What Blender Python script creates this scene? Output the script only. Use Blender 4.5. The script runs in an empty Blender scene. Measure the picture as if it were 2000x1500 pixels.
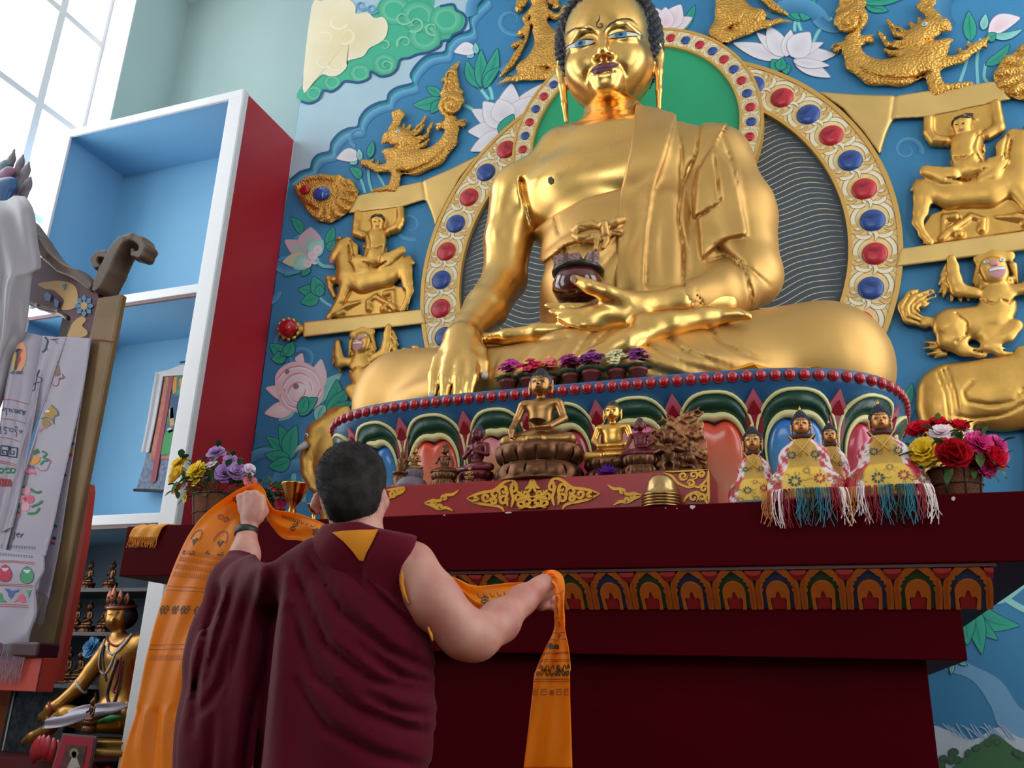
import bpy, bmesh, math, random, colorsys
import numpy as np
from mathutils import Vector, Matrix
from mathutils.bvhtree import BVHTree
from mathutils.geometry import tessellate_polygon
random.seed(7); rng = np.random.default_rng(7)
SC = bpy.context.scene
COL = SC.collection
PI = math.pi

# ---------------------------------------------------------------- camera
YAW, PIT, ROL, FPX, HC = math.radians(20.7157), math.radians(19.4015), math.radians(1.9169), 1710.88, 1.1
_f = np.array([-math.sin(YAW)*math.cos(PIT), math.cos(YAW)*math.cos(PIT), math.sin(PIT)])
_r = np.array([math.cos(YAW), math.sin(YAW), 0.0]); _u = np.cross(_r, _f)
_r, _u = _r*math.cos(ROL)+_u*math.sin(ROL), -_r*math.sin(ROL)+_u*math.cos(ROL)
EYE = np.array([0, 0, HC])
cam_d = bpy.data.cameras.new('camera'); cam = bpy.data.objects.new('camera', cam_d); COL.objects.link(cam)
cam_d.sensor_fit = 'HORIZONTAL'; cam_d.sensor_width = 36; cam_d.lens = FPX/2000*36
cam_d.clip_start = .05; cam_d.clip_end = 200
cam.matrix_world = Matrix(((_r[0], _u[0], -_f[0], 0), (_r[1], _u[1], -_f[1], 0), (_r[2], _u[2], -_f[2], HC), (0, 0, 0, 1)))
SC.camera = cam
SC.cycles.max_bounces = 7; SC.cycles.diffuse_bounces = 4; SC.cycles.glossy_bounces = 4; SC.cycles.transparent_max_bounces = 8
SC.cycles.caustics_reflective = False; SC.cycles.caustics_refractive = False

# ---------------------------------------------------------------- world, light, exposure
SC.view_settings.view_transform = 'Standard'; SC.view_settings.look = 'None'
SC.view_settings.gamma = 1; SC.view_settings.use_curve_mapping = False
SC.view_settings.exposure = EXPOSURE = 0.0
world = bpy.data.worlds.new('overcast_sky'); SC.world = world; world.use_nodes = True
_bg = world.node_tree.nodes['Background']
_bg.inputs['Color'].default_value = (0.93, 0.97, 1.0, 1); _bg.inputs['Strength'].default_value = SKY = 5.8
# daylight entering by the tall windows and the added high one: (x, y, z, size_y, size_z, turn, power)
DAYLIGHT = [(-7.35, 4.66, 5.3, 2.93, 7.4, 1, 1), (-7.35, .3, 5.3, 3.0, 7.4, 1, 1), (4.75, 4.66, 5.3, 2.93, 7.4, -1, 1), (4.75, .3, 5.3, 3.0, 7.4, -1, 1), (-1.35, -9.15, 6.6, 7.0, 3.2, 0, 1)]
for i, (x, y, z, sy, sz, t, pw) in enumerate(DAYLIGHT):
    l = bpy.data.lights.new('daylight', 'AREA'); l.shape = 'RECTANGLE'; l.size = sz; l.size_y = sy
    l.energy = pw; l.color = (0.95, 0.98, 1.0); l.cycles.is_portal = True
    o = bpy.data.objects.new('daylight', l); COL.objects.link(o); o.location = (x, y, z)
    o.rotation_euler = (0, -PI/2*t, 0)
    if t == 0: l.size, l.size_y = sy, sz; o.rotation_euler = (PI/2, 0, 0)

# ---------------------------------------------------------------- pixel helpers (photograph frame 2000x1500)
def ray(px, py): return _f + _r*(px-1000)/FPX - _u*(py-750)/FPX
def P(px, py, Y): d = ray(px, py); return EYE + d*(Y/d[1])
def PZ(px, py, Z): d = ray(px, py); return EYE + d*((Z-HC)/d[2])
def PX(px, py, X): d = ray(px, py); return EYE + d*(X/d[0])
def RP(rpx, p): return rpx*float((np.asarray(p)-EYE) @ _f)/FPX     # a radius in pixels at point p, in metres
def proj(p):
    v = np.asarray(p)-EYE; w = v @ _f
    return 1000+FPX*(v @ _r)/w, 750-FPX*(v @ _u)/w

# ---------------------------------------------------------------- materials
def lin(c):
    c = np.asarray(c[:3], float)/255
    return tuple(np.where(c <= .04045, c/12.92, ((c+.055)/1.055)**2.4)) + (1,)
MATS = {}
def mat(name, c, rough=.5, metal=0., bump=0., bscale=30., bdetail=3., var=0., vscale=6., spec=.5, coat=0., trans=0., c2=None, voro=0., sheen=0., alpha=1., rvar=0., attr=False, bdist=.01):
    if name in MATS: return MATS[name]
    m = bpy.data.materials.new(name); m.use_nodes = True; nt = m.node_tree; N = nt.nodes; L = nt.links
    b = N['Principled BSDF']; b.inputs['Base Color'].default_value = lin(c)
    b.inputs['Roughness'].default_value = rough; b.inputs['Metallic'].default_value = metal
    b.inputs['Specular IOR Level'].default_value = spec; b.inputs['Coat Weight'].default_value = coat
    b.inputs['Coat Roughness'].default_value = .12; b.inputs['Sheen Weight'].default_value = sheen
    if trans: b.inputs['Transmission Weight'].default_value = trans
    if alpha < 1: b.inputs['Alpha'].default_value = alpha
    tc = None
    if bump or var or rvar or voro:
        tc = N.new('ShaderNodeTexCoord')
    src = None
    if attr:
        a = N.new('ShaderNodeAttribute'); a.attribute_name = 'Col'; src = a.outputs['Color']; L.new(src, b.inputs['Base Color'])
    if var:
        n = N.new('ShaderNodeTexNoise'); n.inputs['Scale'].default_value = vscale; n.inputs['Detail'].default_value = 4
        L.new(tc.outputs['Object'], n.inputs['Vector'])
        mx = N.new('ShaderNodeMix'); mx.data_type = 'RGBA'
        if src: L.new(src, mx.inputs[6]); h = N.new('ShaderNodeHueSaturation'); h.inputs['Value'].default_value = 1-var; L.new(src, h.inputs['Color']); L.new(h.outputs[0], mx.inputs[7])
        else:
            mx.inputs[6].default_value = lin(c)
            mx.inputs[7].default_value = lin(c2) if c2 else tuple(v*(1-var) for v in lin(c)[:3])+(1,)
        rp = N.new('ShaderNodeMapRange'); rp.inputs[1].default_value = .38; rp.inputs[2].default_value = .62
        L.new(n.outputs['Fac'], rp.inputs[0]); L.new(rp.outputs[0], mx.inputs[0]); L.new(mx.outputs[2], b.inputs['Base Color'])
    if rvar:
        n = N.new('ShaderNodeTexNoise'); n.inputs['Scale'].default_value = vscale*1.7; n.inputs['Detail'].default_value = 5
        L.new(tc.outputs['Object'], n.inputs['Vector'])
        rp = N.new('ShaderNodeMapRange'); rp.inputs[1].default_value = .35; rp.inputs[2].default_value = .65
        rp.inputs[3].default_value = max(.02, rough-rvar); rp.inputs[4].default_value = rough+rvar
        L.new(n.outputs['Fac'], rp.inputs[0]); L.new(rp.outputs[0], b.inputs['Roughness'])
    if bump or voro:
        bp = N.new('ShaderNodeBump'); bp.inputs['Distance'].default_value = bdist
        if voro:
            n = N.new('ShaderNodeTexVoronoi'); n.inputs['Scale'].default_value = bscale; bp.inputs['Strength'].default_value = voro
            L.new(tc.outputs['Object'], n.inputs['Vector']); L.new(n.outputs['Distance'], bp.inputs['Height'])
        else:
            n = N.new('ShaderNodeTexNoise'); n.inputs['Scale'].default_value = bscale; n.inputs['Detail'].default_value = bdetail
            bp.inputs['Strength'].default_value = bump
            L.new(tc.outputs['Object'], n.inputs['Vector']); L.new(n.outputs['Fac'], bp.inputs['Height'])
        L.new(bp.outputs[0], b.inputs['Normal'])
    MATS[name] = m; return m
def translucent(name, c, fac=.4, rough=.6, sheen=.0, attr=False):
    if name in MATS: return MATS[name]
    m = mat(name, c, rough, sheen=sheen, attr=attr); nt = m.node_tree; N = nt.nodes; L = nt.links
    out = N['Material Output']; t = N.new('ShaderNodeBsdfTranslucent'); t.inputs[0].default_value = lin(c)
    if attr: L.new([n for n in N if n.type == 'ATTRIBUTE'][0].outputs['Color'], t.inputs[0])
    mx = N.new('ShaderNodeMixShader'); mx.inputs[0].default_value = fac
    L.new(N['Principled BSDF'].outputs[0], mx.inputs[1]); L.new(t.outputs[0], mx.inputs[2]); L.new(mx.outputs[0], out.inputs[0])
    return m

# ---------------------------------------------------------------- object helpers
def mesh_of(name, V, F, smooth=True):
    me = bpy.data.meshes.new(name)
    V = np.asarray(V, dtype=np.float64).reshape(-1, 3)
    me.from_pydata(V.tolist(), [], [list(map(int, f)) for f in F]) if not isinstance(F, np.ndarray) else _fast(me, V, F)
    if smooth: me.polygons.foreach_set('use_smooth', [True]*len(me.polygons))
    me.update(); return me
def _fast(me, V, F):
    n, k = F.shape
    me.vertices.add(len(V)); me.vertices.foreach_set('co', V.astype(np.float32).ravel())
    me.loops.add(n*k); me.loops.foreach_set('vertex_index', F.astype(np.int32).ravel())
    me.polygons.add(n); me.polygons.foreach_set('loop_start', np.arange(0, n*k, k, dtype=np.int32))
    me.update(calc_edges=True)
def link(name, me, m=None, parent=None, loc=None):
    o = bpy.data.objects.new(name, me); COL.objects.link(o)
    if m is not None and me is not None and not me.materials: me.materials.append(m)
    if loc is not None: o.location = loc
    if parent is not None:
        o.parent = parent
        if loc is None:
            o.matrix_parent_inverse = pinv(parent)
    return o
def pinv(parent):
    M = Matrix.Translation(parent.location)
    if parent.rotation_mode != 'QUATERNION': M = M @ parent.rotation_euler.to_matrix().to_4x4()
    M = M @ Matrix.Diagonal((*parent.scale, 1))
    if parent.parent is not None: M = pinv(parent.parent).inverted() @ parent.matrix_parent_inverse @ M
    return M.inverted()
def obj(name, V, F, m, parent=None, smooth=True, loc=None): return link(name, mesh_of(name, V, F, smooth), m, parent, loc)
def thing(name, loc, label=None, cat=None, group=None, rz=0):
    o = bpy.data.objects.new(name, None); COL.objects.link(o); o.location = tuple(map(float, loc)); o.rotation_euler = (0, 0, rz)
    o.empty_display_size = .05
    return tag(o, label, cat, group)
def tag(o, label=None, cat=None, group=None, kind=None):
    if label: o['label'] = label
    if cat: o['category'] = cat
    if group: o['group'] = group
    if kind: o['kind'] = kind
    return o
def copy_tree(o, parent=None):
    c = o.copy(); COL.objects.link(c); c.parent = parent
    for ch in [x for x in bpy.data.objects if x.parent == o]: copy_tree(ch, c)
    return c

class MB:                                       # collects plain shapes into one mesh
    def __init__(s): s.V = []; s.F = []; s.C = []
    def add(s, V, F, c=None):
        n = len(s.V); s.V += [tuple(map(float, v)) for v in V]; s.F += [tuple(int(i)+n for i in f) for f in F]
        if c is not None: s.C += [lin(c)]*len(V) if not isinstance(c[0], (tuple, list, np.ndarray)) else [lin(k) for k in c]
        return s
    def box(s, x0, x1, y0, y1, z0, z1, c=None):
        V = [(x, y, z) for z in (z0, z1) for y in (y0, y1) for x in (x0, x1)]
        return s.add(V, [(0, 2, 3, 1), (4, 5, 7, 6), (0, 1, 5, 4), (2, 6, 7, 3), (0, 4, 6, 2), (1, 3, 7, 5)], c)
    def tube(s, pts, rad, n=8, c=None, cap=True):
        V, F = tube(pts, rad, n, cap); return s.add(V, F, c)
    def lathe(s, prof, n=24, c=None, at=(0, 0, 0), sx=1, sy=1):
        V, F = lathe(prof, n); V = V*np.array([sx, sy, 1])+np.array(at); return s.add(V, F, c)
    def build(s, name, m, parent=None, smooth=False, bevel=0, loc=None):
        o = obj(name, s.V, s.F, m, parent, smooth, loc)
        if s.C: setcol(o.data, s.C)
        if bevel: md = o.modifiers.new('bevel', 'BEVEL'); md.width = bevel; md.segments = 2; md.limit_method = 'ANGLE'
        return o
def setcol(me, C):
    a = me.color_attributes.new('Col', 'FLOAT_COLOR', 'POINT'); a.data.foreach_set('color', np.asarray(C, np.float32).ravel())
def tube(pts, rad, n=8, cap=True):
    pts = np.asarray(pts, float); k = len(pts); rad = np.broadcast_to(np.asarray(rad, float), (k,))
    T = np.gradient(pts, axis=0); T /= np.linalg.norm(T, axis=1, keepdims=True)+1e-12
    up = np.array([0, 0, 1.]) if abs(T[0][2]) < .9 else np.array([1., 0, 0])
    V = []; A = np.cross(T[0], up); A /= np.linalg.norm(A)
    for i in range(k):
        A = A-T[i]*(A @ T[i]); A /= np.linalg.norm(A)+1e-12; B = np.cross(T[i], A)
        for j in range(n):
            a = 2*PI*j/n; V.append(pts[i]+rad[i]*(A*math.cos(a)+B*math.sin(a)))
    F = [(i*n+j, i*n+(j+1) % n, (i+1)*n+(j+1) % n, (i+1)*n+j) for i in range(k-1) for j in range(n)]
    if cap: F += [tuple(range(n-1, -1, -1)), tuple((k-1)*n+j for j in range(n))]
    return np.array(V), F
def lathe(prof, n=24):
    V = [(r*math.cos(2*PI*j/n), r*math.sin(2*PI*j/n), z) for r, z in prof for j in range(n)]
    F = [(i*n+j, i*n+(j+1) % n, (i+1)*n+(j+1) % n, (i+1)*n+j) for i in range(len(prof)-1) for j in range(n)]
    F += [tuple(range(n-1, -1, -1)), tuple((len(prof)-1)*n+j for j in range(n))]
    return np.array(V), F
def crom(pts, n=8, closed=False):                # Catmull-Rom through points of any dimension
    p = np.asarray(pts, float); k = len(p); out = []
    for i in range(k if closed else k-1):
        a, b, c, d = (p[(i+j) % k] if closed else p[min(max(i+j, 0), k-1)] for j in (-1, 0, 1, 2))
        for t in np.arange(n)/n:
            out.append(.5*((2*b)+(c-a)*t+(2*a-5*b+4*c-d)*t*t+(3*b-a-3*c+d)*t**3))
    if not closed: out.append(p[-1])
    return np.array(out)
def tess(pts2): return [tuple(t) for t in tessellate_polygon([[Vector((p[0], p[1], 0)) for p in pts2]])]

# ---------------------------------------------------------------- signed-distance sculpting
QUAL = 1.0
class SDF:
    def __init__(s, lo, hi, h):
        h = h/QUAL; s.lo = np.asarray(lo, float); s.h = h
        s.n = np.ceil((np.asarray(hi, float)-s.lo)/h).astype(int)+1
        s.d = np.full(s.n, 1e3, np.float32); s.ax = [np.arange(s.n[i], dtype=np.float32)*h+s.lo[i] for i in range(3)]
    def sub(s, lo, hi):
        a = np.clip(np.floor((np.asarray(lo)-s.lo)/s.h).astype(int), 0, s.n); b = np.clip(np.ceil((np.asarray(hi)-s.lo)/s.h).astype(int)+1, 0, s.n)
        sl = tuple(slice(a[i], b[i]) for i in range(3))
        return sl, s.ax[0][sl[0]][:, None, None], s.ax[1][sl[1]][None, :, None], s.ax[2][sl[2]][None, None, :]
    def _mix(s, sl, e, k, op):
        a = s.d[sl]
        if a.size == 0: return s
        if op == 'sub': e = -e
        sg = 1 if op == 'add' else -1
        if k <= 0: s.d[sl] = np.minimum(a, e) if sg > 0 else np.maximum(a, e)
        else:
            a2, e2 = a*sg, e*sg
            h = np.clip(.5+.5*(e2-a2)/k, 0, 1); s.d[sl] = (e2*(1-h)+a2*h-k*h*(1-h))*sg
        return s
    def cap(s, a, b, ra, rb=None, k=.03, op='add', fl=None):
        rb = ra if rb is None else rb; a = np.asarray(a, float); b = np.asarray(b, float); m = max(ra, rb)+max(k*1.5, 3*s.h)
        sl, X, Y, Z = s.sub(np.minimum(a, b)-m, np.maximum(a, b)+m)
        fy = 1.0
        if fl: fy = 1/fl[1]; yc = fl[0]; Y = (Y-yc)*fy+yc; a = a.copy(); b = b.copy(); a[1] = (a[1]-yc)*fy+yc; b[1] = (b[1]-yc)*fy+yc
        ab = b-a; L = float(ab @ ab)+1e-12
        t = np.clip(((X-a[0])*ab[0]+(Y-a[1])*ab[1]+(Z-a[2])*ab[2])/L, 0, 1)
        e = np.sqrt((X-a[0]-t*ab[0])**2+(Y-a[1]-t*ab[1])**2+(Z-a[2]-t*ab[2])**2)-(ra+(rb-ra)*t)
        return s._mix(sl, (e*(fl[1] if fl and fl[1] < 1 else 1)).astype(np.float32), k, op)
    def chain(s, pts, k=.03, op='add', fl=None):  # pts: (x,y,z,r)
        for p, q in zip(pts[:-1], pts[1:]): s.cap(p[:3], q[:3], p[3], q[3], k, op, fl)
        return s
    def ell(s, c, r, k=.03, op='add', R=None):
        c = np.asarray(c, float); r = np.broadcast_to(np.asarray(r, float), (3,)); m = r.max()+max(k*1.5, 3*s.h)
        sl, X, Y, Z = s.sub(c-m, c+m); X = X-c[0]; Y = Y-c[1]; Z = Z-c[2]
        if R is not None:
            X, Y, Z = (R[0][i]*X+R[1][i]*Y+R[2][i]*Z for i in range(3))
        k0 = np.sqrt((X/r[0])**2+(Y/r[1])**2+(Z/r[2])**2); k1 = np.sqrt((X/r[0]**2)**2+(Y/r[1]**2)**2+(Z/r[2]**2)**2)+1e-9
        return s._mix(sl, (k0*(k0-1)/k1).astype(np.float32), k, op)
    def box(s, c, hs, rad=.01, k=.02, op='add', R=None):
        c = np.asarray(c, float); hs = np.asarray(hs, float); m = np.linalg.norm(hs)+max(k*1.5, 3*s.h)
        sl, X, Y, Z = s.sub(c-m, c+m); X = X-c[0]; Y = Y-c[1]; Z = Z-c[2]
        if R is not None: X, Y, Z = (R[0][i]*X+R[1][i]*Y+R[2][i]*Z for i in range(3))
        q = [np.abs(v)-(hs[i]-rad) for i, v in enumerate((X, Y, Z))]
        e = np.sqrt(np.maximum(q[0], 0)**2+np.maximum(q[1], 0)**2+np.maximum(q[2], 0)**2)+np.minimum(np.maximum(np.maximum(q[0], q[1]), q[2]), 0)-rad
        return s._mix(sl, e.astype(np.float32), k, op)
    def pix(s):                                   # photograph coordinates of every grid point
        X, Y, Z = s.ax[0][:, None, None], s.ax[1][None, :, None], s.ax[2][None, None, :]-HC
        w = X*_f[0]+Y*_f[1]+Z*_f[2]
        return (1000+FPX*(X*_r[0]+Y*_r[1]+Z*_r[2])/w).astype(np.float32), (750-FPX*(X*_u[0]+Y*_u[1]+Z*_u[2])/w).astype(np.float32), (w/FPX).astype(np.float32)
    def mask(s, poly, k=.01, px=None):            # keep what lies inside a region drawn on the front view
        U, Vv, sc = px or s.pix(); e = polysd(U, Vv, poly)*sc
        return s._mix((slice(None),)*3, e, k, 'int')
    def groove(s, lines, depth, width, px=None):  # creases along lines drawn on the front view
        U, Vv, sc = px or s.pix()
        near = np.abs(s.d) < 6*s.h+abs(depth)*2
        u, v, c = U[near], Vv[near], sc[near]; acc = np.zeros_like(u)
        for ln in lines:
            ln = np.array([(q[0], q[1], q[2] if len(q) > 2 else 1.) for q in ln], float); w = ln[:, 2]
            best = np.full_like(u, 1e9); amp = np.ones_like(u)
            for i in range(len(ln)-1):
                a, b = ln[i][:2], ln[i+1][:2]; ab = b-a
                t = np.clip(((u-a[0])*ab[0]+(v-a[1])*ab[1])/(ab @ ab+1e-9), 0, 1)
                dd = (u-a[0]-t*ab[0])**2+(v-a[1]-t*ab[1])**2; up = dd < best
                best = np.where(up, dd, best); amp = np.where(up, w[i]+(w[i+1]-w[i])*t, amp)
            acc = np.maximum(acc, amp*np.exp(-(np.sqrt(best)*c/width)**2)) if depth > 0 else np.maximum(acc, amp*np.exp(-(np.sqrt(best)*c/width)**2))
        s.d[near] += (depth*acc).astype(np.float32); return s
    def mesh(s, smooth=1):
        d = s.d; n = s.n; ins = d < 0
        c = np.zeros(n-1, np.int8)
        cs = [(i, j, k) for i in (0, 1) for j in (0, 1) for k in (0, 1)]
        vw = lambda A, o: A[o[0]:n[0]-1+o[0], o[1]:n[1]-1+o[1], o[2]:n[2]-1+o[2]]
        for o in cs: c += vw(ins, o)
        act = (c > 0) & (c < 8); I = np.argwhere(act); idx = np.full(n-1, -1, np.int64); idx[act] = np.arange(len(I))
        D = {o: d[I[:, 0]+o[0], I[:, 1]+o[1], I[:, 2]+o[2]] for o in cs}
        acc = np.zeros((len(I), 3)); cnt = np.zeros(len(I))
        for o in cs:
            for a in range(3):
                if o[a] == 0:
                    q = list(o); q[a] = 1; q = tuple(q); A, B = D[o], D[q]; m = (A < 0) != (B < 0)
                    t = np.where(m, A/(A-B+1e-12), 0); p = np.tile(np.array(o, float), (len(I), 1)); p[:, a] = t
                    acc += p*m[:, None]; cnt += m
        V = (I+acc/cnt[:, None])*s.h+s.lo
        F = []
        for a in range(3):
            b, e = (a+1) % 3, (a+2) % 3
            sl0 = [slice(1, -1)]*3; sl0[a] = slice(0, -1); sl1 = list(sl0); sl1[a] = slice(1, None)
            A = ins[tuple(sl0)]; B = ins[tuple(sl1)]; J = np.argwhere(A != B)
            if not len(J): continue
            fl = A[J[:, 0], J[:, 1], J[:, 2]]; J = J+1; J[:, a] -= 1
            def cell(db, de): K = J.copy(); K[:, b] += db; K[:, e] += de; return idx[K[:, 0], K[:, 1], K[:, 2]]
            q = np.stack([cell(-1, -1), cell(0, -1), cell(0, 0), cell(-1, 0)], 1); q[~fl] = q[~fl][:, ::-1]
            F.append(q)
        F = np.concatenate(F) if F else np.zeros((0, 4), np.int64); F = F[(F >= 0).all(1)]
        for _ in range(smooth):
            S = np.zeros_like(V); w = np.zeros(len(V))
            for i in range(4):
                for j in ((i+1) % 4, (i-1) % 4):
                    for ax in range(3): S[:, ax] += np.bincount(F[:, i], V[F[:, j], ax], len(V))
                    w += np.bincount(F[:, i], minlength=len(V))
            V = V*.45+.55*S/np.maximum(w, 1)[:, None]
        return V, F
    def obj(s, name, m, parent=None, smooth=1):
        V, F = s.mesh(smooth); return obj(name, V, F, m, parent)
def polysd(U, Vv, poly):
    p = np.asarray(poly, np.float32); n = len(p); d = np.full(U.shape, 1e12, np.float32); ins = np.zeros(U.shape, bool)
    for i in range(n):
        a, b = p[i-1], p[i]; e = b-a; wx, wy = U-a[0], Vv-a[1]
        t = np.clip((wx*e[0]+wy*e[1])/(e @ e+1e-9), 0, 1); d = np.minimum(d, (wx-e[0]*t)**2+(wy-e[1]*t)**2)
        cr = ((a[1] > Vv) != (b[1] > Vv)); ins ^= cr & (U < (b[0]-a[0])*(Vv-a[1])/(b[1]-a[1]+1e-12)+a[0])
    d = np.sqrt(d); return np.where(ins, -d, d)
def rot(ax, a): return np.array(Matrix.Rotation(a, 3, ax))
def bvh_of(o): return BVHTree.FromPolygons([v.co[:] for v in o.data.vertices], [p.vertices[:] for p in o.data.polygons])
# things painted or inlaid on a curved surface: outlines in photograph coordinates dropped on the surface along the line of sight
def on_surface(bvh, px, py, off):
    d = Vector(ray(px, py)).normalized(); h = bvh.ray_cast(Vector(EYE), d)
    if h[0] is None: return None
    return h[0]+h[1]*off*(1 if h[1].dot(d) < 0 else -1)
def decal(bvh, name, outline, m, parent, off=.003, res=3.0, dome=0.):
    o = np.asarray(outline, float); lo, hi = o.min(0), o.max(0); nx = max(2, int((hi[0]-lo[0])/res)); ny = max(2, int((hi[1]-lo[1])/res))
    bm = bmesh.new(); vs = [bm.verts.new((p[0], p[1], 0)) for p in o]
    try: bm.faces.new(vs)
    except ValueError: bm.free(); return None
    for ax, a, b, n in ((0, lo[0], hi[0], nx), (1, lo[1], hi[1], ny)):
        for i in range(1, n):
            co = [0, 0, 0]; no = [0, 0, 0]; co[ax] = a+(b-a)*i/n; no[ax] = 1
            bmesh.ops.bisect_plane(bm, geom=bm.verts[:]+bm.edges[:]+bm.faces[:], plane_co=co, plane_no=no)
    bad = []
    for v in bm.verts:
        u, w = v.co.x, v.co.y; dd = off
        if dome: dd += dome*max(0., min(1., -float(polysd(np.array([u], np.float32), np.array([w], np.float32), o)[0])/(.35*min(hi-lo))))**.5
        p = on_surface(bvh, u, w, dd)
        if p is None: bad.append(v)
        else: v.co = p
    if bad: bmesh.ops.delete(bm, geom=bad, context='VERTS')
    me = bpy.data.meshes.new(name); bm.normal_update(); bm.to_mesh(me); bm.free()
    me.polygons.foreach_set('use_smooth', [True]*len(me.polygons)); return link(name, me, m, parent)
def stroke2(pts, w):                             # outline of a stroke along a 2D path; w a width or widths
    p = np.asarray(pts, float); t = np.gradient(p, axis=0); t /= np.linalg.norm(t, axis=1, keepdims=True)+1e-9
    n = np.stack([-t[:, 1], t[:, 0]], 1); w = np.broadcast_to(np.asarray(w, float), (len(p),))[:, None]/2
    return p+n*w, p-n*w
def surf_stroke(bvh, mb, pts, w, off=.004, c=None):
    a, b = stroke2(pts, w); A = [on_surface(bvh, *q, off) for q in a]; B = [on_surface(bvh, *q, off) for q in b]
    for i in range(len(a)-1):
        q = (A[i], A[i+1], B[i+1], B[i])
        if all(v is not None for v in q) and max((q[0]-q[1]).length, (q[0]-q[3]).length) < .3: mb.add(q, [(3, 2, 1, 0)], c)

# ================================================================ THE SETTING
CX = -1.345                       # axis of the statue
W, W2, XL, XR, YB, ZC = 6.45, 6.9, -7.2, 4.6, -9.0, 9.26
M_wall = mat('pale_teal_plaster', (176, 197, 194), .8, bump=.08, bscale=60, var=.04, vscale=.8)
M_white = mat('white_paint', (226, 224, 226), .45, bump=.03, bscale=80)
M_ceil = mat('ceiling_white', (225, 225, 222), .8)
M_floor = mat('wood_floor', (120, 78, 48), .35, var=.25, vscale=3)
M_mural = mat('mural_blue_paint', (54, 132, 180), .55, bump=.05, bscale=90, var=.10, vscale=1.3)
M_blue = mat('light_blue_paint', (128, 186, 222), .6, bump=.03, bscale=60, var=.03, vscale=1.)
M_red = mat('red_paint', (176, 26, 40), .42, bump=.05, bscale=50, var=.05, vscale=1.5)
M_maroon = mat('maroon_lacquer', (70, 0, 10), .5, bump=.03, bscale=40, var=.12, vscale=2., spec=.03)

def struct(o): o['kind'] = 'structure'; return o
b = MB(); b.box(XL-.6, XR+.6, YB-.3, W2+.3, -.2, 0); struct(b.build('floor', M_floor))
b = MB(); b.box(XL-.6, XR+.6, YB-.3, W2+.3, ZC, ZC+.2); struct(b.build('ceiling', M_ceil))
b = MB(); b.box(XL-.6, -4.85, YB-.3, YB, 0, ZC).box(2.15, XR+.6, YB-.3, YB, 0, ZC).box(-4.85, 2.15, YB-.3, YB, 0, 5.0).box(-4.85, 2.15, YB-.3, YB, 8.2, ZC); struct(b.build('wall_front', M_wall))  # opening for the added high window
b = MB(); b.box(XL-.6, XR+.6, W2, W2+.3, 0, ZC); struct(b.build('wall_rear', M_wall))
wall_back = struct((lambda b: (b.box(-4.95, 2.26, W, W2, 0, ZC), b)[1])(MB()).build('wall_back', M_mural))
# side walls with tall window openings
WIN = [(3.2, 6.13), (-1.2, 1.8)]; WZ0, WZ1 = 1.6, 9.0
def side_wall(x0, x1, name):
    b = MB(); ys = [YB]+[v for q in sorted(WIN) for v in q]+[W2]
    for i in range(0, len(ys), 2): b.box(x0, x1, ys[i], ys[i+1], 0, ZC)
    for y0, y1 in WIN: b.box(x0, x1, y0, y1, 0, WZ0); b.box(x0, x1, y0, y1, WZ1, ZC)
    return struct(b.build(name, M_wall))
side_wall(XL-.6, XL, 'wall_left'); side_wall(XR, XR+.6, 'wall_right')
def glass_mat():
    m = bpy.data.materials.new('window_glass'); m.use_nodes = True; N = m.node_tree.nodes; L = m.node_tree.links
    t = N.new('ShaderNodeBsdfTransparent'); g = N.new('ShaderNodeBsdfGlossy'); g.inputs['Roughness'].default_value = .02
    mx = N.new('ShaderNodeMixShader'); mx.inputs[0].default_value = .05
    L.new(t.outputs[0], mx.inputs[1]); L.new(g.outputs[0], mx.inputs[2]); L.new(mx.outputs[0], N['Material Output'].inputs[0]); return m
M_glass = glass_mat()
n = 0
for side, xw, dx in (('left', XL-.4, -1), ('right', XR+.4, 1)):
    for wi, (y0, y1) in enumerate(WIN):
        n += 1; win = thing(f'window_{n}', (xw, (y0+y1)/2, WZ0)); win['kind'] = 'structure'
        ym = [5.53, 4.72, 3.95] if wi == 0 else [y1-.75*k for k in (1, 2, 3)]
        zs = [2.0+1.2, 4.4, 5.62, 6.85, 8.07]; yy = [y0]+ym[::-1]+[y1]; zz = [WZ0]+zs+[WZ1]
        b = MB()
        for y in (y0, y1): b.box(xw-.05, xw+.05, y-.05 if y == y1 else y, y if y == y1 else y+.05, WZ0, WZ1)
        for z in (WZ0, WZ1): b.box(xw-.05, xw+.05, y0, y1, z-.05 if z == WZ1 else z, z if z == WZ1 else z+.05)
        b.build('window_frame', M_white, win, bevel=.008)
        for y in ym: MB().box(xw-.045, xw+.045, y-.045, y+.045, WZ0, WZ1).build('mullion', M_white, win, bevel=.008)
        for z in zs: MB().box(xw-.04, xw+.04, y0, y1, z-.04, z+.04).build('transom', M_white, win, bevel=.008)
        MB().box(min(xw, xw-dx*.4), max(xw, xw-dx*.4), y1-.012, y1, WZ0, WZ1).build('window_reveal', M_white, win)
        for ya, yb in zip(yy[:-1], yy[1:]):
            for za, zb in zip(zz[:-1], zz[1:]): MB().box(xw-.006, xw+.006, ya+.02, yb-.02, za+.02, zb-.02).build('pane', M_glass, win)

win = thing('window_5', (-1.35, YB-.15, 5.0)); win['kind'] = 'structure'; xs_ = np.linspace(-4.85, 2.15, 6)  # unseen high window behind the camera, added to brighten mural and statue
for i, x in enumerate(xs_): MB().box(max(x-.05, -4.85), min(x+.05, 2.15), YB-.2, YB-.1, 5.0, 8.2).build('mullion', M_white, win)
for z in (5.0, 6.55, 8.1): MB().box(-4.85, 2.15, YB-.2, YB-.1, z, z+.1).build('transom', M_white, win)
for x0, x1 in zip(xs_[:-1], xs_[1:]):
    for z0, z1 in ((5.1, 6.55), (6.65, 8.1)): MB().box(x0+.03, x1-.03, YB-.156, YB-.144, z0-.02, z1+.02).build('pane', M_glass, win)
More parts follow.
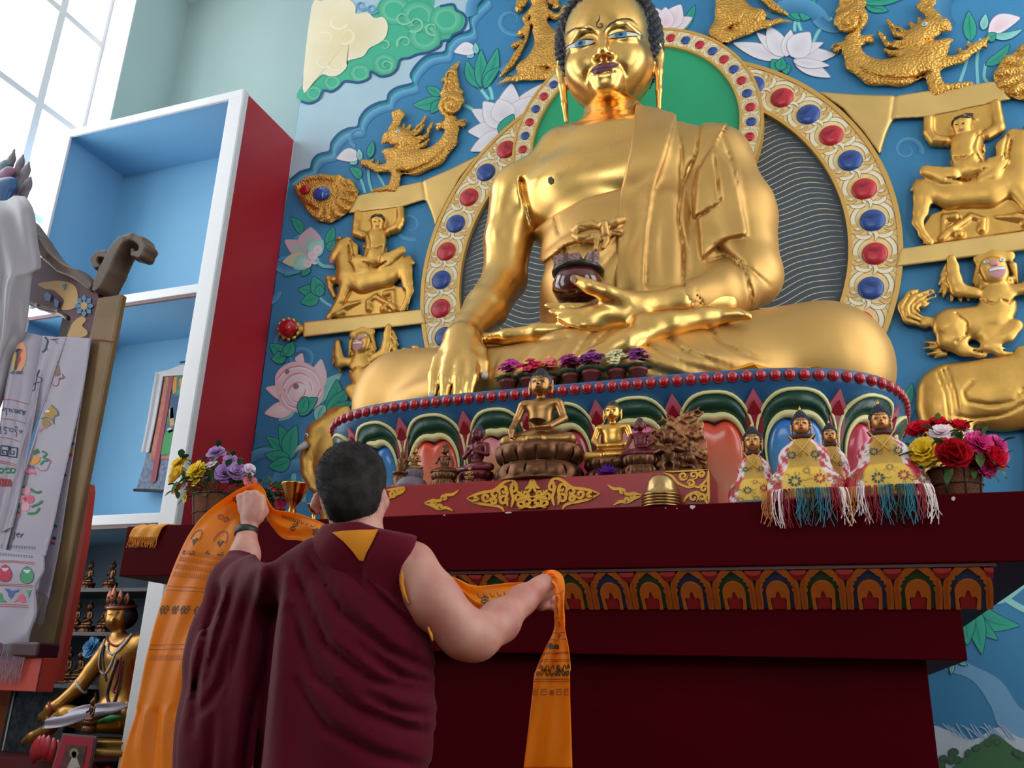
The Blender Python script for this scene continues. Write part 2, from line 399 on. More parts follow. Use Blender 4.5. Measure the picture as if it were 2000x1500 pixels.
# ---------------------------------------------------------------- tall open cabinet by the window
cab = thing('display_cabinet', (-6.05, 6.0, 0), 'tall open display cabinet with red side, light blue compartments and white edging', 'cabinet')
c0, c1, cy0, cy1, ct = -7.17, -4.95, 5.6, 6.44, 6.45
MB().box(c1-.03, c1, cy0+.02, cy1, 0, ct-.01).build('side_panel', M_red, cab)
MB().box(c0, c0+.03, cy0+.02, cy1, 0, ct-.02).build('side_panel', M_blue, cab)
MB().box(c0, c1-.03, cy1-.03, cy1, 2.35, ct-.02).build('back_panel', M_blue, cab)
MB().box(c0, c1-.03, cy1-.03, cy1, 0, 2.28).build('back_panel', mat('shaded_blue_paint', (74, 88, 104), .7), cab)  # same blue, darkened so the colour carries the lower compartment's shade
MB().box(c0+.03, c1-.03, cy0+.02, cy1-.03, ct-.05, ct-.02).build('top_panel', M_blue, cab)
M_brown = mat('brown_edge', (120, 92, 92), .6)
for z in (4.39, 2.35):
    sh_ = MB().box(c0+.03, c1-.03, cy0+.02, cy1-.03, z-.075, z).build('shelf', M_blue, cab)
    MB().box(c0+.08, c1-.15, cy0-.012, cy0+.02, z-.055, z+.03).build('edging', M_white, sh_, bevel=.006)
    MB().box(c0+.08, c1-.15, cy0-.004, cy0+.02, z-.085, z-.055).build('underlip', M_brown, sh_)
MB().box(c1-.16, c1+.006, cy0-.012, cy0+.02, 0, ct).build('corner_edging', M_white, cab, bevel=.008)
MB().box(c1-.022, c1+.012, cy0-.006, cy0+.06, 0, ct+.002).build('corner_edging', M_white, cab, bevel=.004)
MB().box(c0-.01, c0+.09, cy0-.012, cy0+.02, 0, ct).build('corner_edging', M_white, cab, bevel=.008)
MB().box(c0-.01, c1, cy0-.014, cy0+.02, ct-.08, ct+.005).build('top_edging', M_white, cab, bevel=.008)

# ---------------------------------------------------------------- altar
altar = thing('altar_table', (-1.3, 4.6, 0), 'dark maroon stepped altar table with painted lotus frieze in front of the big statue', 'altar')
SL0, SL1, SY, ST, SB = -3.345, .70, 3.45, 1.825, 1.580
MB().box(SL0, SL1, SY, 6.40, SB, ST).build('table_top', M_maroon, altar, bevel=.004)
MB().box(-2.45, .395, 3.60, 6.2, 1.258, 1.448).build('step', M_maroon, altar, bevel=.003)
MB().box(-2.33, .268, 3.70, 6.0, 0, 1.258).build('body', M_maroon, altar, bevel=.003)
FR0, FR1 = -2.60, .52           # frieze, sloping inwards
fb = MB(); V = [(FR0, 3.475, SB), (FR1, 3.475, SB), (FR1-.125, 3.60, 1.446), (FR0+.125, 3.60, 1.446), (FR0, 4.2, SB), (FR1, 4.2, SB), (FR1-.125, 4.2, 1.446), (FR0+.125, 4.2, 1.446)]
fb.add(V, [(0, 3, 2, 1), (1, 2, 6, 5), (0, 4, 7, 3), (3, 7, 6, 2), (0, 1, 5, 4)])
fr = fb.build('frieze', mat('frieze_dark', (70, 20, 18), .5), altar)
MB().box(FR0, FR1-.01, 3.462, 3.48, 1.567, 1.585).build('frieze_molding', mat('dark_brown_red', (70, 12, 16), .4), altar)
ex = np.array([1., 0, 0]); ev = np.array([0, .125, -.134]); evl = np.linalg.norm(ev); ev = ev/evl; en = np.cross(ex, ev); en = en if en[1] < 0 else -en
def tile_mesh(bg):
    m = MB(); sp = .1625; H = evl
    OR, OR2, RD, PK = (196, 104, 34), (168, 82, 26), (150, 26, 34), (196, 70, 70)
    def shape(pts, h, c, dome=0):
        pts = np.asarray(pts, float); ce = pts.mean(0); n = len(pts)
        V = [tuple(ex*p[0]+ev*p[1]+en*h) for p in pts]+[tuple(ex*p[0]+ev*p[1]+en*0.) for p in pts]
        t = tess(pts); F = []
        for a in t:
            q = np.cross(pts[a[1]]-pts[a[0]], pts[a[2]]-pts[a[0]]); F.append(tuple(a) if q > 0 else tuple(a[::-1]))
        F += [(i, (i+1) % n, n+(i+1) % n, n+i) for i in range(n)]
        m.add(V, F, c)
    s = sp/2
    shape([(-s, 0), (s, 0), (s, H), (-s, H)], .001, bg)
    for g in (-1, 1):            # flame shaped side leaves of the arch
        L = [(0, .004), (.018, .02), (.030, .034), (.042, .040), (.040, .052), (.052, .058), (.050, .070), (.060, .080), (.052, .094), (.058, .106), (.056, .13), (.058, H), (.0795, H), (.0805, .09), (.076, .06), (.066, .035), (.05, .016), (.035, 0)]
        shape([(g*p[0], p[1]) for p in L], .010, OR)
        L2 = [(.064, .05), (.070, .08), (.070, .15), (.064, H), (.066, .1)]
        shape([(g*p[0], p[1]) for p in L2], .013, OR2)
    th = np.linspace(0, PI, 15); A = [(.043*math.cos(t), .105-.05*math.sin(t)) for t in th]; B = [(.022*math.cos(t), .118-.035*math.sin(t)) for t in th]
    shape([(.040, H)]+A+[(-.040, H), (-.026, H), (-.030, .135), (-.022, .125), (-.012, .13)]+[(-.004, .1), (.004, .1)]+[(.012, .13), (.022, .125), (.030, .135), (.026, H)], .011, OR)
    shape([(.024, H), (.026, .125), (0, .088), (-.026, .125), (-.024, H)], .007, RD)
    for cx in (-s, s):
        q = [(cx+.03*math.cos(t), .004+.044*math.sin(t)) for t in np.linspace(0, PI, 12)]
        q = [(min(max(p[0], -s), s), p[1]) for p in q]; shape(q, .012, RD)
        q = [(cx+.03*math.cos(t), .004+.02*math.sin(t)) for t in np.linspace(0, PI, 8)]; q = [(min(max(p[0], -s), s), p[1]) for p in q]; shape(q, .0135, PK)
    me = mesh_of('arch_tile', m.V, m.F, False); setcol(me, m.C); me.materials.append(mat('frieze_paint', (200, 120, 60), .45, attr=True, var=.15, vscale=14)); return me
tm = [tile_mesh((34, 62, 110)), tile_mesh((26, 78, 52))]
k = 0; x = .094
for i in range(-3, 17):
    xx = .094-.1625*i
    if xx < FR0+.1 or xx > FR1-.08: continue
    o = link('arch_tile', tm[i % 2], None, fr); o.location = np.array([xx, 3.475, SB-.006])+en*.001
# chips in the lacquer
M_chip = mat('bare_plaster', (205, 190, 185), .8)
for px, py, w, h in ((1352, 990, 16, 9), (992, 1001, 17, 4), (1300, 992, 4, 2), (1322, 993, 3, 2), (1862, 974, 8, 9), (868, 1006, 6, 3)):
    p = P(px, py, SY-.0015); s = RP(1, p); q = [(w*s*.5*math.cos(a)*random.uniform(.6, 1.2), h*s*.5*math.sin(a)*random.uniform(.6, 1.2)) for a in np.linspace(0, 2*PI, 9)[:-1]]
    obj('paint_chip', [(p[0]+a, p[1], min(p[2]+c, ST-.002)) for a, c in q], [tuple(range(len(q)))[::-1]], M_chip, altar, False)

# red plinth box with gold fretwork, standing on the altar
BX0, BX1, BY0, BY1, BT = -2.15, -.475, 3.60, 3.86, 2.000
plinth = thing('plinth_box', ((BX0+BX1)/2, (BY0+BY1)/2, ST), 'long red plinth box with gold scroll fretwork on the altar under the small statues', 'plinth')
M_redbox = mat('red_varnished_wood', (158, 22, 26), .35, bump=.06, bscale=25, var=.12, vscale=4)
MB().box(BX0, BX1, BY0, BY1, ST, BT).build('box', M_redbox, plinth, bevel=.004)
M_fret = mat('gold_fretwork', (218, 158, 44), .4, metal=.25)
def fret(name, paths, w=5, flip=None):
    m = MB(); lay = [0]
    def put(pts, ww):
        lay[0] += 1
        pts = crom(pts, 6); a, c = stroke2(pts, ww); n = len(a); V = []; F = []
        for q in (a, c):
            for dy in (BY0-.005-.00035*lay[0], BY0):
                for t in q:
                    p = P(t[0], t[1], BY0); V.append((p[0], dy, min(max(p[2], ST), BT-.002)))
        for i in range(n-1): F += [(i, 2*n+i, 2*n+i+1, i+1), (i, i+1, n+i+1, n+i), (2*n+i, 3*n+i, 3*n+i+1, 2*n+i+1)]
        m.add(V, F)
    for ln in paths:
        put(ln, np.concatenate([[1.5], np.full((len(ln)-1)*6-1, w), [1.5]]) if False else w*np.clip(np.sin(np.linspace(.12, PI-.12, (len(ln)-1)*6+1))*1.5, .3, 1))
        if flip is not None: put([(2*flip-x, y-(2*flip-2*x)*.035) for x, y in ln], w*np.clip(np.sin(np.linspace(.12, PI-.12, (len(ln)-1)*6+1))*1.5, .3, 1))
    return tag(m.build(name, M_fret, plinth), kind='stuff')
def curl(cx, cy, r, a0, turns=1.3, g=1): return [(cx+r*(1-.75*t)*math.cos(a0+g*t*turns*2*PI), cy+r*(1-.75*t)*math.sin(a0+g*t*turns*2*PI)) for t in np.linspace(0, 1, 10)]
cxp = 1042
main = [[(912, 974), (925, 968), (945, 962), (965, 958), (985, 943), (1000, 938), (1010, 948), (1012, 960)], [(912, 974), (930, 982), (950, 986), (968, 988), (980, 992), (985, 1000)],
        curl(950, 972, 9, 0, 1.2), curl(968, 966, 10, 1, 1.2, -1), curl(985, 958, 10, 2, 1.2), curl(985, 978, 10, 0, 1.2, -1), curl(965, 980, 7, 3), curl(1003, 955, 9, 4, 1.2),
        [(985, 950), (992, 962), (990, 975), (993, 990)], [(1003, 942), (1000, 960), (1004, 975), (1000, 992)], curl(1015, 972, 9, 0), curl(1018, 986, 9, 2, 1.2, -1), curl(1028, 966, 9, 4, 1.2, -1), curl(1032, 982, 9, 1),
        [(1012, 960), (1022, 968), (1042, 972)], [(1012, 978), (1028, 974), (1042, 980)], [(1016, 992), (1030, 990), (1042, 993)], [(1040, 938), (1036, 950), (1028, 957)], [(1039, 940), (1040, 952), (1034, 964)], [(925, 968), (935, 976), (925, 980)]]
fret('fretwork', main, 5.5, cxp)
arrow = [[(830, 982), (845, 978), (860, 978), (870, 968), (885, 966), (897, 957)], [(830, 984), (845, 988), (858, 994), (872, 992), (885, 998)], curl(848, 981, 6, 0), curl(868, 973, 5, 2), curl(860, 990, 5, 1)]
fret('fretwork', arrow, 6)
fret('fretwork', [[(2*cxp-x, y-(2*cxp-2*x)*.035) for x, y in a] for a in arrow], 6)
corner = [[(1296, 924), (1312, 930), (1325, 944), (1345, 952), (1360, 950)], [(1384, 918), (1382, 935), (1370, 948), (1362, 952), (1350, 945)], [(1384, 960), (1378, 975), (1384, 985)], curl(1335, 930, 9, 0, 1.3), curl(1355, 928, 9, 2, 1.3, -1), curl(1372, 926, 7, 1), curl(1350, 945, 8, 3), curl(1375, 955, 7, 0, 1.2, -1), curl(1372, 972, 8, 2), curl(1355, 972, 10, 1, 1.3, -1), [(1335, 982), (1345, 968), (1360, 962), (1372, 966)], [(1384, 918), (1384, 950), (1385, 982)], [(1300, 922), (1340, 920), (1384, 917)]]
fret('fretwork', corner, 4.5)
fret('fretwork', [[(760, 975), (770, 968), (785, 962), (792, 953)], curl(768, 965, 7, 0), curl(780, 958, 6, 2), [(756, 958), (775, 955), (792, 952)]], 5)

# ---------------------------------------------------------------- big halo and head halo on the wall
HCX, HCZ, HR0, HR1 = -1.335, 4.49, 1.62, 1.975
def ring_arc(name, cx, cz, r0, r1, y0, y1, m, parent, a0=0, a1=2*PI, n=160, bev=0):
    b = MB(); V = []; F = []
    for i in range(n+1):
        a = a0+(a1-a0)*i/n
        for r, y in ((r0, y0), (r1, y0), (r1, y1), (r0, y1)): V.append((cx+r*math.cos(a), y, cz+r*math.sin(a)))
    for i in range(n):
        for j in range(4): F.append((i*4+j, (i+1)*4+j, (i+1)*4+(j+1) % 4, i*4+(j+1) % 4))
    b.add(V, F); return b.build(name, m, parent)
M_ringbase = mat('ochre_paint', (238, 200, 126), .45, var=.12, vscale=5, c2=(242, 216, 156))
M_rim = mat('gold_rim_paint', (216, 166, 84), .4, metal=.4)
M_slate = mat('slate_paint', (72, 80, 90), .55, var=.1, vscale=2)
M_green = mat('halo_green_paint', (30, 158, 106), .5, var=.06, vscale=1.5)
M_cream = mat('cream_line_paint', (226, 208, 160), .5)
M_scroll = mat('cream_scroll_paint', (238, 222, 178), .5, attr=True)
M_jred = mat('red_jewel_paint', (190, 36, 48), .3); M_jblue = mat('blue_jewel_paint', (44, 76, 146), .3)
M_line = mat('brown_line_paint', (186, 122, 62), .5)
halo = thing('body_halo', (HCX, W, HCZ-HR1), 'large round halo with red and blue jewels and dark wavy disc behind the statue', 'halo')
nh = thing('head_halo', (-1.367, W, 4.57), 'green head halo with a narrow jewelled border behind the statue\'s head', 'halo')
def disc(name, cx, cz, r, y, y1, m, parent, n=96):
    V = [(cx+r*math.cos(2*PI*i/n), yy, cz+r*math.sin(2*PI*i/n)) for yy in (y, y1) for i in range(n)]
    F = [tuple(range(n))]+[(i, n+i, n+(i+1) % n, (i+1) % n) for i in range(n)]
    return obj(name, V, F, m, parent, False)
disc('inner_disc', HCX, HCZ, HR0+.02, W-.02, W, M_slate, halo)
ring_arc('border_ring', HCX, HCZ, HR0, HR1, W-.055, W, M_ringbase, halo)
ring_arc('border_rim', HCX, HCZ, HR1-.022, HR1+.012, W-.063, W, M_rim, halo)
ring_arc('border_rim', HCX, HCZ, HR0-.012, HR0+.016, W-.063, W, M_rim, halo)
wl = MB()                         # wavy rays painted on the dark disc
for k in range(64):
    z0 = HCZ-1.6+k*.0505
    for sgn in (-1, 1):
        pts = []
        for t in np.linspace(0, 1, 26):
            x = HCX+sgn*(.35+t*1.28); z = z0+.050*math.sin(t*8+k*.05)+.012*math.sin(t*19+k*.3)+(t-.5)*.10
            if (x-HCX)**2+(z-HCZ)**2 < (HR0-.015)**2: pts.append((x, z))
        if len(pts) > 3:
            wv = .0058*np.clip(np.sin(np.linspace(.2, PI-.2, len(pts)))*2, .35, 1)
            a, c = stroke2(pts, wv); V = [(p[0], W-.0215, p[1]) for p in a]+[(p[0], W-.0215, p[1]) for p in c]; nn = len(a)
            wl.add(V, [(i, nn+i, nn+i+1, i+1) if sgn < 0 else (i, i+1, nn+i+1, nn+i) for i in range(nn-1)])
tag(wl.build('wave_lines', M_cream, [x for x in bpy.data.objects if x.parent == halo and x.name.startswith('inner_disc')][0]), kind='stuff')
def jewel_mesh(r, h, sw):
    V, F = lathe([(r, 0), (r*.985, h*.35), (r*.8, h*.75), (r*.45, h*.97), (.002, h)], 28)
    V = np.stack([V[:, 0], -V[:, 2], V[:, 1]], 1); return mesh_of('jewel', V, F)
def scroll_motif(r, sc, yb, mbf, mbl, M):
    """cream scrolls round one jewel: each a filled curl with a brown outline, painted flat on the ring"""
    def put(pts, wd, c, lay):
        pts = crom(np.array(pts)*sc, 4); n = len(pts); wds = wd*sc*np.clip(np.sin(np.linspace(.1, PI-.06, n))*1.35, .2, 1)
        for (mb, ww, ly, cc) in ((mbl, wds+.008*sc*r/.09, lay, None), (mbf, wds, lay+.0006, c)):
            a, b = stroke2(pts, ww); V = [M(p, ly) for p in a]+[M(p, ly) for p in b]
            mb.add(V, [(i, i+1, n+i+1, n+i) for i in range(n-1)], cc)
    CR, GO, OC = (240, 228, 196), (236, 206, 140), (228, 184, 106)
    for g in (-1, 1):
        put([(g*.02, -.135), (g*.085, -.115), (g*.125, -.06), (g*.13, .0), (g*.11, .05), (g*.075, .045)], .030, CR, .001)
        put([(g*.015, -.15), (g*.09, -.15), (g*.145, -.10), (g*.165, -.03), (g*.155, .03)], .026, GO, .0005)
        put([(g*.07, .075), (g*.12, .085), (g*.15, .055), (g*.14, .02), (g*.115, .03), (g*.125, .05)], .028, OC, .0015)
        put([(g*.02, .12), (g*.06, .135), (g*.10, .125), (g*.125, .10)], .028, CR, .002)
    put([(.0, .165), (.015, .125), (.005, .095), (-.02, .085), (-.025, .105), (-.01, .115)], .026, CR, .0025)
def jewels(parent, cx, cz, rm, jr, count, a0, yb, first_red):
    jm = [jewel_mesh(jr, jr*.32, 0), jewel_mesh(jr, jr*.32, 0)]; jm[0].materials.append(M_jred); jm[1].materials.append(M_jblue)
    mf, ml, ma = MB(), MB(), MB(); sc = jr/.088
    half = [a0+2*PI*i/count for i in range(-count//4, count//4+1)]
    for i, a in [(q, v) for q, v in enumerate(half)]+[(q, PI-v) for q, v in enumerate(half)]:
        if math.sin(a) < -.78 or (rm > 1.2 and math.hypot(cx+rm*math.cos(a)+1.367, cz+rm*math.sin(a)-5.67) < .95): continue
        red = (i % 2 == 0) == first_red
        o = link('jewel', jm[0 if red else 1], None, parent, None); o.matrix_parent_inverse = Matrix.Translation(-parent.location)
        o.location = (cx+rm*math.cos(a), yb-.001, cz+rm*math.sin(a))
        t = np.array([-math.sin(a), math.cos(a)]); nrm = np.array([math.cos(a), math.sin(a)])
        s2 = 1 if math.cos(a) > 0 else -1
        def M(p, ly, a=a, s2=s2):        # motif x -> radial, motif y -> along the ring (downwards)
            ang = a-s2*p[1]/rm; rr = rm+p[0]*s2; return (cx+rr*math.cos(ang), yb-.0005-ly, cz+rr*math.sin(ang))
        scroll_motif(jr, sc, yb, mf, ml, M)
        for q in (.035, .055, .075):
            pts = [(q*math.cos(t2)*sc, -.05*sc-q*.2+q*.75*math.sin(t2)*sc) for t2 in np.linspace(-.2, PI+.2, 12)]
            pts = [p for p in pts if p[0]**2+p[1]**2 < (jr*.93)**2]
            if len(pts) > 3:
                aa, bb = stroke2(pts, .0035*sc)
                hh = lambda p: -(jr*.32*math.sqrt(max(0, 1-(p[0]**2+p[1]**2)/jr**2))+.002)
                V = []
                for p in list(aa)+list(bb):
                    m3 = M(p, 0); V.append((m3[0], yb-.001+hh(p)*1.03, m3[2]))
                nn = len(aa); ma.add(V, [(j, j+1, nn+j+1, nn+j) for j in range(nn-1)])
    [tag(o_, kind='stuff') for o_ in (mf.build('scrollwork', M_scroll, parent), ml.build('scrollwork_outline', M_line, parent), ma.build('jewel_lines', mat('dark_line_paint', (60, 30, 60), .4), parent))]
jewels(halo, HCX, HCZ, (HR0+HR1)/2-.004, .092, 40, math.radians(2.2), W-.055, False)
disc('green_disc', -1.367, 5.67, .925, W-.10, W, M_green, nh)
ring_arc('border_ring', -1.367, 5.67, .915, 1.085, W-.12, W, M_ringbase, nh, n=128)
ring_arc('border_rim', -1.367, 5.67, 1.078, 1.098, W-.128, W, M_rim, nh, n=128)
ring_arc('border_rim', -1.367, 5.67, .908, .926, W-.128, W, M_rim, nh, n=128)
jewels(nh, -1.367, 5.67, 1.0, .043, 44, math.radians(3.2), W-.12, False)

# ================================================================ THE BIG STATUE
M_gold = mat('burnished_gold', (236, 186, 108), .31, 1., bump=.04, bscale=7, bdetail=3, var=.12, vscale=2.2, rvar=.07, bdist=.02)
M_goldm = mat('matte_gold', (208, 162, 94), .50, .85, bump=.03, bscale=5, var=.07, vscale=2., rvar=.05, bdist=.02)
buddha = thing('buddha_statue', (CX, 5.0, 2.62), 'huge golden seated Buddha statue with dark blue curled hair on the lotus throne', 'statue')
def Q(px, py, y, rpx): p = P(px, py, y); return (p[0], p[1], p[2], RP(rpx, p))
def chq(s, pts, k=.03, op='add'): return s.chain([Q(*p) for p in pts], k, op)
def step(s, poly, amt, edge=.012, px=None):      # raises the cloth inside a region: a folded layer with an edge
    U, Vv, sc = px or s.pix(); near = np.abs(s.d) < 6*s.h+amt*2
    e = polysd(U[near], Vv[near], poly)*sc[near]; s.d[near] -= amt*np.clip(.5-e/edge, 0, 1); return s

def torso(s, g=0., k=.10):
    for px, py, y, rx, rz, ry in ((1135, 385, 5.14, 118, 92, .33), (1268, 360, 5.14, 118, 92, .33), (1198, 378, 5.12, 190, 100, .355), (1194, 305, 5.15, 125, 72, .30), (1185, 500, 5.1, 118, 120, .36), (1180, 610, 5.08, 120, 90, .38)):
        p = P(px, py, y); s.ell(p, (RP(rx, p)+g, ry+g, RP(rz, p)+g), k)
    s.chain([Q(1196, 212, 5.36, 54), Q(1194, 262, 5.26, 62)], .05)
    for a in ((1100, 300, 5.15, 52), (1020, 376, 5.12, 60)): s.cap(Q(1180, 288, 5.24, 50)[:3], Q(*a)[:3], Q(1180, 288, 5.24, 50)[3]+g, Q(*a)[3]+g, k)
    s.cap(Q(1215, 276, 5.22, 50)[:3], Q(1395, 322, 5.1, 60)[:3], Q(1215, 276, 5.22, 50)[3]+g, Q(1395, 325, 5.1, 60)[3]+g, k)
    return s
# ---- bare golden skin: chest, right arm and hand, left forearm and hand, feet
s = SDF((-2.75, 3.95, 2.5), (-.25, 5.75, 5.45), .0155)
torso(s)
chq(s, [(1012, 392, 5.10, 56), (992, 470, 5.06, 46), (986, 545, 5.0, 43)], .05)
chq(s, [(985, 548, 5.0, 43), (948, 605, 4.72, 42), (912, 648, 4.45, 33)], .04)
chq(s, [(912, 648, 4.45, 33), (903, 668, 4.35, 36)], .03)
chq(s, [(905, 665, 4.35, 34), (858, 706, 4.19, 16)], .03); chq(s, [(905, 665, 4.35, 34), (917, 705, 4.17, 18)], .03); chq(s, [(902, 668, 4.32, 36), (886, 705, 4.17, 22)], .03)
for pts in ([(858, 704, 4.18, 16), (848, 735, 4.10, 13.5), (845, 772, 4.07, 10)], [(878, 705, 4.16, 16), (871, 740, 4.08, 14), (869, 776, 4.05, 11)],
            [(900, 706, 4.16, 16), (897, 741, 4.08, 14), (894, 777, 4.05, 11)], [(922, 704, 4.17, 16), (922, 738, 4.09, 14), (917, 770, 4.06, 11)]): chq(s, pts, .012)
chq(s, [(918, 672, 4.34, 26), (938, 690, 4.26, 15), (944, 712, 4.2, 13), (947, 736, 4.17, 9)], .02)
# left forearm and hand in the lap
chq(s, [(1405, 592, 4.70, 40), (1330, 594, 4.56, 35), (1255, 600, 4.46, 29), (1222, 604, 4.43, 31)], .03)
chq(s, [(1226, 602, 4.43, 31), (1175, 614, 4.46, 30), (1135, 616, 4.47, 22)], .04)
chq(s, [(1240, 618, 4.40, 26), (1185, 634, 4.40, 24)], .04)
for pts in ([(1155, 606, 4.42, 16), (1110, 602, 4.40, 12), (1066, 597, 4.40, 6.5)], [(1160, 617, 4.37, 16), (1112, 613, 4.35, 12), (1075, 609, 4.35, 6.5)],
            [(1165, 628, 4.35, 16), (1124, 625, 4.32, 11.5), (1090, 620, 4.32, 6.5)], [(1178, 638, 4.36, 15), (1140, 636, 4.31, 11), (1110, 632, 4.31, 6.5)]): chq(s, pts, .012)
chq(s, [(1222, 592, 4.38, 26), (1184, 572, 4.31, 17), (1152, 560, 4.28, 14), (1122, 545, 4.28, 10)], .025)
# feet
p = P(1176, 622, 4.40); s.ell(p, (RP(58, p), .10, RP(29, p)), .03)
chq(s, [(1258, 638, 4.36, 29), (1310, 634, 4.38, 25), (1378, 622, 4.47, 22), (1414, 617, 4.50, 18)], .04)
for a_, b_, c_ in ((1440, 611, 9), (1448, 614, 8), (1452, 618, 8), (1453, 621, 7)): chq(s, [(1405, 615+(b_-612)*.8, 4.48, 10), (a_, b_-2, 4.47, c_), (a_+14, b_+1, 4.47, c_*.7)], .012)
chq(s, [(1276, 646, 4.34, 26), (1222, 676, 4.28, 29), (1152, 714, 4.22, 32)], .05)
chq(s, [(952, 662, 4.44, 12), (990, 658, 4.40, 16), (1050, 650, 4.38, 18), (1106, 645, 4.38, 17)], .03)
s.groove([[(1019, 352), (1021, 372, .9), (1028, 400, .5), (1032, 430, .2)]], .05, .016)
s.groove([[(1136, 222), (1190, 216), (1252, 206)], [(1140, 236), (1195, 228), (1250, 219)]], .010, .010)
body = s.obj('body', M_gold, buddha, 2)
bv = bvh_of(body)
M_dark = mat('dark_bronze_hole', (60, 38, 16), .5)
decal(bv, 'nipple', [(1071, 348), (1077, 345), (1082, 350), (1081, 358), (1075, 361), (1071, 356)], M_dark, body, .004, 2)
M_nail = mat('pale_nail', (226, 200, 186), .3)
decal(bv, 'thumb_nail', [(941, 725), (948, 724), (952, 730), (951, 738), (946, 742), (940, 735)], M_nail, body, .005, 2)
decal(bv, 'finger_nail', [(839, 766), (846, 765), (849, 774), (845, 780), (839, 776)], M_nail, body, .005, 2)
decal(bv, 'thumb_nail', [(1113, 541), (1122, 538), (1128, 545), (1125, 552), (1117, 551)], mat('brown_nail', (150, 110, 80), .3), body, .005, 2)

# ---- matte golden robe
s = SDF((-2.2, 4.25, 2.6), (.12, 5.8, 5.2), .0125); g = .035
torso(s, g)
chq(s, [(1392, 318, 5.1, 70), (1440, 420, 5.04, 72), (1462, 540, 4.93, 62)], .08)
chq(s, [(1465, 540, 4.92, 60), (1420, 572, 4.76, 52), (1340, 590, 4.58, 42)], .06)
chq(s, [(1340, 590, 4.58, 60), (1316, 596, 4.54, 60)], .02) if False else None
chq(s, [(1300, 420, 4.95, 60), (1290, 600, 4.86, 70)], .08); chq(s, [(1350, 400, 5.05, 60), (1370, 520, 5.0, 60), (1360, 600, 4.9, 50)], .08)
px = s.pix()
s.cap(Q(1345, 590, 4.585, 30)[:3], Q(1280, 594, 4.50, 30)[:3], RP(35, P(1345, 590, 4.58)), RP(33, P(1280, 594, 4.5)), .02, 'sub')
s.mask([(1247, 205), (1300, 200), (1460, 225), (1500, 330), (1560, 560), (1510, 660), (1200, 690), (1203, 560), (1210, 450), (1215, 380), (1236, 290)], .012, px)
step(s, [(1240, 200), (1326, 200), (1318, 248), (1302, 312), (1279, 376), (1266, 456), (1260, 560), (1262, 690), (1195, 690), (1205, 450), (1210, 380), (1230, 290)], .022, .014, px)
step(s, [(1372, 200), (1480, 225), (1470, 262), (1421, 243), (1378, 305), (1334, 366), (1327, 424), (1338, 488), (1336, 545), (1400, 560), (1480, 330), (1460, 240)], -.0, .014, px)
step(s, [(1327, 200), (1372, 210), (1362, 296), (1333, 366), (1326, 424), (1337, 488), (1336, 560), (1262, 560), (1268, 456), (1281, 376), (1304, 312), (1320, 248)], -.014, .014, px)
step(s, [(1421, 236), (1395, 285), (1408, 396), (1354, 426), (1352, 372), (1362, 332), (1378, 305)], .050, .014, px)
step(s, [(1395, 285), (1440, 330), (1463, 457), (1418, 466), (1370, 505), (1363, 424), (1409, 397)], .040, .014, px)
step(s, [(1300, 569), (1326, 558), (1350, 566), (1372, 600), (1385, 640), (1290, 640)], .0, .02, px)
s.groove([[(1327, 224), (1317, 248), (1300, 312), (1277, 376), (1265, 456), (1260, 555)], [(1325, 254, .3), (1332, 300), (1329, 366, .5)], [(1370, 225), (1361, 296), (1332, 366), (1325, 424), (1337, 488), (1335, 545)],
          [(1421, 243), (1378, 305), (1360, 335), (1353, 420)], [(1410, 262, .4), (1430, 320), (1446, 380, .8), (1462, 455)], [(1378, 512, .5), (1420, 500), (1455, 528), (1468, 575), (1464, 605, .3)], [(1402, 484), (1450, 512), (1490, 548, .6), (1505, 560, .2)], [(1393, 288), (1407, 392)]], .024, .009, px)
s.groove([[(1350, 300, .2), (1345, 360), (1350, 450), (1356, 520, .3)], [(1300, 400, .2), (1295, 480), (1298, 560, .3)], [(1395, 480, .3), (1440, 520), (1450, 590, .3)]], .03, .04, px)
upper = s.obj('shoulder_robe', M_goldm, buddha, 2)
# waist garment with sash and bow
s = SDF((-2.1, 4.5, 2.75), (-.9, 5.7, 4.6), .0145); torso(s, .022)
p = P(1165, 560, 5.0); s.ell(p, (RP(108, p), .33, RP(78, p)), .08)
px = s.pix()
s.mask([(1042, 452), (1082, 421), (1140, 389), (1225, 366), (1235, 700), (1030, 700), (1030, 520)], .01, px)
step(s, [(1040, 452), (1082, 421), (1140, 389), (1225, 366), (1225, 424), (1121, 450), (1095, 466), (1058, 497), (1040, 500)], .022, .012, px)
step(s, [(1058, 497), (1095, 466), (1121, 453), (1225, 425), (1225, 445), (1108, 478), (1060, 514), (1050, 510)], .034, .012, px)
s.groove([[(1084, 424), (1092, 455)], [(1101, 482), (1102, 520), (1104, 560, .3)], [(1203, 440), (1190, 470), (1150, 505), (1110, 520, .3)], [(1203, 490), (1180, 520), (1150, 545, .3)]], .018, .010, px)
step(s, [(1212, 430), (1208, 462), (1170, 498), (1140, 505), (1150, 490), (1185, 462)], .03, .02, px)
wg = s.obj('waist_garment', M_goldm, buddha, 2); wb_ = bvh_of(wg)
def onw(px_, py_, r, lift=.012): q = on_surface(wb_, px_, py_, lift); q = q if q is not None else Vector(P(px_, py_, 4.7)); return (*q, RP(r, q))
s = SDF(np.array(P(1105, 500, 4.75))-np.array([.06, .30, .05]), np.array(P(1225, 420, 4.75))+np.array([.06, .20, .05]), .0075)
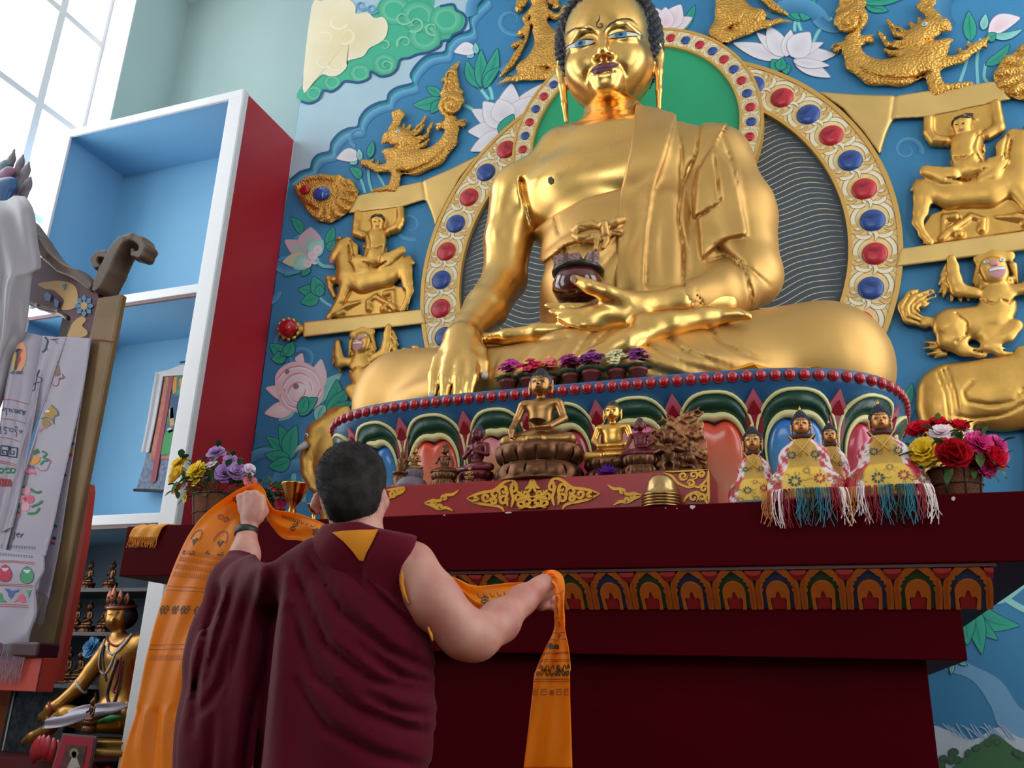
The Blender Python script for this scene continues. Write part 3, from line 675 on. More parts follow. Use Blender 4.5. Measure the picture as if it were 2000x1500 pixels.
for q in ([(1176, 447, 6), (1158, 442, 10), (1134, 445, 10), (1122, 452, 7)], [(1176, 455, 6), (1156, 462, 10), (1134, 466, 9), (1122, 462, 6)], [(1128, 450, 6), (1126, 462, 6)], [(1190, 445, 6), (1204, 436, 10), (1214, 432, 8)], [(1190, 453, 6), (1206, 452, 9), (1214, 450, 8)], [(1178, 458, 8), (1170, 472, 8), (1164, 488, 5)], [(1186, 458, 7), (1184, 472, 7), (1178, 486, 4)]): s.chain([onw(*c) for c in q], .006)
s.chain([onw(1180, 444, 11, .02), onw(1184, 454, 11, .02)], .004)
s.groove([[(1172, 450), (1145, 452), (1126, 457)], [(1172, 447), (1150, 446), (1134, 442)], [(1172, 456), (1150, 462), (1136, 470)], [(1192, 448), (1212, 441)], [(1192, 452), (1212, 456)], [(1174, 462), (1170, 484)], [(1175, 441), (1173, 458)], [(1190, 438), (1192, 456)]], .010, .005)
s.obj('sash_bow', M_goldm, wg, 1)
# robe over the crossed legs
s = SDF((-3.25, 3.98, 2.56), (.6, 5.85, 3.55), .0165)
kl, kr = (CX-1.24, 4.93, 2.87), (CX+1.34, 4.93, 2.87)
s.cap((CX-.4, 5.1, 2.88), kl, .31, .345, .1); s.cap((CX+.4, 5.1, 2.88), kr, .32, .365, .1)
s.cap(kl, (CX-.05, 4.52, 2.80), .35, .27, .12); s.cap(kr, (CX+.10, 4.52, 2.82), .36, .27, .12)
s.ell((CX, 4.60, 2.74), (1.15, .42, .22), .15); s.ell((CX, 5.1, 2.75), (1.62, .6, .28), .1)
s.box((CX, 5, 2.18), (3, 3, .41), .01, .03, 'sub')
px = s.pix()
fold = [[(1187, 648), (1166, 668), (1150, 700), (1145, 745, .4)], [(1170, 640), (1150, 655), (1128, 690), (1100, 720), (1085, 755, .4)], [(1100, 672, .3), (1075, 700), (1050, 760, .4)], [(1045, 680, .3), (1020, 705), (990, 750, .5)], [(975, 690, .4), (962, 720), (958, 760, .3)],
        [(1244, 665), (1290, 690), (1340, 715), (1400, 730)], [(1292, 650), (1330, 682), (1390, 706), (1425, 715, .5)], [(1372, 632), (1400, 660), (1450, 690), (1500, 705, .4)], [(1232, 675, .4), (1270, 720), (1330, 738)], [(1465, 618), (1420, 630), (1375, 637), (1310, 645)], [(955, 676), (1030, 668), (1110, 660)]]
s.groove(fold, .022, .013, px)
s.groove([[(1270, 690, .3), (1330, 722), (1400, 740, .3)], [(1320, 665, .3), (1380, 694), (1440, 712, .3)], [(1120, 720, .3), (1105, 750)], [(1065, 690, .3), (1025, 745)]], -.014, .03, px)
s.obj('leg_robe', M_goldm, buddha, 2)

# ---- head
HD = np.array(P(1190, 125, 5.24)); HRt = rot('X', math.radians(13)) @ rot('Z', math.radians(7)); HS = np.array([.94, .96, .98])
s = SDF((-.5, -.66, -.55), (.5, .55, .72), .0100)
s.ell((0, .06, .16), (.372, .43, .44), .05); s.ell((0, -.05, -.10), (.335, .335, .30), .10); s.ell((0, -.19, -.20), (.21, .21, .19), .12)
s.ell((0, -.350, -.345), (.11, .085, .065), .06)
for g in (-1, 1):
    s.ell((g*.175, -.26, -.13), (.13, .12, .12), .10)                       # cheek
    s.ell((g*.158, -.400, .012), (.120, .06, .040), .035, 'sub')           # eye socket
    s.ell((g*.150, -.322, -.012), (.110, .075, .050), .02)                    # eyelid
    s.chain([(g*.03, -.405, .06, .020), (g*.10, -.395, .105, .022), (g*.18, -.355, .105, .02), (g*.265, -.27, .055, .018)], .03)  # brow
s.chain([(0, -.395, .07, .028), (0, -.435, -.05, .034), (0, -.474, -.126, .040)], .03)   # nose
for g in (-1, 1):
    s.ell((g*.052, -.435, -.152), (.036, .045, .028), .02); s.ell((g*.024, -.462, -.187), (.014, .022, .018), .008, 'sub')
s.ell((0, -.375, -.27), (.13, .06, .07), .05)
for g in (-1, 1): s.chain([(0, -.430, -.252, .018), (g*.045, -.425, -.245, .019), (g*.118, -.375, -.258, .010)], .012)
s.chain([(-.10, -.385, -.278, .012), (-.04, -.418, -.296, .022), (.04, -.418, -.296, .022), (.10, -.385, -.278, .012)], .014)
s.chain([(-.11, -.40, -.268, .004), (0, -.445, -.272, .005), (.11, -.40, -.268, .004)], .008, 'sub')
for g in (-1, 1): s.chain([(g*.078, -.44, -.185, .006), (g*.135, -.385, -.235, .006), (g*.145, -.365, -.275, .004)], .03, 'sub')
for g in (-1, 1):                                                           # long ears
    s.chain([(g*.372, .02, .12, .045), (g*.392, .03, .02, .042), (g*.382, .0, -.12, .034), (g*.372, -.02, -.28, .026), (g*.362, -.03, -.42, .020)], .02)
    s.chain([(g*.40, -.03, .07, .02), (g*.405, -.03, -.03, .02)], .01, 'sub'); s.chain([(g*.39, -.05, -.18, .011), (g*.378, -.06, -.34, .010)], .01, 'sub')
V, F = s.mesh(2); V = V*HS @ HRt.T+HD
head = obj('head', V, F, M_gold, buddha)
hv = bvh_of(head)
# painted features, drawn as on the photograph
M_eyew = mat('eye_white_paint', (226, 220, 206), .35); M_iris = mat('blue_iris_paint', (74, 150, 186), .3); M_pup = mat('dark_blue_paint', (24, 44, 74), .3); M_lip = mat('mauve_lip_paint', (118, 66, 78), .4); M_brow = mat('dark_brow_paint', (40, 40, 52), .4)
def z3(p): return [(1050+x/3.75, y/3.75) for x, y in p]
decal(hv, 'eye_white', z3([(205, 370), (225, 335), (270, 315), (330, 296), (390, 292), (420, 300), (425, 312), (395, 325), (340, 338), (280, 345), (235, 352)]), M_eyew, head, .0035, 2)
decal(hv, 'eye_white', z3([(512, 285), (530, 262), (580, 244), (650, 234), (710, 240), (750, 255), (765, 268), (720, 262), (670, 268), (610, 278), (550, 282)]), M_eyew, head, .0035, 2)
decal(hv, 'iris', z3([(270, 315), (310, 301), (345, 295), (352, 312), (345, 332), (310, 346), (280, 345), (272, 330)]), M_iris, head, .005, 2)
decal(hv, 'iris', z3([(562, 250), (600, 240), (645, 235), (655, 250), (650, 266), (615, 277), (580, 278), (566, 266)]), M_iris, head, .005, 2)
decal(hv, 'pupil', z3([(300, 312), (322, 304), (332, 314), (326, 330), (306, 334), (298, 324)]), M_pup, head, .0065, 2)
decal(hv, 'pupil', z3([(597, 246), (622, 242), (630, 250), (622, 264), (602, 266), (594, 256)]), M_pup, head, .0065, 2)
decal(hv, 'lip', z3([(385, 525), (410, 495), (450, 470), (480, 462), (500, 466), (530, 455), (560, 458), (598, 468), (590, 482), (545, 505), (500, 522), (455, 538), (410, 540)]), M_lip, head, .003, 2)
mb = MB()
for ln, w in (([(200, 272), (230, 235), (275, 210), (330, 205), (385, 215), (430, 236)], 2.0), ([(478, 245), (500, 212), (545, 170), (610, 142), (680, 145), (735, 190)], 2.2),
              ([(198, 395), (222, 340), (270, 312), (340, 293), (420, 298)], 1.6), ([(505, 285), (530, 258), (590, 240), (660, 232), (720, 240), (780, 275)], 1.6), ([(235, 352), (290, 346), (345, 338), (400, 323), (425, 310)], 1.0), ([(520, 285), (600, 279), (670, 268), (760, 270)], 1.0),
              ([(447, 110), (455, 130), (448, 150), (434, 170), (436, 195), (455, 206), (475, 195), (472, 178), (458, 175), (452, 186)], 1.6), ([(390, 528), (420, 512), (480, 500), (540, 492), (590, 478)], 1.2)):
    pts = crom(z3(ln), 8); surf_stroke(hv, mb, pts, w*np.clip(np.sin(np.linspace(.15, PI-.15, len(pts)))*1.6, .35, 1), .006)
tag(mb.build('painted_brows', M_brow, head), kind='stuff')
# hair: cap, topknot and snail curls
M_hair = mat('blue_black_hair_paint', (30, 32, 42), .42)
s = SDF((-.5, -.5, -.35), (.5, .62, 1.05), .014)
s.ell((0, .085, .19), (.395, .425, .445), .02); s.ell((0, .12, .66), (.20, .20, .17), .08)
s.box((0, -.60, -.1), (.6, .42, .55), .05, .10, 'sub', rot('X', math.radians(-8))) ; s.box((0, -.1, -.45), (.6, .8, .28), .02, .05, 'sub', rot('X', math.radians(-20)))
V, F = s.mesh(1); hairV = V.copy(); V = V*HS @ HRt.T+HD; hair = obj('hair', V, F, M_hair, buddha)
hb = bvh_of(hair); cv = MB(); sv, sf = lathe([(.034, -.01), (.034, .008), (.027, .022), (.016, .03), (.013, .036), (.002, .042)], 8)
k = 0
for i in range(900):
    zf = 1-2*(i+.5)/900; ph = i*PI*(3-5**.5); d = np.array([math.sqrt(1-zf*zf)*math.cos(ph), math.sqrt(1-zf*zf)*math.sin(ph), zf])
    cen = np.array([0, .085, .22]); o = Vector((cen*HS) @ HRt.T+HD); dr = Vector(d @ HRt.T)
    h = hb.ray_cast(o+dr*1.4, -dr)
    if h[0] is None or zf < -.75: continue
    n_ = h[1]; q = n_.to_track_quat('Z', 'X').to_matrix(); cv.add([(q @ Vector(v*1.05))+h[0] for v in sv], sf)
tag(cv.build('hair_curls', M_hair, hair, True), kind='stuff')

# ---- lotus throne
throne = thing('lotus_throne', (CX, 5.0, ST), 'painted lotus throne with coloured petals and red beaded blue rim under the big statue', 'lotus throne')
LA, LBx, LY, LN, LXC = 1.60, 1.15, 5.2, 4.4, -1.243
def sup(a, off=0.):
    c, s_ = math.cos(a), math.sin(a); x = math.copysign(abs(c)**(2/LN), c)*(LA+off); y = math.copysign(abs(s_)**(2/LN), s_)*(LBx+off)
    return np.array([LXC+x, LY+y])
NA = 6001; AA = PI+PI*(lambda t: t-np.sin(4*PI*t)/(4*PI)*.96)(np.linspace(0, 1, NA)); PP = np.array([sup(a) for a in AA]); AL = np.concatenate([[0], np.cumsum(np.linalg.norm(np.diff(PP, axis=0), axis=1))]); ALT = AL[-1]
def arc(t):                                       # point and outward normal at arc length t along the front half
    t = np.clip(t, 0, ALT); x = np.interp(t, AL, PP[:, 0]); y = np.interp(t, AL, PP[:, 1]); e = .01
    dx = np.interp(min(t+e, ALT), AL, PP[:, 0])-np.interp(max(t-e, 0), AL, PP[:, 0]); dy = np.interp(min(t+e, ALT), AL, PP[:, 1])-np.interp(max(t-e, 0), AL, PP[:, 1])
    nrm = np.array([dy, -dx]); nrm /= np.linalg.norm(nrm)+1e-9; return np.array([x, y]), nrm
M_lblue = mat('throne_blue_paint', (36, 92, 140), .35, var=.1, vscale=3); M_lgreen = mat('petal_dark_green', (18, 62, 44), .35, var=.1, vscale=5); M_lyel = mat('petal_pale_yellow', (216, 204, 142), .4)
M_bead = mat('red_bead', (168, 20, 34), .25, coat=.5); M_pet = mat('petal_enamel', (200, 60, 50), .25, attr=True, coat=.35)
prof = [(2.588, -.05), (2.588, .03), (2.578, .04), (2.525, .035), (2.515, .03), (2.46, .0), (2.40, -.05), (2.2, -.09), (2.0, -.14), (1.93, -.17), (1.90, -.10), (ST, .02), (ST, -.3)]
V = []; F = []; na = 160
for z, off in prof:
    for i in range(na):
        hh = na//2; q, nr = arc(ALT*(i % hh)/hh); q = q+nr*off
        if i >= hh: q = np.array([2*LXC-q[0], 2*LY-q[1]])
        V.append((q[0], q[1], z))
for j in range(len(prof)-1):
    for i in range(na): F.append((j*na+i, j*na+(i+1) % na, (j+1)*na+(i+1) % na, (j+1)*na+i)[::-1])
F.append(tuple(range(na)))
obj('base', V, F, M_lblue, throne)
bm_ = lathe([(.0295, 0), (.028, .012), (.02, .024), (.01, .029), (.002, .030)], 14); bmesh_bead = mesh_of('bead', bm_[0], bm_[1]); bmesh_bead.materials.append(M_bead)
nb = int(ALT/.064)
for i in range(nb+1):
    p, nr = arc(i*ALT/nb); o = link('bead', bmesh_bead, None, throne, None); o.matrix_parent_inverse = Matrix.Translation(-throne.location)
    o.location = (p[0]+nr[0]*.033, p[1]+nr[1]*.033, 2.550); o.rotation_euler = Vector((nr[0], nr[1], .0)).to_track_quat('Z', 'Y').to_euler()
# petals between the red diamond leaves
LPO = [(2.62, .03), (2.47, .0), (2.40, -.05), (2.2, -.09), (2.0, -.14), (1.90, -.15), (1.82, -.1)]
def lsurf(t, z, h):
    p, nr = arc(t); off = np.interp(z, [q[0] for q in LPO][::-1], [q[1] for q in LPO][::-1]); return (p[0]+nr[0]*(off+h), p[1]+nr[1]*(off+h), z)
def px2arc(px_, py_):
    best = None
    for z in (2.45,):
        q = PZ(px_, py_, z); return q
def arc_at_px(px_, z=2.42):
    xs = [proj(lsurf(t, z, 0))[0] for t in np.linspace(0.0, ALT, 400)]; ts = np.linspace(0, ALT, 400)
    i0 = int(np.argmin(xs)); return float(np.interp(px_, xs[i0:], ts[i0:]))
DIA = [697, 790, 912, 1035, 1169, 1317, 1472, 1631, 1733]
TD = [arc_at_px(v) for v in DIA]; TD = [2*TD[0]-TD[1]]+TD+[2*TD[-1]-TD[-2]+.02]
PCOL = [((150, 20, 40), (230, 190, 190)), ((20, 96, 168), (170, 200, 220)), ((206, 60, 34), (230, 160, 120)), ((206, 120, 130), (190, 150, 40)), ((170, 20, 56), (220, 110, 130)), ((210, 110, 140), (196, 160, 60)), ((206, 62, 34), (236, 170, 140)), ((22, 100, 176), (176, 206, 220)), ((180, 24, 56), (230, 150, 150)), ((200, 190, 120), (230, 220, 180))]
def petal_outline(w, h, grow=0., notch=0.):       # heart topped drop: (u, v) with v from 0 (foot) to h (top)
    pts = []
    for t in np.linspace(0, 1, 15): v = t*h*.62; pts.append((w*(.44+.56*math.sin(t*PI/2)**1.2), v))
    for t in np.linspace(0, PI/2, 12)[1:]: pts.append((w*math.cos(t)**.8, h*.62+h*.38*math.sin(t)-(notch*h*.09*(t/(PI/2))**6)))
    pts = pts+[(-u, v) for u, v in pts[::-1][1:]]; return np.array(pts)+0.0
def petal(ti, wi, zi, hi, col, nm):
    root_ = None
    def strip(name, o0, o1, h0, h1, m, par=None):
        V = []; F = []; n_ = len(o0)
        for o_, hh in ((o0, .002), (o0, h0), (o1, h1), (o1, .002)):
            for u, v in o_: V.append(lsurf(ti+u, zi+v, hh))
        for j in range(3):
            for i in range(n_-1): F.append((j*n_+i, j*n_+i+1, (j+1)*n_+i+1, (j+1)*n_+i))
        return obj(name, V, F, m, par)
    A = [petal_outline(wi*s1, hi*s2, notch=nt) for s1, s2, nt in ((1., 1., 0), (.95, .97, 0), (.80, .845, .3), (.74, .80, .6))]
    # bulging coloured heart
    B = petal_outline(wi*.74, hi*.80, notch=1.); ce = np.array([0, hi*.42]); V = []; C = []; F = []; n_ = len(B); K = 9
    c_top, c_bot = np.array(col[0], float), np.array(col[1], float)
    for k_ in range(K+1):
        f_ = 1-k_/K
        for u, v in B:
            q = ce+(np.array([u, v])-ce)*f_; hh = .012+.052*math.sqrt(max(0, 1-f_**2.4)); V.append(lsurf(ti+q[0], zi+q[1], hh))
            m_ = np.clip((q[1]/hi/.80-.25)/.6, 0, 1)*.75+.25*f_; C.append(lin(c_bot*(1-m_)+c_top*m_))
    for k_ in range(K):
        for i in range(n_): F.append((k_*n_+i, k_*n_+(i+1) % n_, (k_+1)*n_+(i+1) % n_, (k_+1)*n_+i))
    o = obj('petal', V, F, M_pet, throne); setcol(o.data, C)
    strip('border', A[0], A[1], .036, .040, M_lyel, o); strip('band', A[1], A[2], .036, .030, M_lgreen, o); strip('border', A[2], A[3], .040, .034, M_lyel, o)
M_dia = mat('diamond_leaf_red', (140, 16, 34), .3); M_diap = mat('diamond_leaf_pink', (196, 96, 112), .35)
for i in range(len(TD)-1):
    ta, tb = TD[i], TD[i+1]; hw = (tb-ta)/2
    petal((ta+tb)/2, hw*1.0, 1.93, .56, PCOL[i % len(PCOL)], i)
for t in TD[1:-1]:
    for m, sc, h in ((M_diap, 1., .028), (M_dia, .66, .036)):
        q = [(0, .15*sc), (.062*sc, .05*sc), (.05*sc, -.05), (0, -.16), (-.05*sc, -.05), (-.062*sc, .05*sc)]
        V = [lsurf(t+u, 2.34+v, h) for u, v in q]+[lsurf(t+u*1.05, 2.34+v*1.05, 0) for u, v in q]
        obj('diamond_leaf', V, [(0, 1, 2, 3, 4, 5)]+[(i, (i+1) % 6, 6+(i+1) % 6, 6+i) for i in range(6)], m, throne, False)
# lower, drooping row of petals
for i in range(len(TD)-1):
    t = (TD[i]+TD[i+1])/2; w_ = (TD[i+1]-TD[i])*.46; V = []; F = []; C = []
    for a in range(9):
        for b_ in range(7):
            u = (b_/6*2-1); v = a/8; p, nr = arc(t+u*w_*(1-.15*v)); off = -.16+.20*v**.8; z = 1.955-.125*v-.03*u*u+.02*math.sin(v*PI)
            V.append((p[0]+nr[0]*off, p[1]+nr[1]*off, max(z, ST+.002))); C.append(lin(np.array(PCOL[i % 10][1])*.6+np.array(PCOL[i % 10][0])*.4))
    F = [(a*7+b_, (a+1)*7+b_, (a+1)*7+b_+1, a*7+b_+1) for a in range(8) for b_ in range(6)]
    o = obj('lower_petal', V, F, M_pet, throne); setcol(o.data, C)

# ================================================================ PAINTING ON THE MURAL WALL (flat paint, children of the wall)
M_paint = mat('mural_paint', (120, 160, 190), .55, attr=True, var=.05, vscale=2.5)
class Paint:
    def __init__(s): s.mb = MB(); s.y = W-.0012
    def w(s, p): q = P(p[0], p[1], W); return (q[0], s.y, q[2])
    def fill(s, pts, c, cin=None, f=.0, ctr=None, n=6, closed=True):     # colour c at the edge, cin at the centre
        o = crom(pts, n, True) if n > 1 else np.asarray(pts, float); s.y -= .0004
        if cin is None:
            t = tess(o); V = [s.w(p) for p in o]; F = []
            for a in t: q = np.cross(o[a[1]]-o[a[0]], o[a[2]]-o[a[0]]); F.append(a if q < 0 else a[::-1])
            s.mb.add(V, [tuple(x) for x in F], c)
        else:
            ce = np.asarray(ctr if ctr is not None else o.mean(0), float); k = len(o); V = []; C = []; R = 5
            for r in range(R+1):
                a = r/R; col = np.array(c, float)*(1-a)+np.array(cin, float)*a
                for p in o: V.append(s.w(p+(ce-p)*a*.999)); C.append(tuple(col))
            F = [(r*k+i, (r+1)*k+i, (r+1)*k+(i+1) % k, r*k+(i+1) % k) for r in range(R) for i in range(k)]
            ar = sum(o[i-1][0]*o[i][1]-o[i][0]*o[i-1][1] for i in range(k)); F = F if ar > 0 else [q[::-1] for q in F]
            s.mb.add(V, F, C)
        return o
    def line(s, pts, c, w=2., n=6, taper=True):
        o = crom(pts, n) if n > 1 else np.asarray(pts, float); s.y -= .0003; k = len(o)
        ww = w*np.clip(np.sin(np.linspace(.1, PI-.1, k))*2, .4, 1) if taper else w
        a, b = stroke2(o, ww); V = [s.w(p) for p in a]+[s.w(p) for p in b]
        s.mb.add(V, [(i, i+1, k+i+1, k+i) for i in range(k-1)], c)
    def done(s, name): return s.mb.build(name, M_paint, wall_back)
def leafpts(b, t, w, bend=0., pin=.35):
    b = np.array(b, float); t = np.array(t, float); d = t-b; L = np.linalg.norm(d); d /= L; n = np.array([-d[1], d[0]])
    A = []; Bp = []
    for u in np.linspace(0, 1, 9):
        prof = math.sin(PI*u**.85)**.8*(1-.15*u) if 0 < u < 1 else 0; c = b+d*L*u+n*bend*L*math.sin(PI*u)
        A.append(c+n*w*prof); Bp.append(c-n*w*prof)
    return [A[0]]+A[1:-1]+[A[-1]]+Bp[1:-1][::-1]
PINK = ((244, 232, 236), (236, 196, 208)); WHT = ((240, 236, 240), (226, 214, 226)); LEAF = ((44, 172, 142), (32, 154, 130)); LN_ = (18, 84, 112); TEAL = ((150, 214, 204), (110, 190, 186))
def petalp(pt, b, t, w, col, bend=0., ln=(205, 170, 190), lw=1.0):
    o = leafpts(b, t, w, bend); pt.fill(o, col[0], col[1], ctr=np.array(b)*.7+np.array(t)*.3, n=3); pt.line(list(o)+[o[0]], ln, lw, 3, False)
def leaf(pt, b, t, w, bend=0., col=LEAF, vein=True):
    o = leafpts(b, t, w, bend); pt.fill(o, col[0], col[1], n=3); pt.line(list(o)+[o[0]], LN_, 1.6, 3, False)
    if vein: d = np.array(t)-np.array(b); n_ = np.array([-d[1], d[0]]); pt.line([np.array(b), np.array(b)+d*.5+n_*bend, np.array(b)+d*.85+n_*bend*.5], (22, 112, 112), 1.0, 4)
def swirl(pt, cx, cy, r, a0=0., turns=1.15, c=(104, 176, 216), base=(46, 118, 166), g=1):
    pts = [(cx+r*(1-.8*t)*math.cos(a0+g*t*turns*2*PI), cy+r*.9*(1-.8*t)*math.sin(a0+g*t*turns*2*PI)) for t in np.linspace(0, 1, 22)]
    k = len(pts); pt.y -= .0004; inner = [((cx-p[0])*.38+p[0], (cy-p[1])*.38+p[1]) for p in pts]
    V = [pt.w(p) for p in pts]+[pt.w(p) for p in inner]; C = [c]*k+[base]*k
    pt.mb.add(V, [(i, k+i, k+i+1, i+1) if g < 0 else (i, i+1, k+i+1, k+i) for i in range(k-1)], C)
def puff(pt, cx, cy, r, c=(96, 168, 212), base=(46, 118, 168), a0=0, a1=2*PI, ry=.9):   # soft-edged blue cloud lobe
    pts = [(cx+r*math.cos(a), cy+r*ry*math.sin(a)) for a in np.linspace(a0, a1, 26)]; k = len(pts); pt.y -= .0004
    inner = [((cx-p[0])*.45+p[0], (cy-p[1])*.45+p[1]) for p in pts]; V = [pt.w(p) for p in pts]+[pt.w(p) for p in inner]
    pt.mb.add(V, [(i, i+1, k+i+1, k+i) for i in range(k-1)], [c]*k+[base]*k)
Z2 = lambda L: [(560+x*.3, y*.3) for x, y in L]
# -- pale sky corner with clouds
pt = Paint(); BL = (46, 118, 168)
bnd = Z2([(20, 1175), (90, 1120), (155, 1098), (168, 1050), (205, 1008), (280, 985), (292, 930), (340, 870), (400, 838), (462, 826), (478, 770), (520, 712), (590, 672), (652, 655), (668, 608), (720, 570), (822, 540), (808, 490), (840, 430), (900, 372), (960, 350), (1030, 337), (1048, 280), (1095, 230), (1180, 205), (1200, 175), (1190, 110), (1225, 55), (1275, 8), (1300, -20)])
pt.fill(bnd+[(985, -90), (1010, -260), (650, -260), (618, -40), (613, 0), (593, 150), (573, 291), (566, 345)], (176, 204, 218), None, n=1)
scal = crom(bnd, 5)
for o, c, w in ((0, (22, 84, 142), 5), (5, (40, 148, 150), 4)): pt.line(scal+np.array([o*.7, o]), c, w, 1, False)
pt.y -= .0004; k = len(scal); inner = scal+np.array([13, 19])
pt.mb.add([pt.w(p) for p in scal+np.array([5, 7])]+[pt.w(p) for p in inner], [(i, i+1, k+i+1, k+i) for i in range(k-1)], [(112, 180, 220)]*k+[BL]*k)
pt.done('painted_sky')
pt = Paint(); pt.y -= .004
gcl = [(545, 100), (600, 20), (680, -40), (950, -40), (945, 75), (1000, 45), (1085, 32), (1105, 70), (1150, 92), (1172, 140), (1145, 200), (1085, 232), (1062, 262), (1012, 272), (1000, 305), (930, 342), (850, 358), (800, 380), (742, 392), (722, 450), (680, 488), (610, 500), (552, 468), (540, 512), (470, 540), (382, 532), (340, 572), (290, 600), (242, 592), (208, 650), (150, 675), (95, 662), (100, 560)]
pt.fill(Z2(gcl), (64, 178, 142), None, n=4)
for x, y, r in ((700, 70, 110), (860, 110, 120), (1040, 130, 110), (900, 240, 110), (640, 420, 80), (480, 480, 70), (300, 540, 60), (180, 610, 60)):
    q = Z2([(x, y)])[0]; puff(pt, q[0], q[1], r*.3, (44, 162, 126), (110, 200, 164), 0, 2*PI, .9)
pt.line(Z2(gcl[5:-1]), (20, 78, 128), 4.5, 5, False)
for x, y, r, a, g in ((770, 280, 60, 2.5, 1), (640, 300, 50, 3.4, 1), (650, 430, 50, 1.2, -1), (760, 120, 62, .5, 1), (840, 160, 70, 2.2, -1), (950, 190, 60, 1, 1)):
    q = Z2([(x, y)])[0]; swirl(pt, q[0], q[1], r*.3, a, 1.1, (150, 214, 180), (70, 180, 142), g)
ccl = [(165, 52), (230, 12), (330, -20), (420, 10), (452, 50), (455, 95), (530, 86), (575, 122), (630, 116), (662, 172), (645, 250), (592, 292), (540, 320), (500, 372), (400, 402), (395, 440), (350, 488), (290, 502), (235, 490), (180, 540), (108, 580)]
pt.fill(Z2(ccl), (240, 226, 196), (232, 212, 162), n=4)
for x, y, r, a, g in ((330, 140, 80, .3, 1), (390, 230, 80, 2, -1), (260, 260, 60, 4, 1), (240, 400, 60, 1, 1), (330, 420, 70, 3, -1)):
    q = Z2([(x, y)])[0]; swirl(pt, q[0], q[1], r*.3, a, .8, (248, 236, 208), (232, 214, 170), g)
for x, y in ((490, 40), (560, 60)): q = Z2([(x, y)])[0]; swirl(pt, q[0], q[1], 14, .5, 1.2, (120, 180, 220), (60, 130, 190))
pt.done('painted_cloud')
# -- soft blue swirls
pt = Paint()
for cx, cy, r, a, tn, g in ((800, 440, 36, 1.2, 1.2, 1), (1772, 293, 34, .3, 1.2, -1), (1000, 40, 40, .5, 1, 1), (705, 265, 30, 2, .7, 1), (600, 470, 50, 1, .6, 1), (565, 520, 30, 3, .7, 1), (560, 660, 40, 1, .6, 1)):
    swirl(pt, cx, cy, r, a, tn, (96, 166, 208), (44, 116, 162), g)
for cx, cy, r, a0, a1 in ((590, 700, 24, 2.6, 7.6), (520, 920, 50, PI, 2*PI), (590, 950, 60, PI, 2*PI), (565, 500, 40, 0, PI), (520, 570, 30, 0, PI), (1555, 60, 70, 3.6, 6), (1900, 20, 80, 2.4, 5), (1630, 20, 50, .4, 2.6), (1010, 95, 60, .2, 2.2), (960, 20, 50, 2.8, 5)): puff(pt, cx, cy, r, (92, 162, 206), (46, 118, 164), a0, a1)
pt.done('painted_swirls')
# -- lotus flowers and leaves, left side
def bud(pt, x, y, s=1., g=1, pink=False):
    petalp(pt, (x+g*14*s, y+4*s), (x+g*2*s, y+14*s), 8*s, TEAL, 0, LN_); petalp(pt, (x+g*20*s, y), (x-g*22*s, y+4*s), 13*s, PINK if pink else WHT, .1*g, (170, 150, 180)); petalp(pt, (x+g*20*s, y+8*s), (x+g*18*s, y-14*s), 6*s, TEAL, 0, LN_)
def lotus(name, petals, col, stem=(), leaves=(), base=None):
    pt = Paint()
    for ln in stem: pt.line(ln, (120, 200, 204), 7, 6, False); pt.line(ln, (150, 220, 216), 3, 6, False)
    for l in leaves: leaf(pt, *l)
    for q in petals: petalp(pt, *q[:3], q[3] if len(q) > 3 and q[3] is not None and isinstance(q[3], tuple) else col, q[4] if len(q) > 4 else 0.)
    if base: leaf(pt, *base[0]); [leaf(pt, *b_) for b_ in base[1:]]
    return pt.done(name)
lotus('painted_lotus', [((985, 250), (922, 215), 18), ((990, 255), (915, 258), 20), ((990, 260), (920, 296), 18), ((985, 245), (1062, 165), 18), ((990, 250), (1000, 165), 26), ((985, 250), (945, 200), 24), ((985, 250), (1040, 190), 22), ((990, 240), (975, 195), 26)], WHT, [[(945, 230), (920, 212), (905, 205)], [(955, 195), (940, 175), (925, 150)], [(962, 195), (958, 175), (945, 155)]],
      [((940, 175), (905, 140), 11, .1), ((938, 172), (912, 118), 12, -.1), ((940, 172), (940, 98), 14), ((944, 172), (972, 95), 14, .05), ((946, 174), (978, 132), 10, -.1)], [((975, 262), (1004, 225), 16, .1)])
pt = Paint(); leaf(pt, (862, 192), (806, 205), 14, -.1); leaf(pt, (862, 186), (832, 170), 10); leaf(pt, (860, 196), (842, 222), 10); bud(pt, 910, 98, 1.05, 1); bud(pt, 682, 306, 1.1, 1)
for ln in ([(690, 330), (705, 350), (714, 378)], [(720, 330), (722, 355), (728, 375)], [(735, 335), (745, 352), (752, 365)]): pt.line(ln, (130, 205, 210), 5, 6, False)
leaf(pt, (706, 350), (684, 328), 10, .1); leaf(pt, (722, 310), (729, 276), 8); pt.done('painted_buds')
M_TL = ((150, 214, 200), (196, 226, 218)); PT = ((226, 170, 190), (150, 214, 200))
pt = Paint(); leaf(pt, (590, 458), (568, 424), 10, .1); leaf(pt, (640, 480), (652, 442), 10); leaf(pt, (640, 490), (655, 470), 9); leaf(pt, (600, 520), (555, 540), 12, .1); leaf(pt, (605, 520), (590, 540), 9)
for q in (((605, 500), (557, 470), 17, PT), ((605, 505), (553, 512), 16, ((220, 200, 160), (160, 216, 200))), ((605, 495), (608, 445), 26, PT), ((605, 505), (575, 525), 15, M_TL), ((605, 498), (632, 470), 18, M_TL)): petalp(pt, *q[:4], 0, (160, 190, 190))
for x, y, r in ((612, 500, 10), (622, 488, 8), (602, 516, 8), (616, 510, 8)): pt.fill([(x+r*math.cos(a), y+r*math.sin(a)) for a in np.linspace(0, 2*PI, 9)[:-1]], (240, 226, 232), (228, 200, 214), n=2)
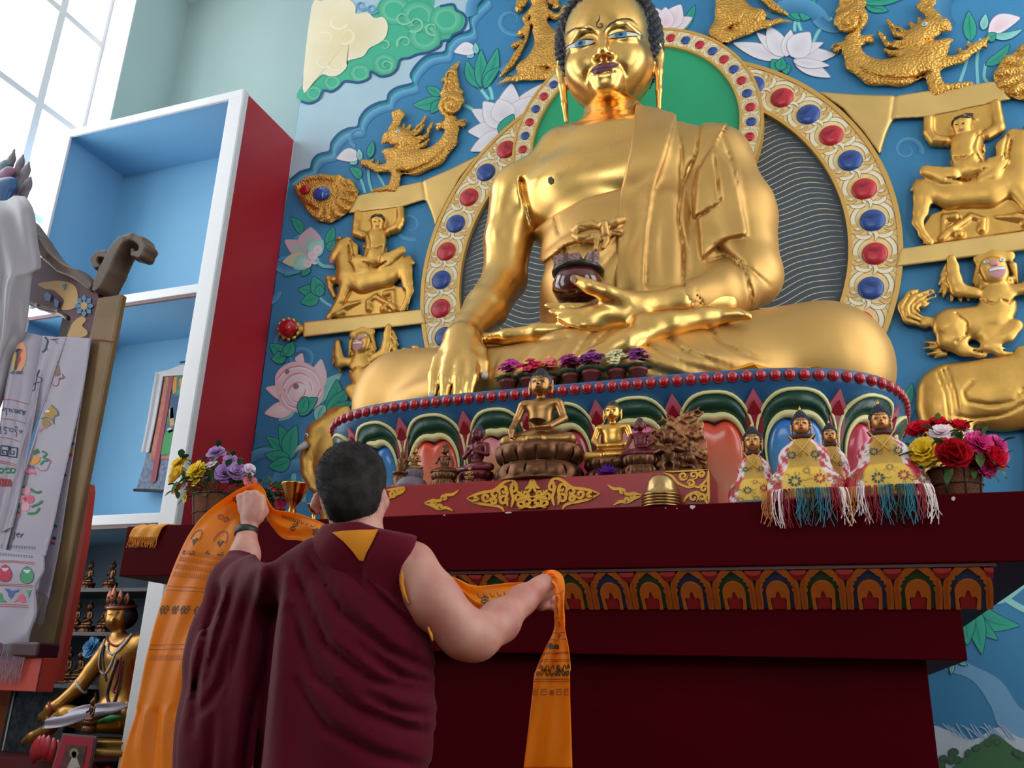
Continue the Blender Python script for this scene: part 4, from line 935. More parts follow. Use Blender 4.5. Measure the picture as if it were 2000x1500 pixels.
pt.line([(618, 508), (632, 520), (655, 522)], (130, 205, 210), 7, 6, False); pt.done('painted_lotus')
pt = Paint(); pt.line([(622, 578), (634, 590), (648, 598)], (130, 205, 210), 5, 6, False)
for t_, w_, bd in (((582, 565), 14, .1), ((588, 592), 14, 0), ((612, 540), 15, .05), ((626, 555), 10, 0)): leaf(pt, (624, 580), t_, w_, bd)
for t_, w_ in (((528, 672), 14), ((531, 702), 13), ((558, 682), 12), ((573, 668), 13)): leaf(pt, (560, 697), t_, w_)
pt.done('painted_leaves')
PKc = ((240, 206, 216), (248, 230, 236)); PKd = ((226, 170, 190), (242, 212, 222))
pt = Paint()
for q in (((590, 800), (668, 728), 18, TEAL), ((575, 790), (545, 822), 14, TEAL)): petalp(pt, *q, 0, (90, 170, 180))
for q in (((580, 760), (590, 690), 20, PKc, -.1), ((600, 770), (628, 702), 20, PKc, .1), ((560, 780), (520, 758), 13, PKc, .1), ((575, 795), (518, 808), 17, PKc, 0)): petalp(pt, *q[:5], (222, 180, 196), 1.0)
pt.fill([(538, 738), (553, 716), (580, 706), (608, 714), (628, 738), (634, 768), (620, 795), (592, 806), (562, 800), (544, 778)], (238, 196, 208), (250, 234, 238), n=5)
for ln in ([(541, 742), (560, 722), (588, 716), (612, 728), (624, 752)], [(552, 756), (566, 736), (588, 730), (606, 742), (610, 764)], [(562, 770), (572, 752), (588, 748), (598, 760), (592, 778)], [(548, 770), (560, 790), (582, 798)], [(556, 760), (570, 782), (592, 786), (612, 776)], [(628, 760), (616, 784), (596, 800)]): pt.line(ln, (222, 158, 180), 3.5); pt.line([(x_+2, y_+3) for x_, y_ in ln], (250, 236, 240), 3.)
for x, y, r in ((562, 726, 5), (579, 755, 6), (594, 782, 9)): pt.fill([(x, y-r), (x+r, y), (x, y+r), (x-r, y)], (160, 120, 140), None, n=2)
for q in (((586, 812), (622, 778), 15, -.1), ((588, 808), (600, 775), 12), ((640, 812), (660, 742), 18, .1), ((640, 812), (684, 760), 16), ((642, 815), (690, 785), 14)): leaf(pt, *q)
leaf(pt, (636, 790), (622, 830), 12, .1, TEAL); pt.done('painted_lotus')
pt = Paint(); pt.line([(565, 900), (572, 920), (576, 950)], (120, 196, 200), 9, 6, False); pt.line([(592, 920), (594, 950), (592, 980)], (120, 196, 200), 9, 6, False)
for t_, w_, bd in (((498, 878), 13, .08), ((520, 852), 14, .05), ((545, 830), 15, .05), ((580, 830), 17, -.1), ((518, 888), 14, 0), ((525, 912), 15, -.1)): leaf(pt, (568, 898), t_, w_, bd)
pt.done('painted_leaves')
# -- right side
lotus('painted_lotus', [((1530, 115), (1432, 85), 16), ((1530, 112), (1478, 65), 12), ((1530, 112), (1500, 52), 20), ((1535, 112), (1545, 60), 14), ((1550, 118), (1622, 152), 15), ((1550, 112), (1632, 108), 16), ((1545, 110), (1608, 85), 12), ((1545, 112), (1582, 65), 26), ((1550, 122), (1620, 130), 10)], WHT, [[(1565, 60), (1560, 45), (1562, 25)], [(1588, 85), (1600, 60), (1625, 35)], [(1552, 62), (1553, 45), (1560, 30)]],
      [((1565, 42), (1505, 8), 13, .1), ((1565, 40), (1540, -10), 16), ((1568, 42), (1590, -12), 16)], [((1524, 140), (1508, 118), 14), ((1526, 138), (1545, 132), 12), ((1524, 140), (1528, 115), 12)])
lotus('painted_lotus', [((1298, 58), (1262, 42), 14), ((1300, 58), (1275, 15), 18), ((1305, 58), (1352, 35), 14), ((1305, 55), (1330, 10), 20), ((1300, 58), (1300, 15), 18)], PINK, [], [((1335, 60), (1358, 10), 9)])
pt = Paint()
for ln in ([(1893, 80), (1888, 120), (1875, 160)], [(1915, 75), (1908, 120), (1910, 165)], [(1925, 125), (1922, 150), (1930, 163)]): pt.line(ln, (130, 205, 210), 6, 6, False)
leaf(pt, (1896, 82), (1892, 22), 14); leaf(pt, (1924, 128), (1972, 86), 11, .1); leaf(pt, (1690, 12), (1735, 22), 10); leaf(pt, (1685, 5), (1770, -5), 12)
petalp(pt, (1920, 60), (1925, 28), 9, TEAL, 0, LN_); petalp(pt, (1930, 65), (1992, 36), 18, PINK, -.1); petalp(pt, (1935, 72), (1998, 58), 8, TEAL, .1, LN_); leaf(pt, (1928, 80), (1945, 66), 10); pt.done('painted_buds')
pt = Paint(); leaf(pt, (1745, 800), (1782, 748), 13, .15); leaf(pt, (1742, 790), (1744, 745), 12, -.1); pt.line([(1775, 830), (1790, 790), (1782, 750)], LN_, 2); pt.done('painted_leaves')
# low right: big leaf, mist, hill with trees
pt = Paint()
pt.fill([(1800, 1290), (1850, 1310), (1900, 1330), (1935, 1380), (1950, 1420), (1990, 1470), (2040, 1500), (2040, 1420), (1990, 1380), (1955, 1330), (1900, 1300), (1860, 1285)], (112, 164, 204), None, n=4)
pt.fill([(1800, 1500), (1810, 1420), (1860, 1430), (1900, 1445), (1950, 1420), (1990, 1440), (2060, 1460), (2060, 1540), (1800, 1540)], (190, 200, 214), None, n=4)
for i in range(14): x = 1840+i*9; pt.line([(x, 1412+4*(i % 3)), (x+12, 1424+3*(i % 4)), (x+26, 1440+(i % 5)*2)], (150, 182, 214), 3)
pt.fill([(1830, 1530), (1870, 1490), (1900, 1462), (1930, 1440), (1945, 1434), (1970, 1452), (2010, 1480), (2060, 1500), (2060, 1560), (1830, 1560)], (62, 108, 68), None, n=3)
for x, y, r in ((1938, 1442, 9), (1928, 1450, 10), (1948, 1450, 10), (1906, 1462, 9), (1890, 1470, 8), (1862, 1470, 10), (1858, 1482, 12), (1870, 1484, 10), (1842, 1480, 9), (1838, 1494, 12), (1995, 1474, 9), (1985, 1470, 8)):
    pt.fill([(x+r*math.cos(a)*random.uniform(.6, 1.1), y+r*math.sin(a)*random.uniform(.6, 1.1)) for a in np.linspace(0, 2*PI, 10)[:-1]], (52, 84, 62), (70, 104, 76), n=2)
pt.done('painted_landscape')
pt = Paint()
pt.line([(1905, 1160), (1960, 1170), (2040, 1100)], (150, 214, 204), 14, 6, False); pt.line([(1965, 1170), (2000, 1190), (2040, 1200)], (150, 214, 204), 12, 6, False)
for t_, w_, bd in (((1992, 1222), 22, .15), ((1950, 1250), 18, .1), ((1918, 1278), 20, -.05), ((1890, 1260), 20, 0)): leaf(pt, (1885, 1170), t_, w_, bd)
leaf(pt, (1860, 1290), (1858, 1318), 6, 0, TEAL); leaf(pt, (1870, 1290), (1890, 1300), 5, 0, TEAL); pt.done('painted_leaves')

# ================================================================ GILDED RELIEFS ON THE MURAL WALL
M_rel = mat('gilded_relief', (226, 172, 88), .40, .85, bump=.10, bscale=18, bdetail=4, var=.14, vscale=5., bdist=.02)
M_scale = mat('gilded_scales', (224, 168, 82), .44, .85, voro=.55, bscale=52, var=.16, vscale=6., bdist=.02)
M_plate = mat('gilded_board', (232, 190, 116), .42, .7, bump=.06, bscale=9, var=.14, vscale=3.)
MX = HCX
def mirpx(px, py): q = np.array(P(px, py, W)); q[0] = 2*MX-q[0]; return proj(q)
def flipmesh(me):
    V = np.empty(len(me.vertices)*3, np.float32); me.vertices.foreach_get('co', V); V = V.reshape(-1, 3).copy(); V[:, 0] = 2*MX-V[:, 0]
    n = mesh_of(me.name, V, [tuple(p.vertices)[::-1] for p in me.polygons])
    for m in me.materials: n.materials.append(m)
    return n
def relief(name, ops, labels, cat, m, h=.0115, decs=(), group=None, side='L', part='figure', jewels_=()):
    pts = [p for o in ops if o[0] == 'c' for p in o[1]]+[(x, y, 4) for o in ops if o[0] == 'p' for x, y in o[1]]
    R = np.array([[*P(a, b, W)[[0, 2]], RP(c, P(a, b, W))] for a, b, c in [q[:3] for q in pts]]); lo = (R[:, :2]-R[:, 2:]).min(0)-.04; hi = (R[:, :2]+R[:, 2:]).max(0)+.04
    mx = max([o[3] if len(o) > 3 else .5 for o in ops if o[0] == 'c']+[.3])*R[:, 2].max()+.09
    s = SDF((lo[0], W-mx-.05, lo[1]), (hi[0], W+.02, hi[1]), h); px = None
    for o in ops:
        if o[0] == 'c':
            lift, fl, k = (o[2] if len(o) > 2 else .02), (o[3] if len(o) > 3 else .5), (o[4] if len(o) > 4 else .014)
            q = [(*P(a, b, W-lift), RP(c, P(a, b, W-lift))) for a, b, c in o[1]]
            if len(q) == 1: q = q*2
            if max(a[2] for a in o[1]) < 10: fl = max(fl, 1.1); lift = min(lift, .035); q = [(*P(a, b, W-lift), RP(max(c, 2.6), P(a, b, W-lift))) for a, b, c in (o[1]*2 if len(o[1]) == 1 else o[1])]
            s.chain(q, k, 'add', (W-lift, fl))
        elif o[0] == 'p':
            if px is None: px = s.pix()
            e = polysd(px[0], px[1], o[1])*px[2]; Y = s.ax[1][None, :, None]; e = np.maximum(e, (W-o[2])-Y); s._mix((slice(None),)*3, e.astype(np.float32), .006, 'add')
        elif o[0] == 'g':
            if px is None: px = s.pix()
            s.groove(o[1], o[2], o[3], px)
    # solid body resting against the wall: cut at the wall face
    Y = s.ax[1][None, :, None]; s.d = np.maximum(s.d, (Y-(W-.001))).astype(np.float32)
    V, F = s.mesh(1); out = []
    me = mesh_of(part, V, F); me.materials.append(m)
    for i, lab in enumerate(labels):
        if lab is None: continue
        mm = me if i == 0 else flipmesh(me); xs = [v.co.x for v in mm.vertices]
        t = thing(name, ((min(xs)+max(xs))/2, W, lo[1]), lab, cat, group); out.append(t); fo = link(part, mm, None, t)
        if i == 0:
            bv = bvh_of(fo); dm = []
            for nm, ol, dmt, off, dome in decs:
                d_ = decal(bv, nm, ol, dmt, fo, off, 2.5, dome)
                if d_: dm.append((nm, d_.data))
        else:
            for nm, d_ in dm: link(nm, flipmesh(d_), None, fo)
    if labels[0] is None and len(labels) > 1: pass
    return out
def ellp(cx, cy, rx, ry, n=12, a=0): return [(cx+rx*math.cos(t)*math.cos(a)-ry*math.sin(t)*math.sin(a), cy+rx*math.cos(t)*math.sin(a)+ry*math.sin(t)*math.cos(a)) for t in np.linspace(0, 2*PI, n+1)[:-1]]
M_rwhite = mat('relief_white_paint', (232, 228, 220), .4); M_rpink = mat('relief_pink_paint', (206, 140, 150), .4); M_rblack = mat('relief_black_paint', (24, 26, 34), .5); M_rblue = mat('relief_blue_iris', (90, 170, 190), .35)
M_gred = mat('red_glass', (176, 10, 26), .12, coat=.6); M_gblue = mat('blue_glass', (24, 70, 150), .12, coat=.6)
# water dragons
sp = lambda cx, cy, r, a0, g=1, tn=1.6: [(cx+r*(1-.85*t)*math.cos(a0+g*t*tn*2*PI), cy+r*(1-.85*t)*math.sin(a0+g*t*tn*2*PI)) for t in np.linspace(0, 1, 18)]
relief('dragon_relief', [('c', [(896, 121, 3), (886, 134, 7), (882, 146, 12)], .03), ('c', [(882, 146, 13), (882, 168, 17)], .04), ('c', [(882, 205, 27)], .05, .45), ('c', [(881, 175, 18), (881, 200, 25)], .045, .45), ('c', [(866, 184, 7)], .03), ('c', [(899, 181, 7)], .03), ('c', [(866, 157, 5)], .03), ('c', [(856, 249, 11), (872, 243, 9)], .035), ('c', [(904, 243, 12), (888, 242, 9)], .035), ('c', [(880, 232, 12), (882, 250, 12)], .04),
       ('c', [(884, 250, 14), (876, 278, 18), (850, 306, 23), (815, 318, 27), (785, 316, 25), (772, 300, 20)], .04), ('c', [(800, 300, 14), (770, 300, 20), (782, 280, 22)], .05),
       ('c', [(776, 328, 13), (772, 352, 10), (764, 367, 9)], .05), ('c', [(764, 368, 8), (745, 372, 6), (728, 374, 4)], .04), ('c', [(775, 362, 7), (772, 372, 6)], .04), ('c', [(766, 326, 12), (738, 330, 8), (718, 320, 7), (704, 313, 4)], .05), ('c', [(722, 322, 5), (730, 312, 3)], .05), ('c', [(712, 318, 4), (707, 326, 2)], .05), ('c', [(738, 322, 4), (740, 314, 2)], .04),
       ('c', [(788, 276, 24)], .06), ('c', [(775, 262, 16), (758, 268, 12), (750, 278, 6)], .07), ('c', [(768, 252, 11), (776, 236, 8), (785, 225, 6), (780, 218, 5), (770, 221, 5), (769, 229, 4)], .06), ('c', [(778, 292, 14), (758, 294, 8), (747, 297, 3)], .06), ('c', [(760, 298, 6), (757, 309, 2)], .05),
       ('c', [(803, 266, 8), (820, 254, 6), (832, 226, 1.5)], .05), ('c', [(808, 280, 9), (832, 266, 6), (845, 240, 1.5)], .05), ('c', [(806, 292, 8), (828, 284, 5), (838, 272, 2)], .04), ('c', [(796, 256, 6), (802, 244, 2)], .05), ('c', [(788, 252, 5), (790, 242, 2)], .05), ('c', [(810, 258, 5), (818, 244, 1.5)], .05), ('c', [(795, 302, 8), (815, 298, 4)], .04),
       ('g', [sp(882, 205, 22, 0), sp(882, 168, 12, 1), sp(882, 147, 9, 1), sp(855, 250, 8, 0), sp(906, 244, 9, 2), [(806, 262), (826, 242)], [(812, 276), (836, 256)], [(868, 292), (840, 318), (800, 336), (776, 334)]], .018, .010), ('g', [[(748, 286), (765, 286), (778, 284, .5)]], .045, .014)],
       ['gilded water dragon relief on the mural beside the pale sky and clouds', 'gilded water dragon relief on the mural beside the single pink lotus bud'], 'relief', M_scale, .0105,
       [('eye', ellp(777, 257, 4.5, 3.2, 12, -.2), M_rwhite, .004, 0), ('iris', ellp(777.5, 257, 2, 2.4), M_rblue, .007, 0), ('tongue', [(752, 284), (765, 284), (770, 287), (758, 290), (750, 289)], M_rpink, .006, 0), ('tooth', [(749, 279), (754, 279), (752, 284)], M_rwhite, .006, 0)], 'water dragon reliefs')
# feathered jewel finial
fl_ = [(573, 367), (590, 354), (626, 342), (660, 343), (690, 354), (701, 375), (693, 398), (674, 420), (647, 436), (620, 432), (600, 412), (586, 388)]
lob = [('c', [(640, 385, 6), (x, y, 9)], .045, .45, .004) for x, y in ((664, 350), (682, 358), (692, 374), (688, 392), (676, 408), (660, 420), (642, 428), (624, 424))]
relief('feather_finial', [('p', fl_, .04)]+lob+[('c', [(a, b, 7) for a, b in ((582, 367), (600, 353), (628, 347), (655, 350), (668, 368), (664, 392), (646, 408), (622, 404), (602, 392), (588, 378), (582, 367))], .04, .5), ('c', [(610, 378, 26), (640, 380, 26)], .035, .3)],
       ['gilded feather finial with red and blue jewels at the red cabinet end of the board', 'gilded feather finial cut by the picture edge beyond the seated man relief'], 'relief', M_scale, .0105,
       [('red_jewel', ellp(596, 371, 11, 9, 14, -.4), M_gred, .012, .02), ('blue_jewel', ellp(629, 379, 17, 13, 16, -.3), M_gblue, .014, .025)], 'feather finials')
# boards
for nm, poly, th, labs in (('upper_board', [(680, 417), (699, 382), (760, 368), (824, 354), (880, 330), (935, 303), (900, 345), (872, 395), (850, 441), (844, 428), (839, 411), (828, 391), (812, 396), (785, 405)], .05, ['gilded upper board held up by the man on the small horse', 'gilded upper board held up by the man with the large horse']),
                           ('lower_board', [(592, 629), (825, 604), (832, 632), (592, 659)], .07, ['long gilded lower board above the half hidden lion with a red jewel at its end', 'long gilded lower board above the whole lion relief'])):
    relief(nm, [('p', poly, th)]+([('g', [[(826, 356), (832, 392), (846, 432)]], .012, .012)] if nm == 'upper_board' else []), labs, 'board', M_plate, .0105, group='gilded boards of the throne back', part='board')
relief('jewel_finial', [('c', [(564, 643, 19)], .03, .5), ('c', [(580, 643, 12), (592, 643, 9)], .03, .5)]+[('c', [(564+20*math.cos(a), 643+20*math.sin(a), 4.5)], .04, .7) for a in np.linspace(0, 2*PI, 13)[:-1]],
       ['red teardrop jewel in a gold setting at the end of the lower board'], 'relief', M_rel, .0095, [('red_jewel', [(547, 641), (552, 632), (564, 626), (577, 629), (583, 640), (578, 652), (566, 660), (553, 654)], M_gred, .02, .035)])
# man riding a horse
Z6 = lambda L: [(500+a*.28, 380+b*.28) for a, b in L]
ops = [('p', [(645, 622), (652, 600), (668, 572), (700, 560), (760, 556), (786, 560), (800, 580), (797, 606), (720, 616)], .035), ('p', [(694, 414), (786, 402), (788, 440), (770, 456), (700, 462)], .04),
       ('c', [(676, 538, 22), (712, 548, 25), (758, 538, 23), (788, 518, 20)], .05), ('c', [(676, 538, 22), (672, 505, 18), (668, 482, 14)], .05), ('c', [(666, 480, 13), (654, 498, 10), (647, 511, 6)], .06), ('c', [(664, 466, 5), (658, 468, 3)], .06), ('c', [(678, 470, 9), (690, 486, 11), (694, 502, 8)], .05),
       ('c', [(676, 555, 15), (664, 585, 9), (652, 606, 7), (641, 620, 7)], .06), ('c', [(655, 548, 9), (643, 545, 7), (646, 562, 6), (654, 580, 5)], .05), ('c', [(792, 530, 16), (796, 552, 11), (801, 568, 8), (794, 590, 6), (786, 604, 7)], .06), ('c', [(800, 505, 6), (809, 514, 2)], .04),
       ('c', [(655, 612, 8), (680, 598, 7), (704, 590, 2)], .05), ('c', [(662, 616, 6), (672, 610, 5)], .06), ('c', [(722, 604, 7), (720, 590, 5), (735, 578, 4)], .05), ('c', [(738, 582, 5), (760, 592, 8), (772, 604, 6)], .05), ('c', [(755, 575, 8), (768, 570, 4), (770, 592, 4)], .045), ('c', [(750, 604, 8)], .05),
       ('c', [(733, 468, 25), (733, 486, 25), (733, 504, 24)], .06, .6), ('c', [(737, 432, 15), (737, 440, 13)], .08, .8), ('c', [(724, 432, 3)], .09), ('c', [(751, 432, 3)], .09), ('c', [(737, 450, 8)], .08),
       ('c', [(712, 462, 9), (696, 456, 9), (697, 440, 8), (699, 418, 8)], .08), ('c', [(756, 456, 9), (776, 446, 9), (784, 430, 8), (783, 410, 8)], .08),
       ('c', [(716, 508, 13), (690, 506, 9), (700, 524, 8), (714, 526, 6)], .10), ('c', [(706, 526, 7), (696, 540, 6)], .11), ('c', [(752, 506, 13), (784, 490, 9), (762, 510, 8), (744, 520, 6)], .10), ('c', [(745, 518, 7), (754, 532, 6)], .11), ('c', [(775, 508, 7), (768, 522, 5)], .07), ('c', [(686, 522, 7), (683, 534, 5)], .07),
       ('g', [[(716, 452), (722, 475), (714, 500)], [(710, 456), (714, 480), (708, 500)], [(752, 448), (758, 470), (752, 490)], [(762, 455), (768, 475), (760, 490)], [(722, 484), (733, 488), (746, 482)], [(710, 512), (733, 522), (756, 512)], [(684, 470), (690, 500)], [(680, 478), (684, 505)], [(765, 590), (745, 580)]], .014, .008)]
relief('man_horse_relief', ops, ['gilded relief of a man on a small horse holding the board over his head', 'gilded relief of a man on a large horse holding the board at the picture edge'], 'relief', M_rel, .0095,
       [('hair', [(724, 428), (726, 421), (735, 417), (745, 418), (751, 424), (752, 434), (748, 430), (744, 424), (734, 422)], M_rblack, .004, 0), ('eye', ellp(732, 433, 2.2, 1), M_rblack, .004, 0), ('eye', ellp(741, 431.5, 2.2, 1), M_rblack, .004, 0), ('lip', ellp(736, 441, 2.6, 1), M_rpink, .004, 0), ('horse_lip', [(643, 506), (650, 505), (653, 512), (646, 517), (642, 512)], M_rpink, .004, 0)], 'man and horse reliefs')
# lion (drawn where it is whole, on the right)
tuft = lambda L, r=5, lift=.05: [('c', [(a, b, r), (c, d, 1.5)], lift, .5, .004) for a, b, c, d in L]
ops = [('c', [(1940, 524, 25), (1944, 534, 24)], .08, .5), ('c', [(1912, 512, 8)], .07), ('c', [(1915, 505, 14), (1940, 500, 16), (1968, 500, 14)], .05, .4)]+tuft([(1916, 510, 1900, 552), (1914, 540, 1904, 560), (1918, 548, 1912, 568), (1926, 556, 1924, 576), (1938, 560, 1936, 580), (1950, 562, 1950, 582), (1962, 558, 1966, 576), (1972, 548, 1980, 566), (1978, 520, 1988, 556)], 9, .07)+[
       ('c', [(1950, 575, 30), (1948, 600, 32), (1940, 622, 32)], .05), ('c', [(1936, 583, 12)], .08), ('c', [(1970, 581, 11)], .08), ('c', [(1936, 622, 32), (1895, 632, 33), (1858, 632, 32)], .05), ('c', [(1905, 572, 12), (1872, 566, 14), (1864, 545, 13), (1862, 522, 10), (1858, 506, 9)], .07), ('c', [(1858, 504, 8), (1845, 502, 5)], .08),
       ('c', [(1985, 566, 12), (2012, 562, 14), (2018, 540, 12), (2020, 512, 9)], .07), ('c', [(2020, 508, 8), (2030, 506, 5)], .08)]+tuft([(1850, 520, 1838, 538), (1848, 535, 1834, 556), (1852, 548, 1834, 572), (1862, 570, 1858, 588), (1875, 575, 1876, 590), (1890, 575, 1892, 588), (1850, 560, 1842, 580), (2030, 525, 2042, 545), (2030, 545, 2044, 566), (2015, 572, 2020, 588)], 7, .05)+[
       ('c', [(1856, 640, 32), (1866, 660, 25)], .07), ('c', [(1850, 665, 20), (1880, 684, 12), (1912, 690, 9), (1922, 693, 6)], .07), ('c', [(1930, 655, 24), (1965, 645, 18), (1984, 636, 13)], .06), ('c', [(1984, 636, 13), (1968, 656, 12), (1930, 676, 10)], .08), ('c', [(1928, 676, 11), (1955, 688, 9), (1990, 689, 5)], .08)]+tuft([(1828, 672, 1806, 668), (1830, 680, 1804, 680), (1836, 688, 1812, 692), (1845, 692, 1826, 698)], 6, .05)+[
       ('c', [(1818, 628, 8), (1806, 632, 10)], .05), ('c', [(1806, 628, 12), (1780, 618, 17), (1772, 600, 17), (1785, 580, 15), (1818, 570, 7)], .05), ('c', [(1786, 600, 14), (1800, 590, 12), (1826, 578, 4)], .05),
       ('g', [[(1800, 622), (1778, 612), (1776, 598), (1790, 582), (1818, 570)], [(1804, 616), (1786, 606), (1786, 596), (1800, 586), (1824, 576)], [(1798, 630), (1770, 620), (1764, 600), (1778, 576), (1810, 564)], [(1806, 610), (1796, 602), (1800, 594), (1822, 584)], [(1868, 612), (1888, 630), (1888, 655), (1868, 668)], [(1922, 588), (1936, 594), (1950, 586)], [(1956, 586), (1970, 592), (1984, 582)], [(1900, 684), (1918, 688)], [(1960, 684), (1985, 686)]], .014, .007)]
relief('lion_relief', ops, ['gilded snarling lion relief with raised paws, seen whole beside the large elephant', 'gilded snarling lion relief half hidden by the statue\'s knee'], 'relief', M_rel, .0095,
       [('eye', ellp(1926, 512, 5, 3.4, 12, -.2), M_rwhite, .005, 0), ('eye', ellp(1957, 508, 5, 3.4, 12, -.1), M_rwhite, .005, 0), ('iris', ellp(1927, 512, 2, 2.3), M_rblue, .008, 0), ('iris', ellp(1957, 508, 2, 2.3), M_rblue, .008, 0), ('nose', [(1932, 514), (1944, 508), (1952, 512), (1948, 518), (1936, 520)], M_rpink, .006, 0.006),
        ('mouth', [(1929, 526), (1936, 521), (1950, 520), (1963, 520), (1964, 532), (1958, 541), (1944, 543), (1934, 538)], M_rpink, .006, 0), ('teeth', [(1932, 527), (1946, 523), (1961, 523), (1961, 527), (1946, 528), (1934, 531)], M_rwhite, .011, 0)], 'lion reliefs')
# elephant
mp = lambda L: [(*mirpx(a, b), c*1.28) for a, b, c in L]
ops = [('c', [(1862, 772, 66), (1950, 770, 74), (2030, 765, 74), (2080, 760, 60)], .05, .45), ('c', [(1850, 800, 56), (1850, 870, 40), (1846, 945, 40)], .06, .5), ('c', [(2060, 820, 50), (2060, 880, 38), (2054, 945, 38)], .06, .5),
       ('c', mp([(640, 838, 27), (628, 846, 27), (620, 862, 22)]), .09, .6), ('c', mp([(618, 866, 21), (607, 895, 17), (608, 922, 15), (620, 948, 12), (636, 962, 9)]), .08, .6), ('c', mp([(655, 822, 12), (676, 806, 13), (684, 800, 9)]), .09, .5), ('c', mp([(648, 868, 16), (640, 886, 10)]), .08), ('c', mp([(660, 830, 40), (690, 850, 50)]), .05, .4),
       ('g', [[(1842, 724), (1858, 770), (1864, 828)], [(1850, 720), (1866, 770), (1872, 826)], [(1832, 730), (1848, 772), (1854, 830)], [(1900, 745), (1880, 765), (1888, 785), (1930, 792), (1980, 785), (2000, 760)], [(1858, 812), (1900, 818), (1960, 810), (2000, 790)]], .014, .010)]
tk = [mirpx(a, b) for a, b in ((606, 880), (616, 884), (598, 898))]
el = relief('elephant_relief', ops, ['gilded elephant relief seen from its rump behind the flower basket', 'gilded elephant relief showing only its head beside the monk\'s hair'], 'relief', M_rel, .0125,
       [('eye', [mirpx(a, b) for a, b in ellp(611, 849, 4.5, 4)][::-1], M_rwhite, .004, .006), ('pupil', [mirpx(a, b) for a, b in ellp(611.5, 849.5, 1.8, 1.8)][::-1], M_rblack, .012, 0)], 'elephant reliefs')
for i, t in enumerate(el):
    a = np.array(P(617, 876, W)); b_ = np.array(P(599, 898, W)); s_ = [(a[0], W-.15, a[2]), ((a[0]+b_[0])/2, W-.19, (a[2]+b_[2])/2), (b_[0], W-.21, b_[2])]
    if i == 0: s_ = [(2*MX-q[0], q[1], q[2]) for q in s_]
    MB().tube(s_, [.036, .026, .004], 10).build('tusk', mat('tusk_grey', (180, 172, 170), .45), t, True)
# snake-bodied figures at the top
ops = [('c', [(1052, 18, 18), (1053, 36, 15), (1056, 54, 14)], .06, .6), ('c', [(1044, 40, 8)], .09), ('c', [(1062, 38, 8)], .09), ('c', [(1057, 58, 18), (1068, 78, 24), (1066, 100, 28), (1050, 122, 26), (1034, 130, 20)], .05, .5), ('c', [(1034, 130, 18), (1022, 132, 15)], .05), ('c', [(1075, 112, 20), (1088, 130, 18), (1080, 146, 12), (1040, 148, 10), (1010, 152, 7), (990, 155, 5), (970, 165, 1.5)], .045, .5),
       ('c', [(1066, 24, 8), (1084, 34, 6), (1096, 30, 5), (1102, 14, 5)], .08), ('c', [(1040, 24, 8), (1026, 36, 6), (1030, 48, 5), (1046, 42, 4)], .08), ('c', [(1034, 48, 6), (1018, 66, 7), (1012, 70, 3)], .05), ('c', [(1032, 56, 5), (1026, 80, 5), (1010, 108, 7), (996, 130, 7), (977, 150, 2)], .04), ('c', [(1018, 82, 5), (1004, 90, 6)], .04),
       ('c', [(1020, 6, 14)], .05), ('c', [(1078, 0, 15)], .05), ('c', [(1050, -4, 15)], .09, .7), ('c', [(1010, -20, 14), (1050, -45, 16), (1095, -30, 14)], .05), ('c', [(1014, 18, 8)], .05), ('c', [(1086, 12, 8)], .05),
       ('g', [sp(1020, 6, 11, 0), sp(1078, 0, 12, 1), [(1030, 62), (1020, 86), (1000, 124)], [(1040, 118), (1050, 132), (1076, 132)]], .014, .009)]
relief('serpent_figure_relief', ops, ['gilded serpent-bodied figure on the mural beside the white lotus and the blue clouds', 'gilded serpent-bodied figure on the mural with only its coiled tail in view'], 'relief', M_scale, .0105, group='serpent figure reliefs')

# ================================================================ THE MONK WITH THE SCARF
M_skin = mat('skin', (196, 140, 122), .5, bump=.05, bscale=90, var=.12, vscale=9, c2=(180, 112, 100))
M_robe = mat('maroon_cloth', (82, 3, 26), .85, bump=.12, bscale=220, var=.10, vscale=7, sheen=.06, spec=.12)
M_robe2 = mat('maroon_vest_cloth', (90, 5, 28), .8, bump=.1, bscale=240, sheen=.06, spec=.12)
M_must = mat('mustard_cloth', (212, 132, 34), .8, bump=.1, bscale=200, spec=.2)
M_crop = mat('cropped_black_hair', (22, 17, 16), .75, bump=.5, bscale=420, var=.25, vscale=30, c2=(48, 42, 40), spec=.25)
p0 = P(690, 1300, 2.1)
monk = thing('person', (p0[0], 2.1, 0), 'monk in maroon robe seen from behind holding up a long orange scarf', 'person')
s = SDF((-2.05, 1.72, .95), (-.35, 2.80, 1.90), .0072)
# head and neck
p = P(687, 938, 2.08); s.ell(p, (RP(61, p), .098, RP(72, p)), .02); p = P(688, 975, 2.06); s.ell(p, (RP(57, p), .085, RP(48, p)), .03)
p = P(690, 985, 2.12); s.ell(p, (RP(50, p), .09, RP(50, p)), .03)
chq(s, [(692, 985, 2.08, 44), (698, 1035, 2.08, 44), (700, 1062, 2.08, 46)], .03)
chq(s, [(619, 968, 2.10, 8), (616, 985, 2.10, 9), (622, 1003, 2.10, 5)], .012); chq(s, [(746, 962, 2.10, 9), (750, 982, 2.11, 10), (744, 1006, 2.10, 6)], .012)
chq(s, [(748, 975, 2.09, 4), (748, 990, 2.09, 4)], .006, 'sub')
# face on the far side: brow, nose, mouth, chin
for q, r in (((688, 950, 2.185), (34, .02, 12)), ((688, 975, 2.205), (8, .02, 16)), ((688, 1000, 2.185), (22, .02, 9)), ((688, 1018, 2.17), (24, .03, 14))):
    p = P(*q); s.ell(p, (RP(r[0], p), r[1], RP(r[2], p)), .02)
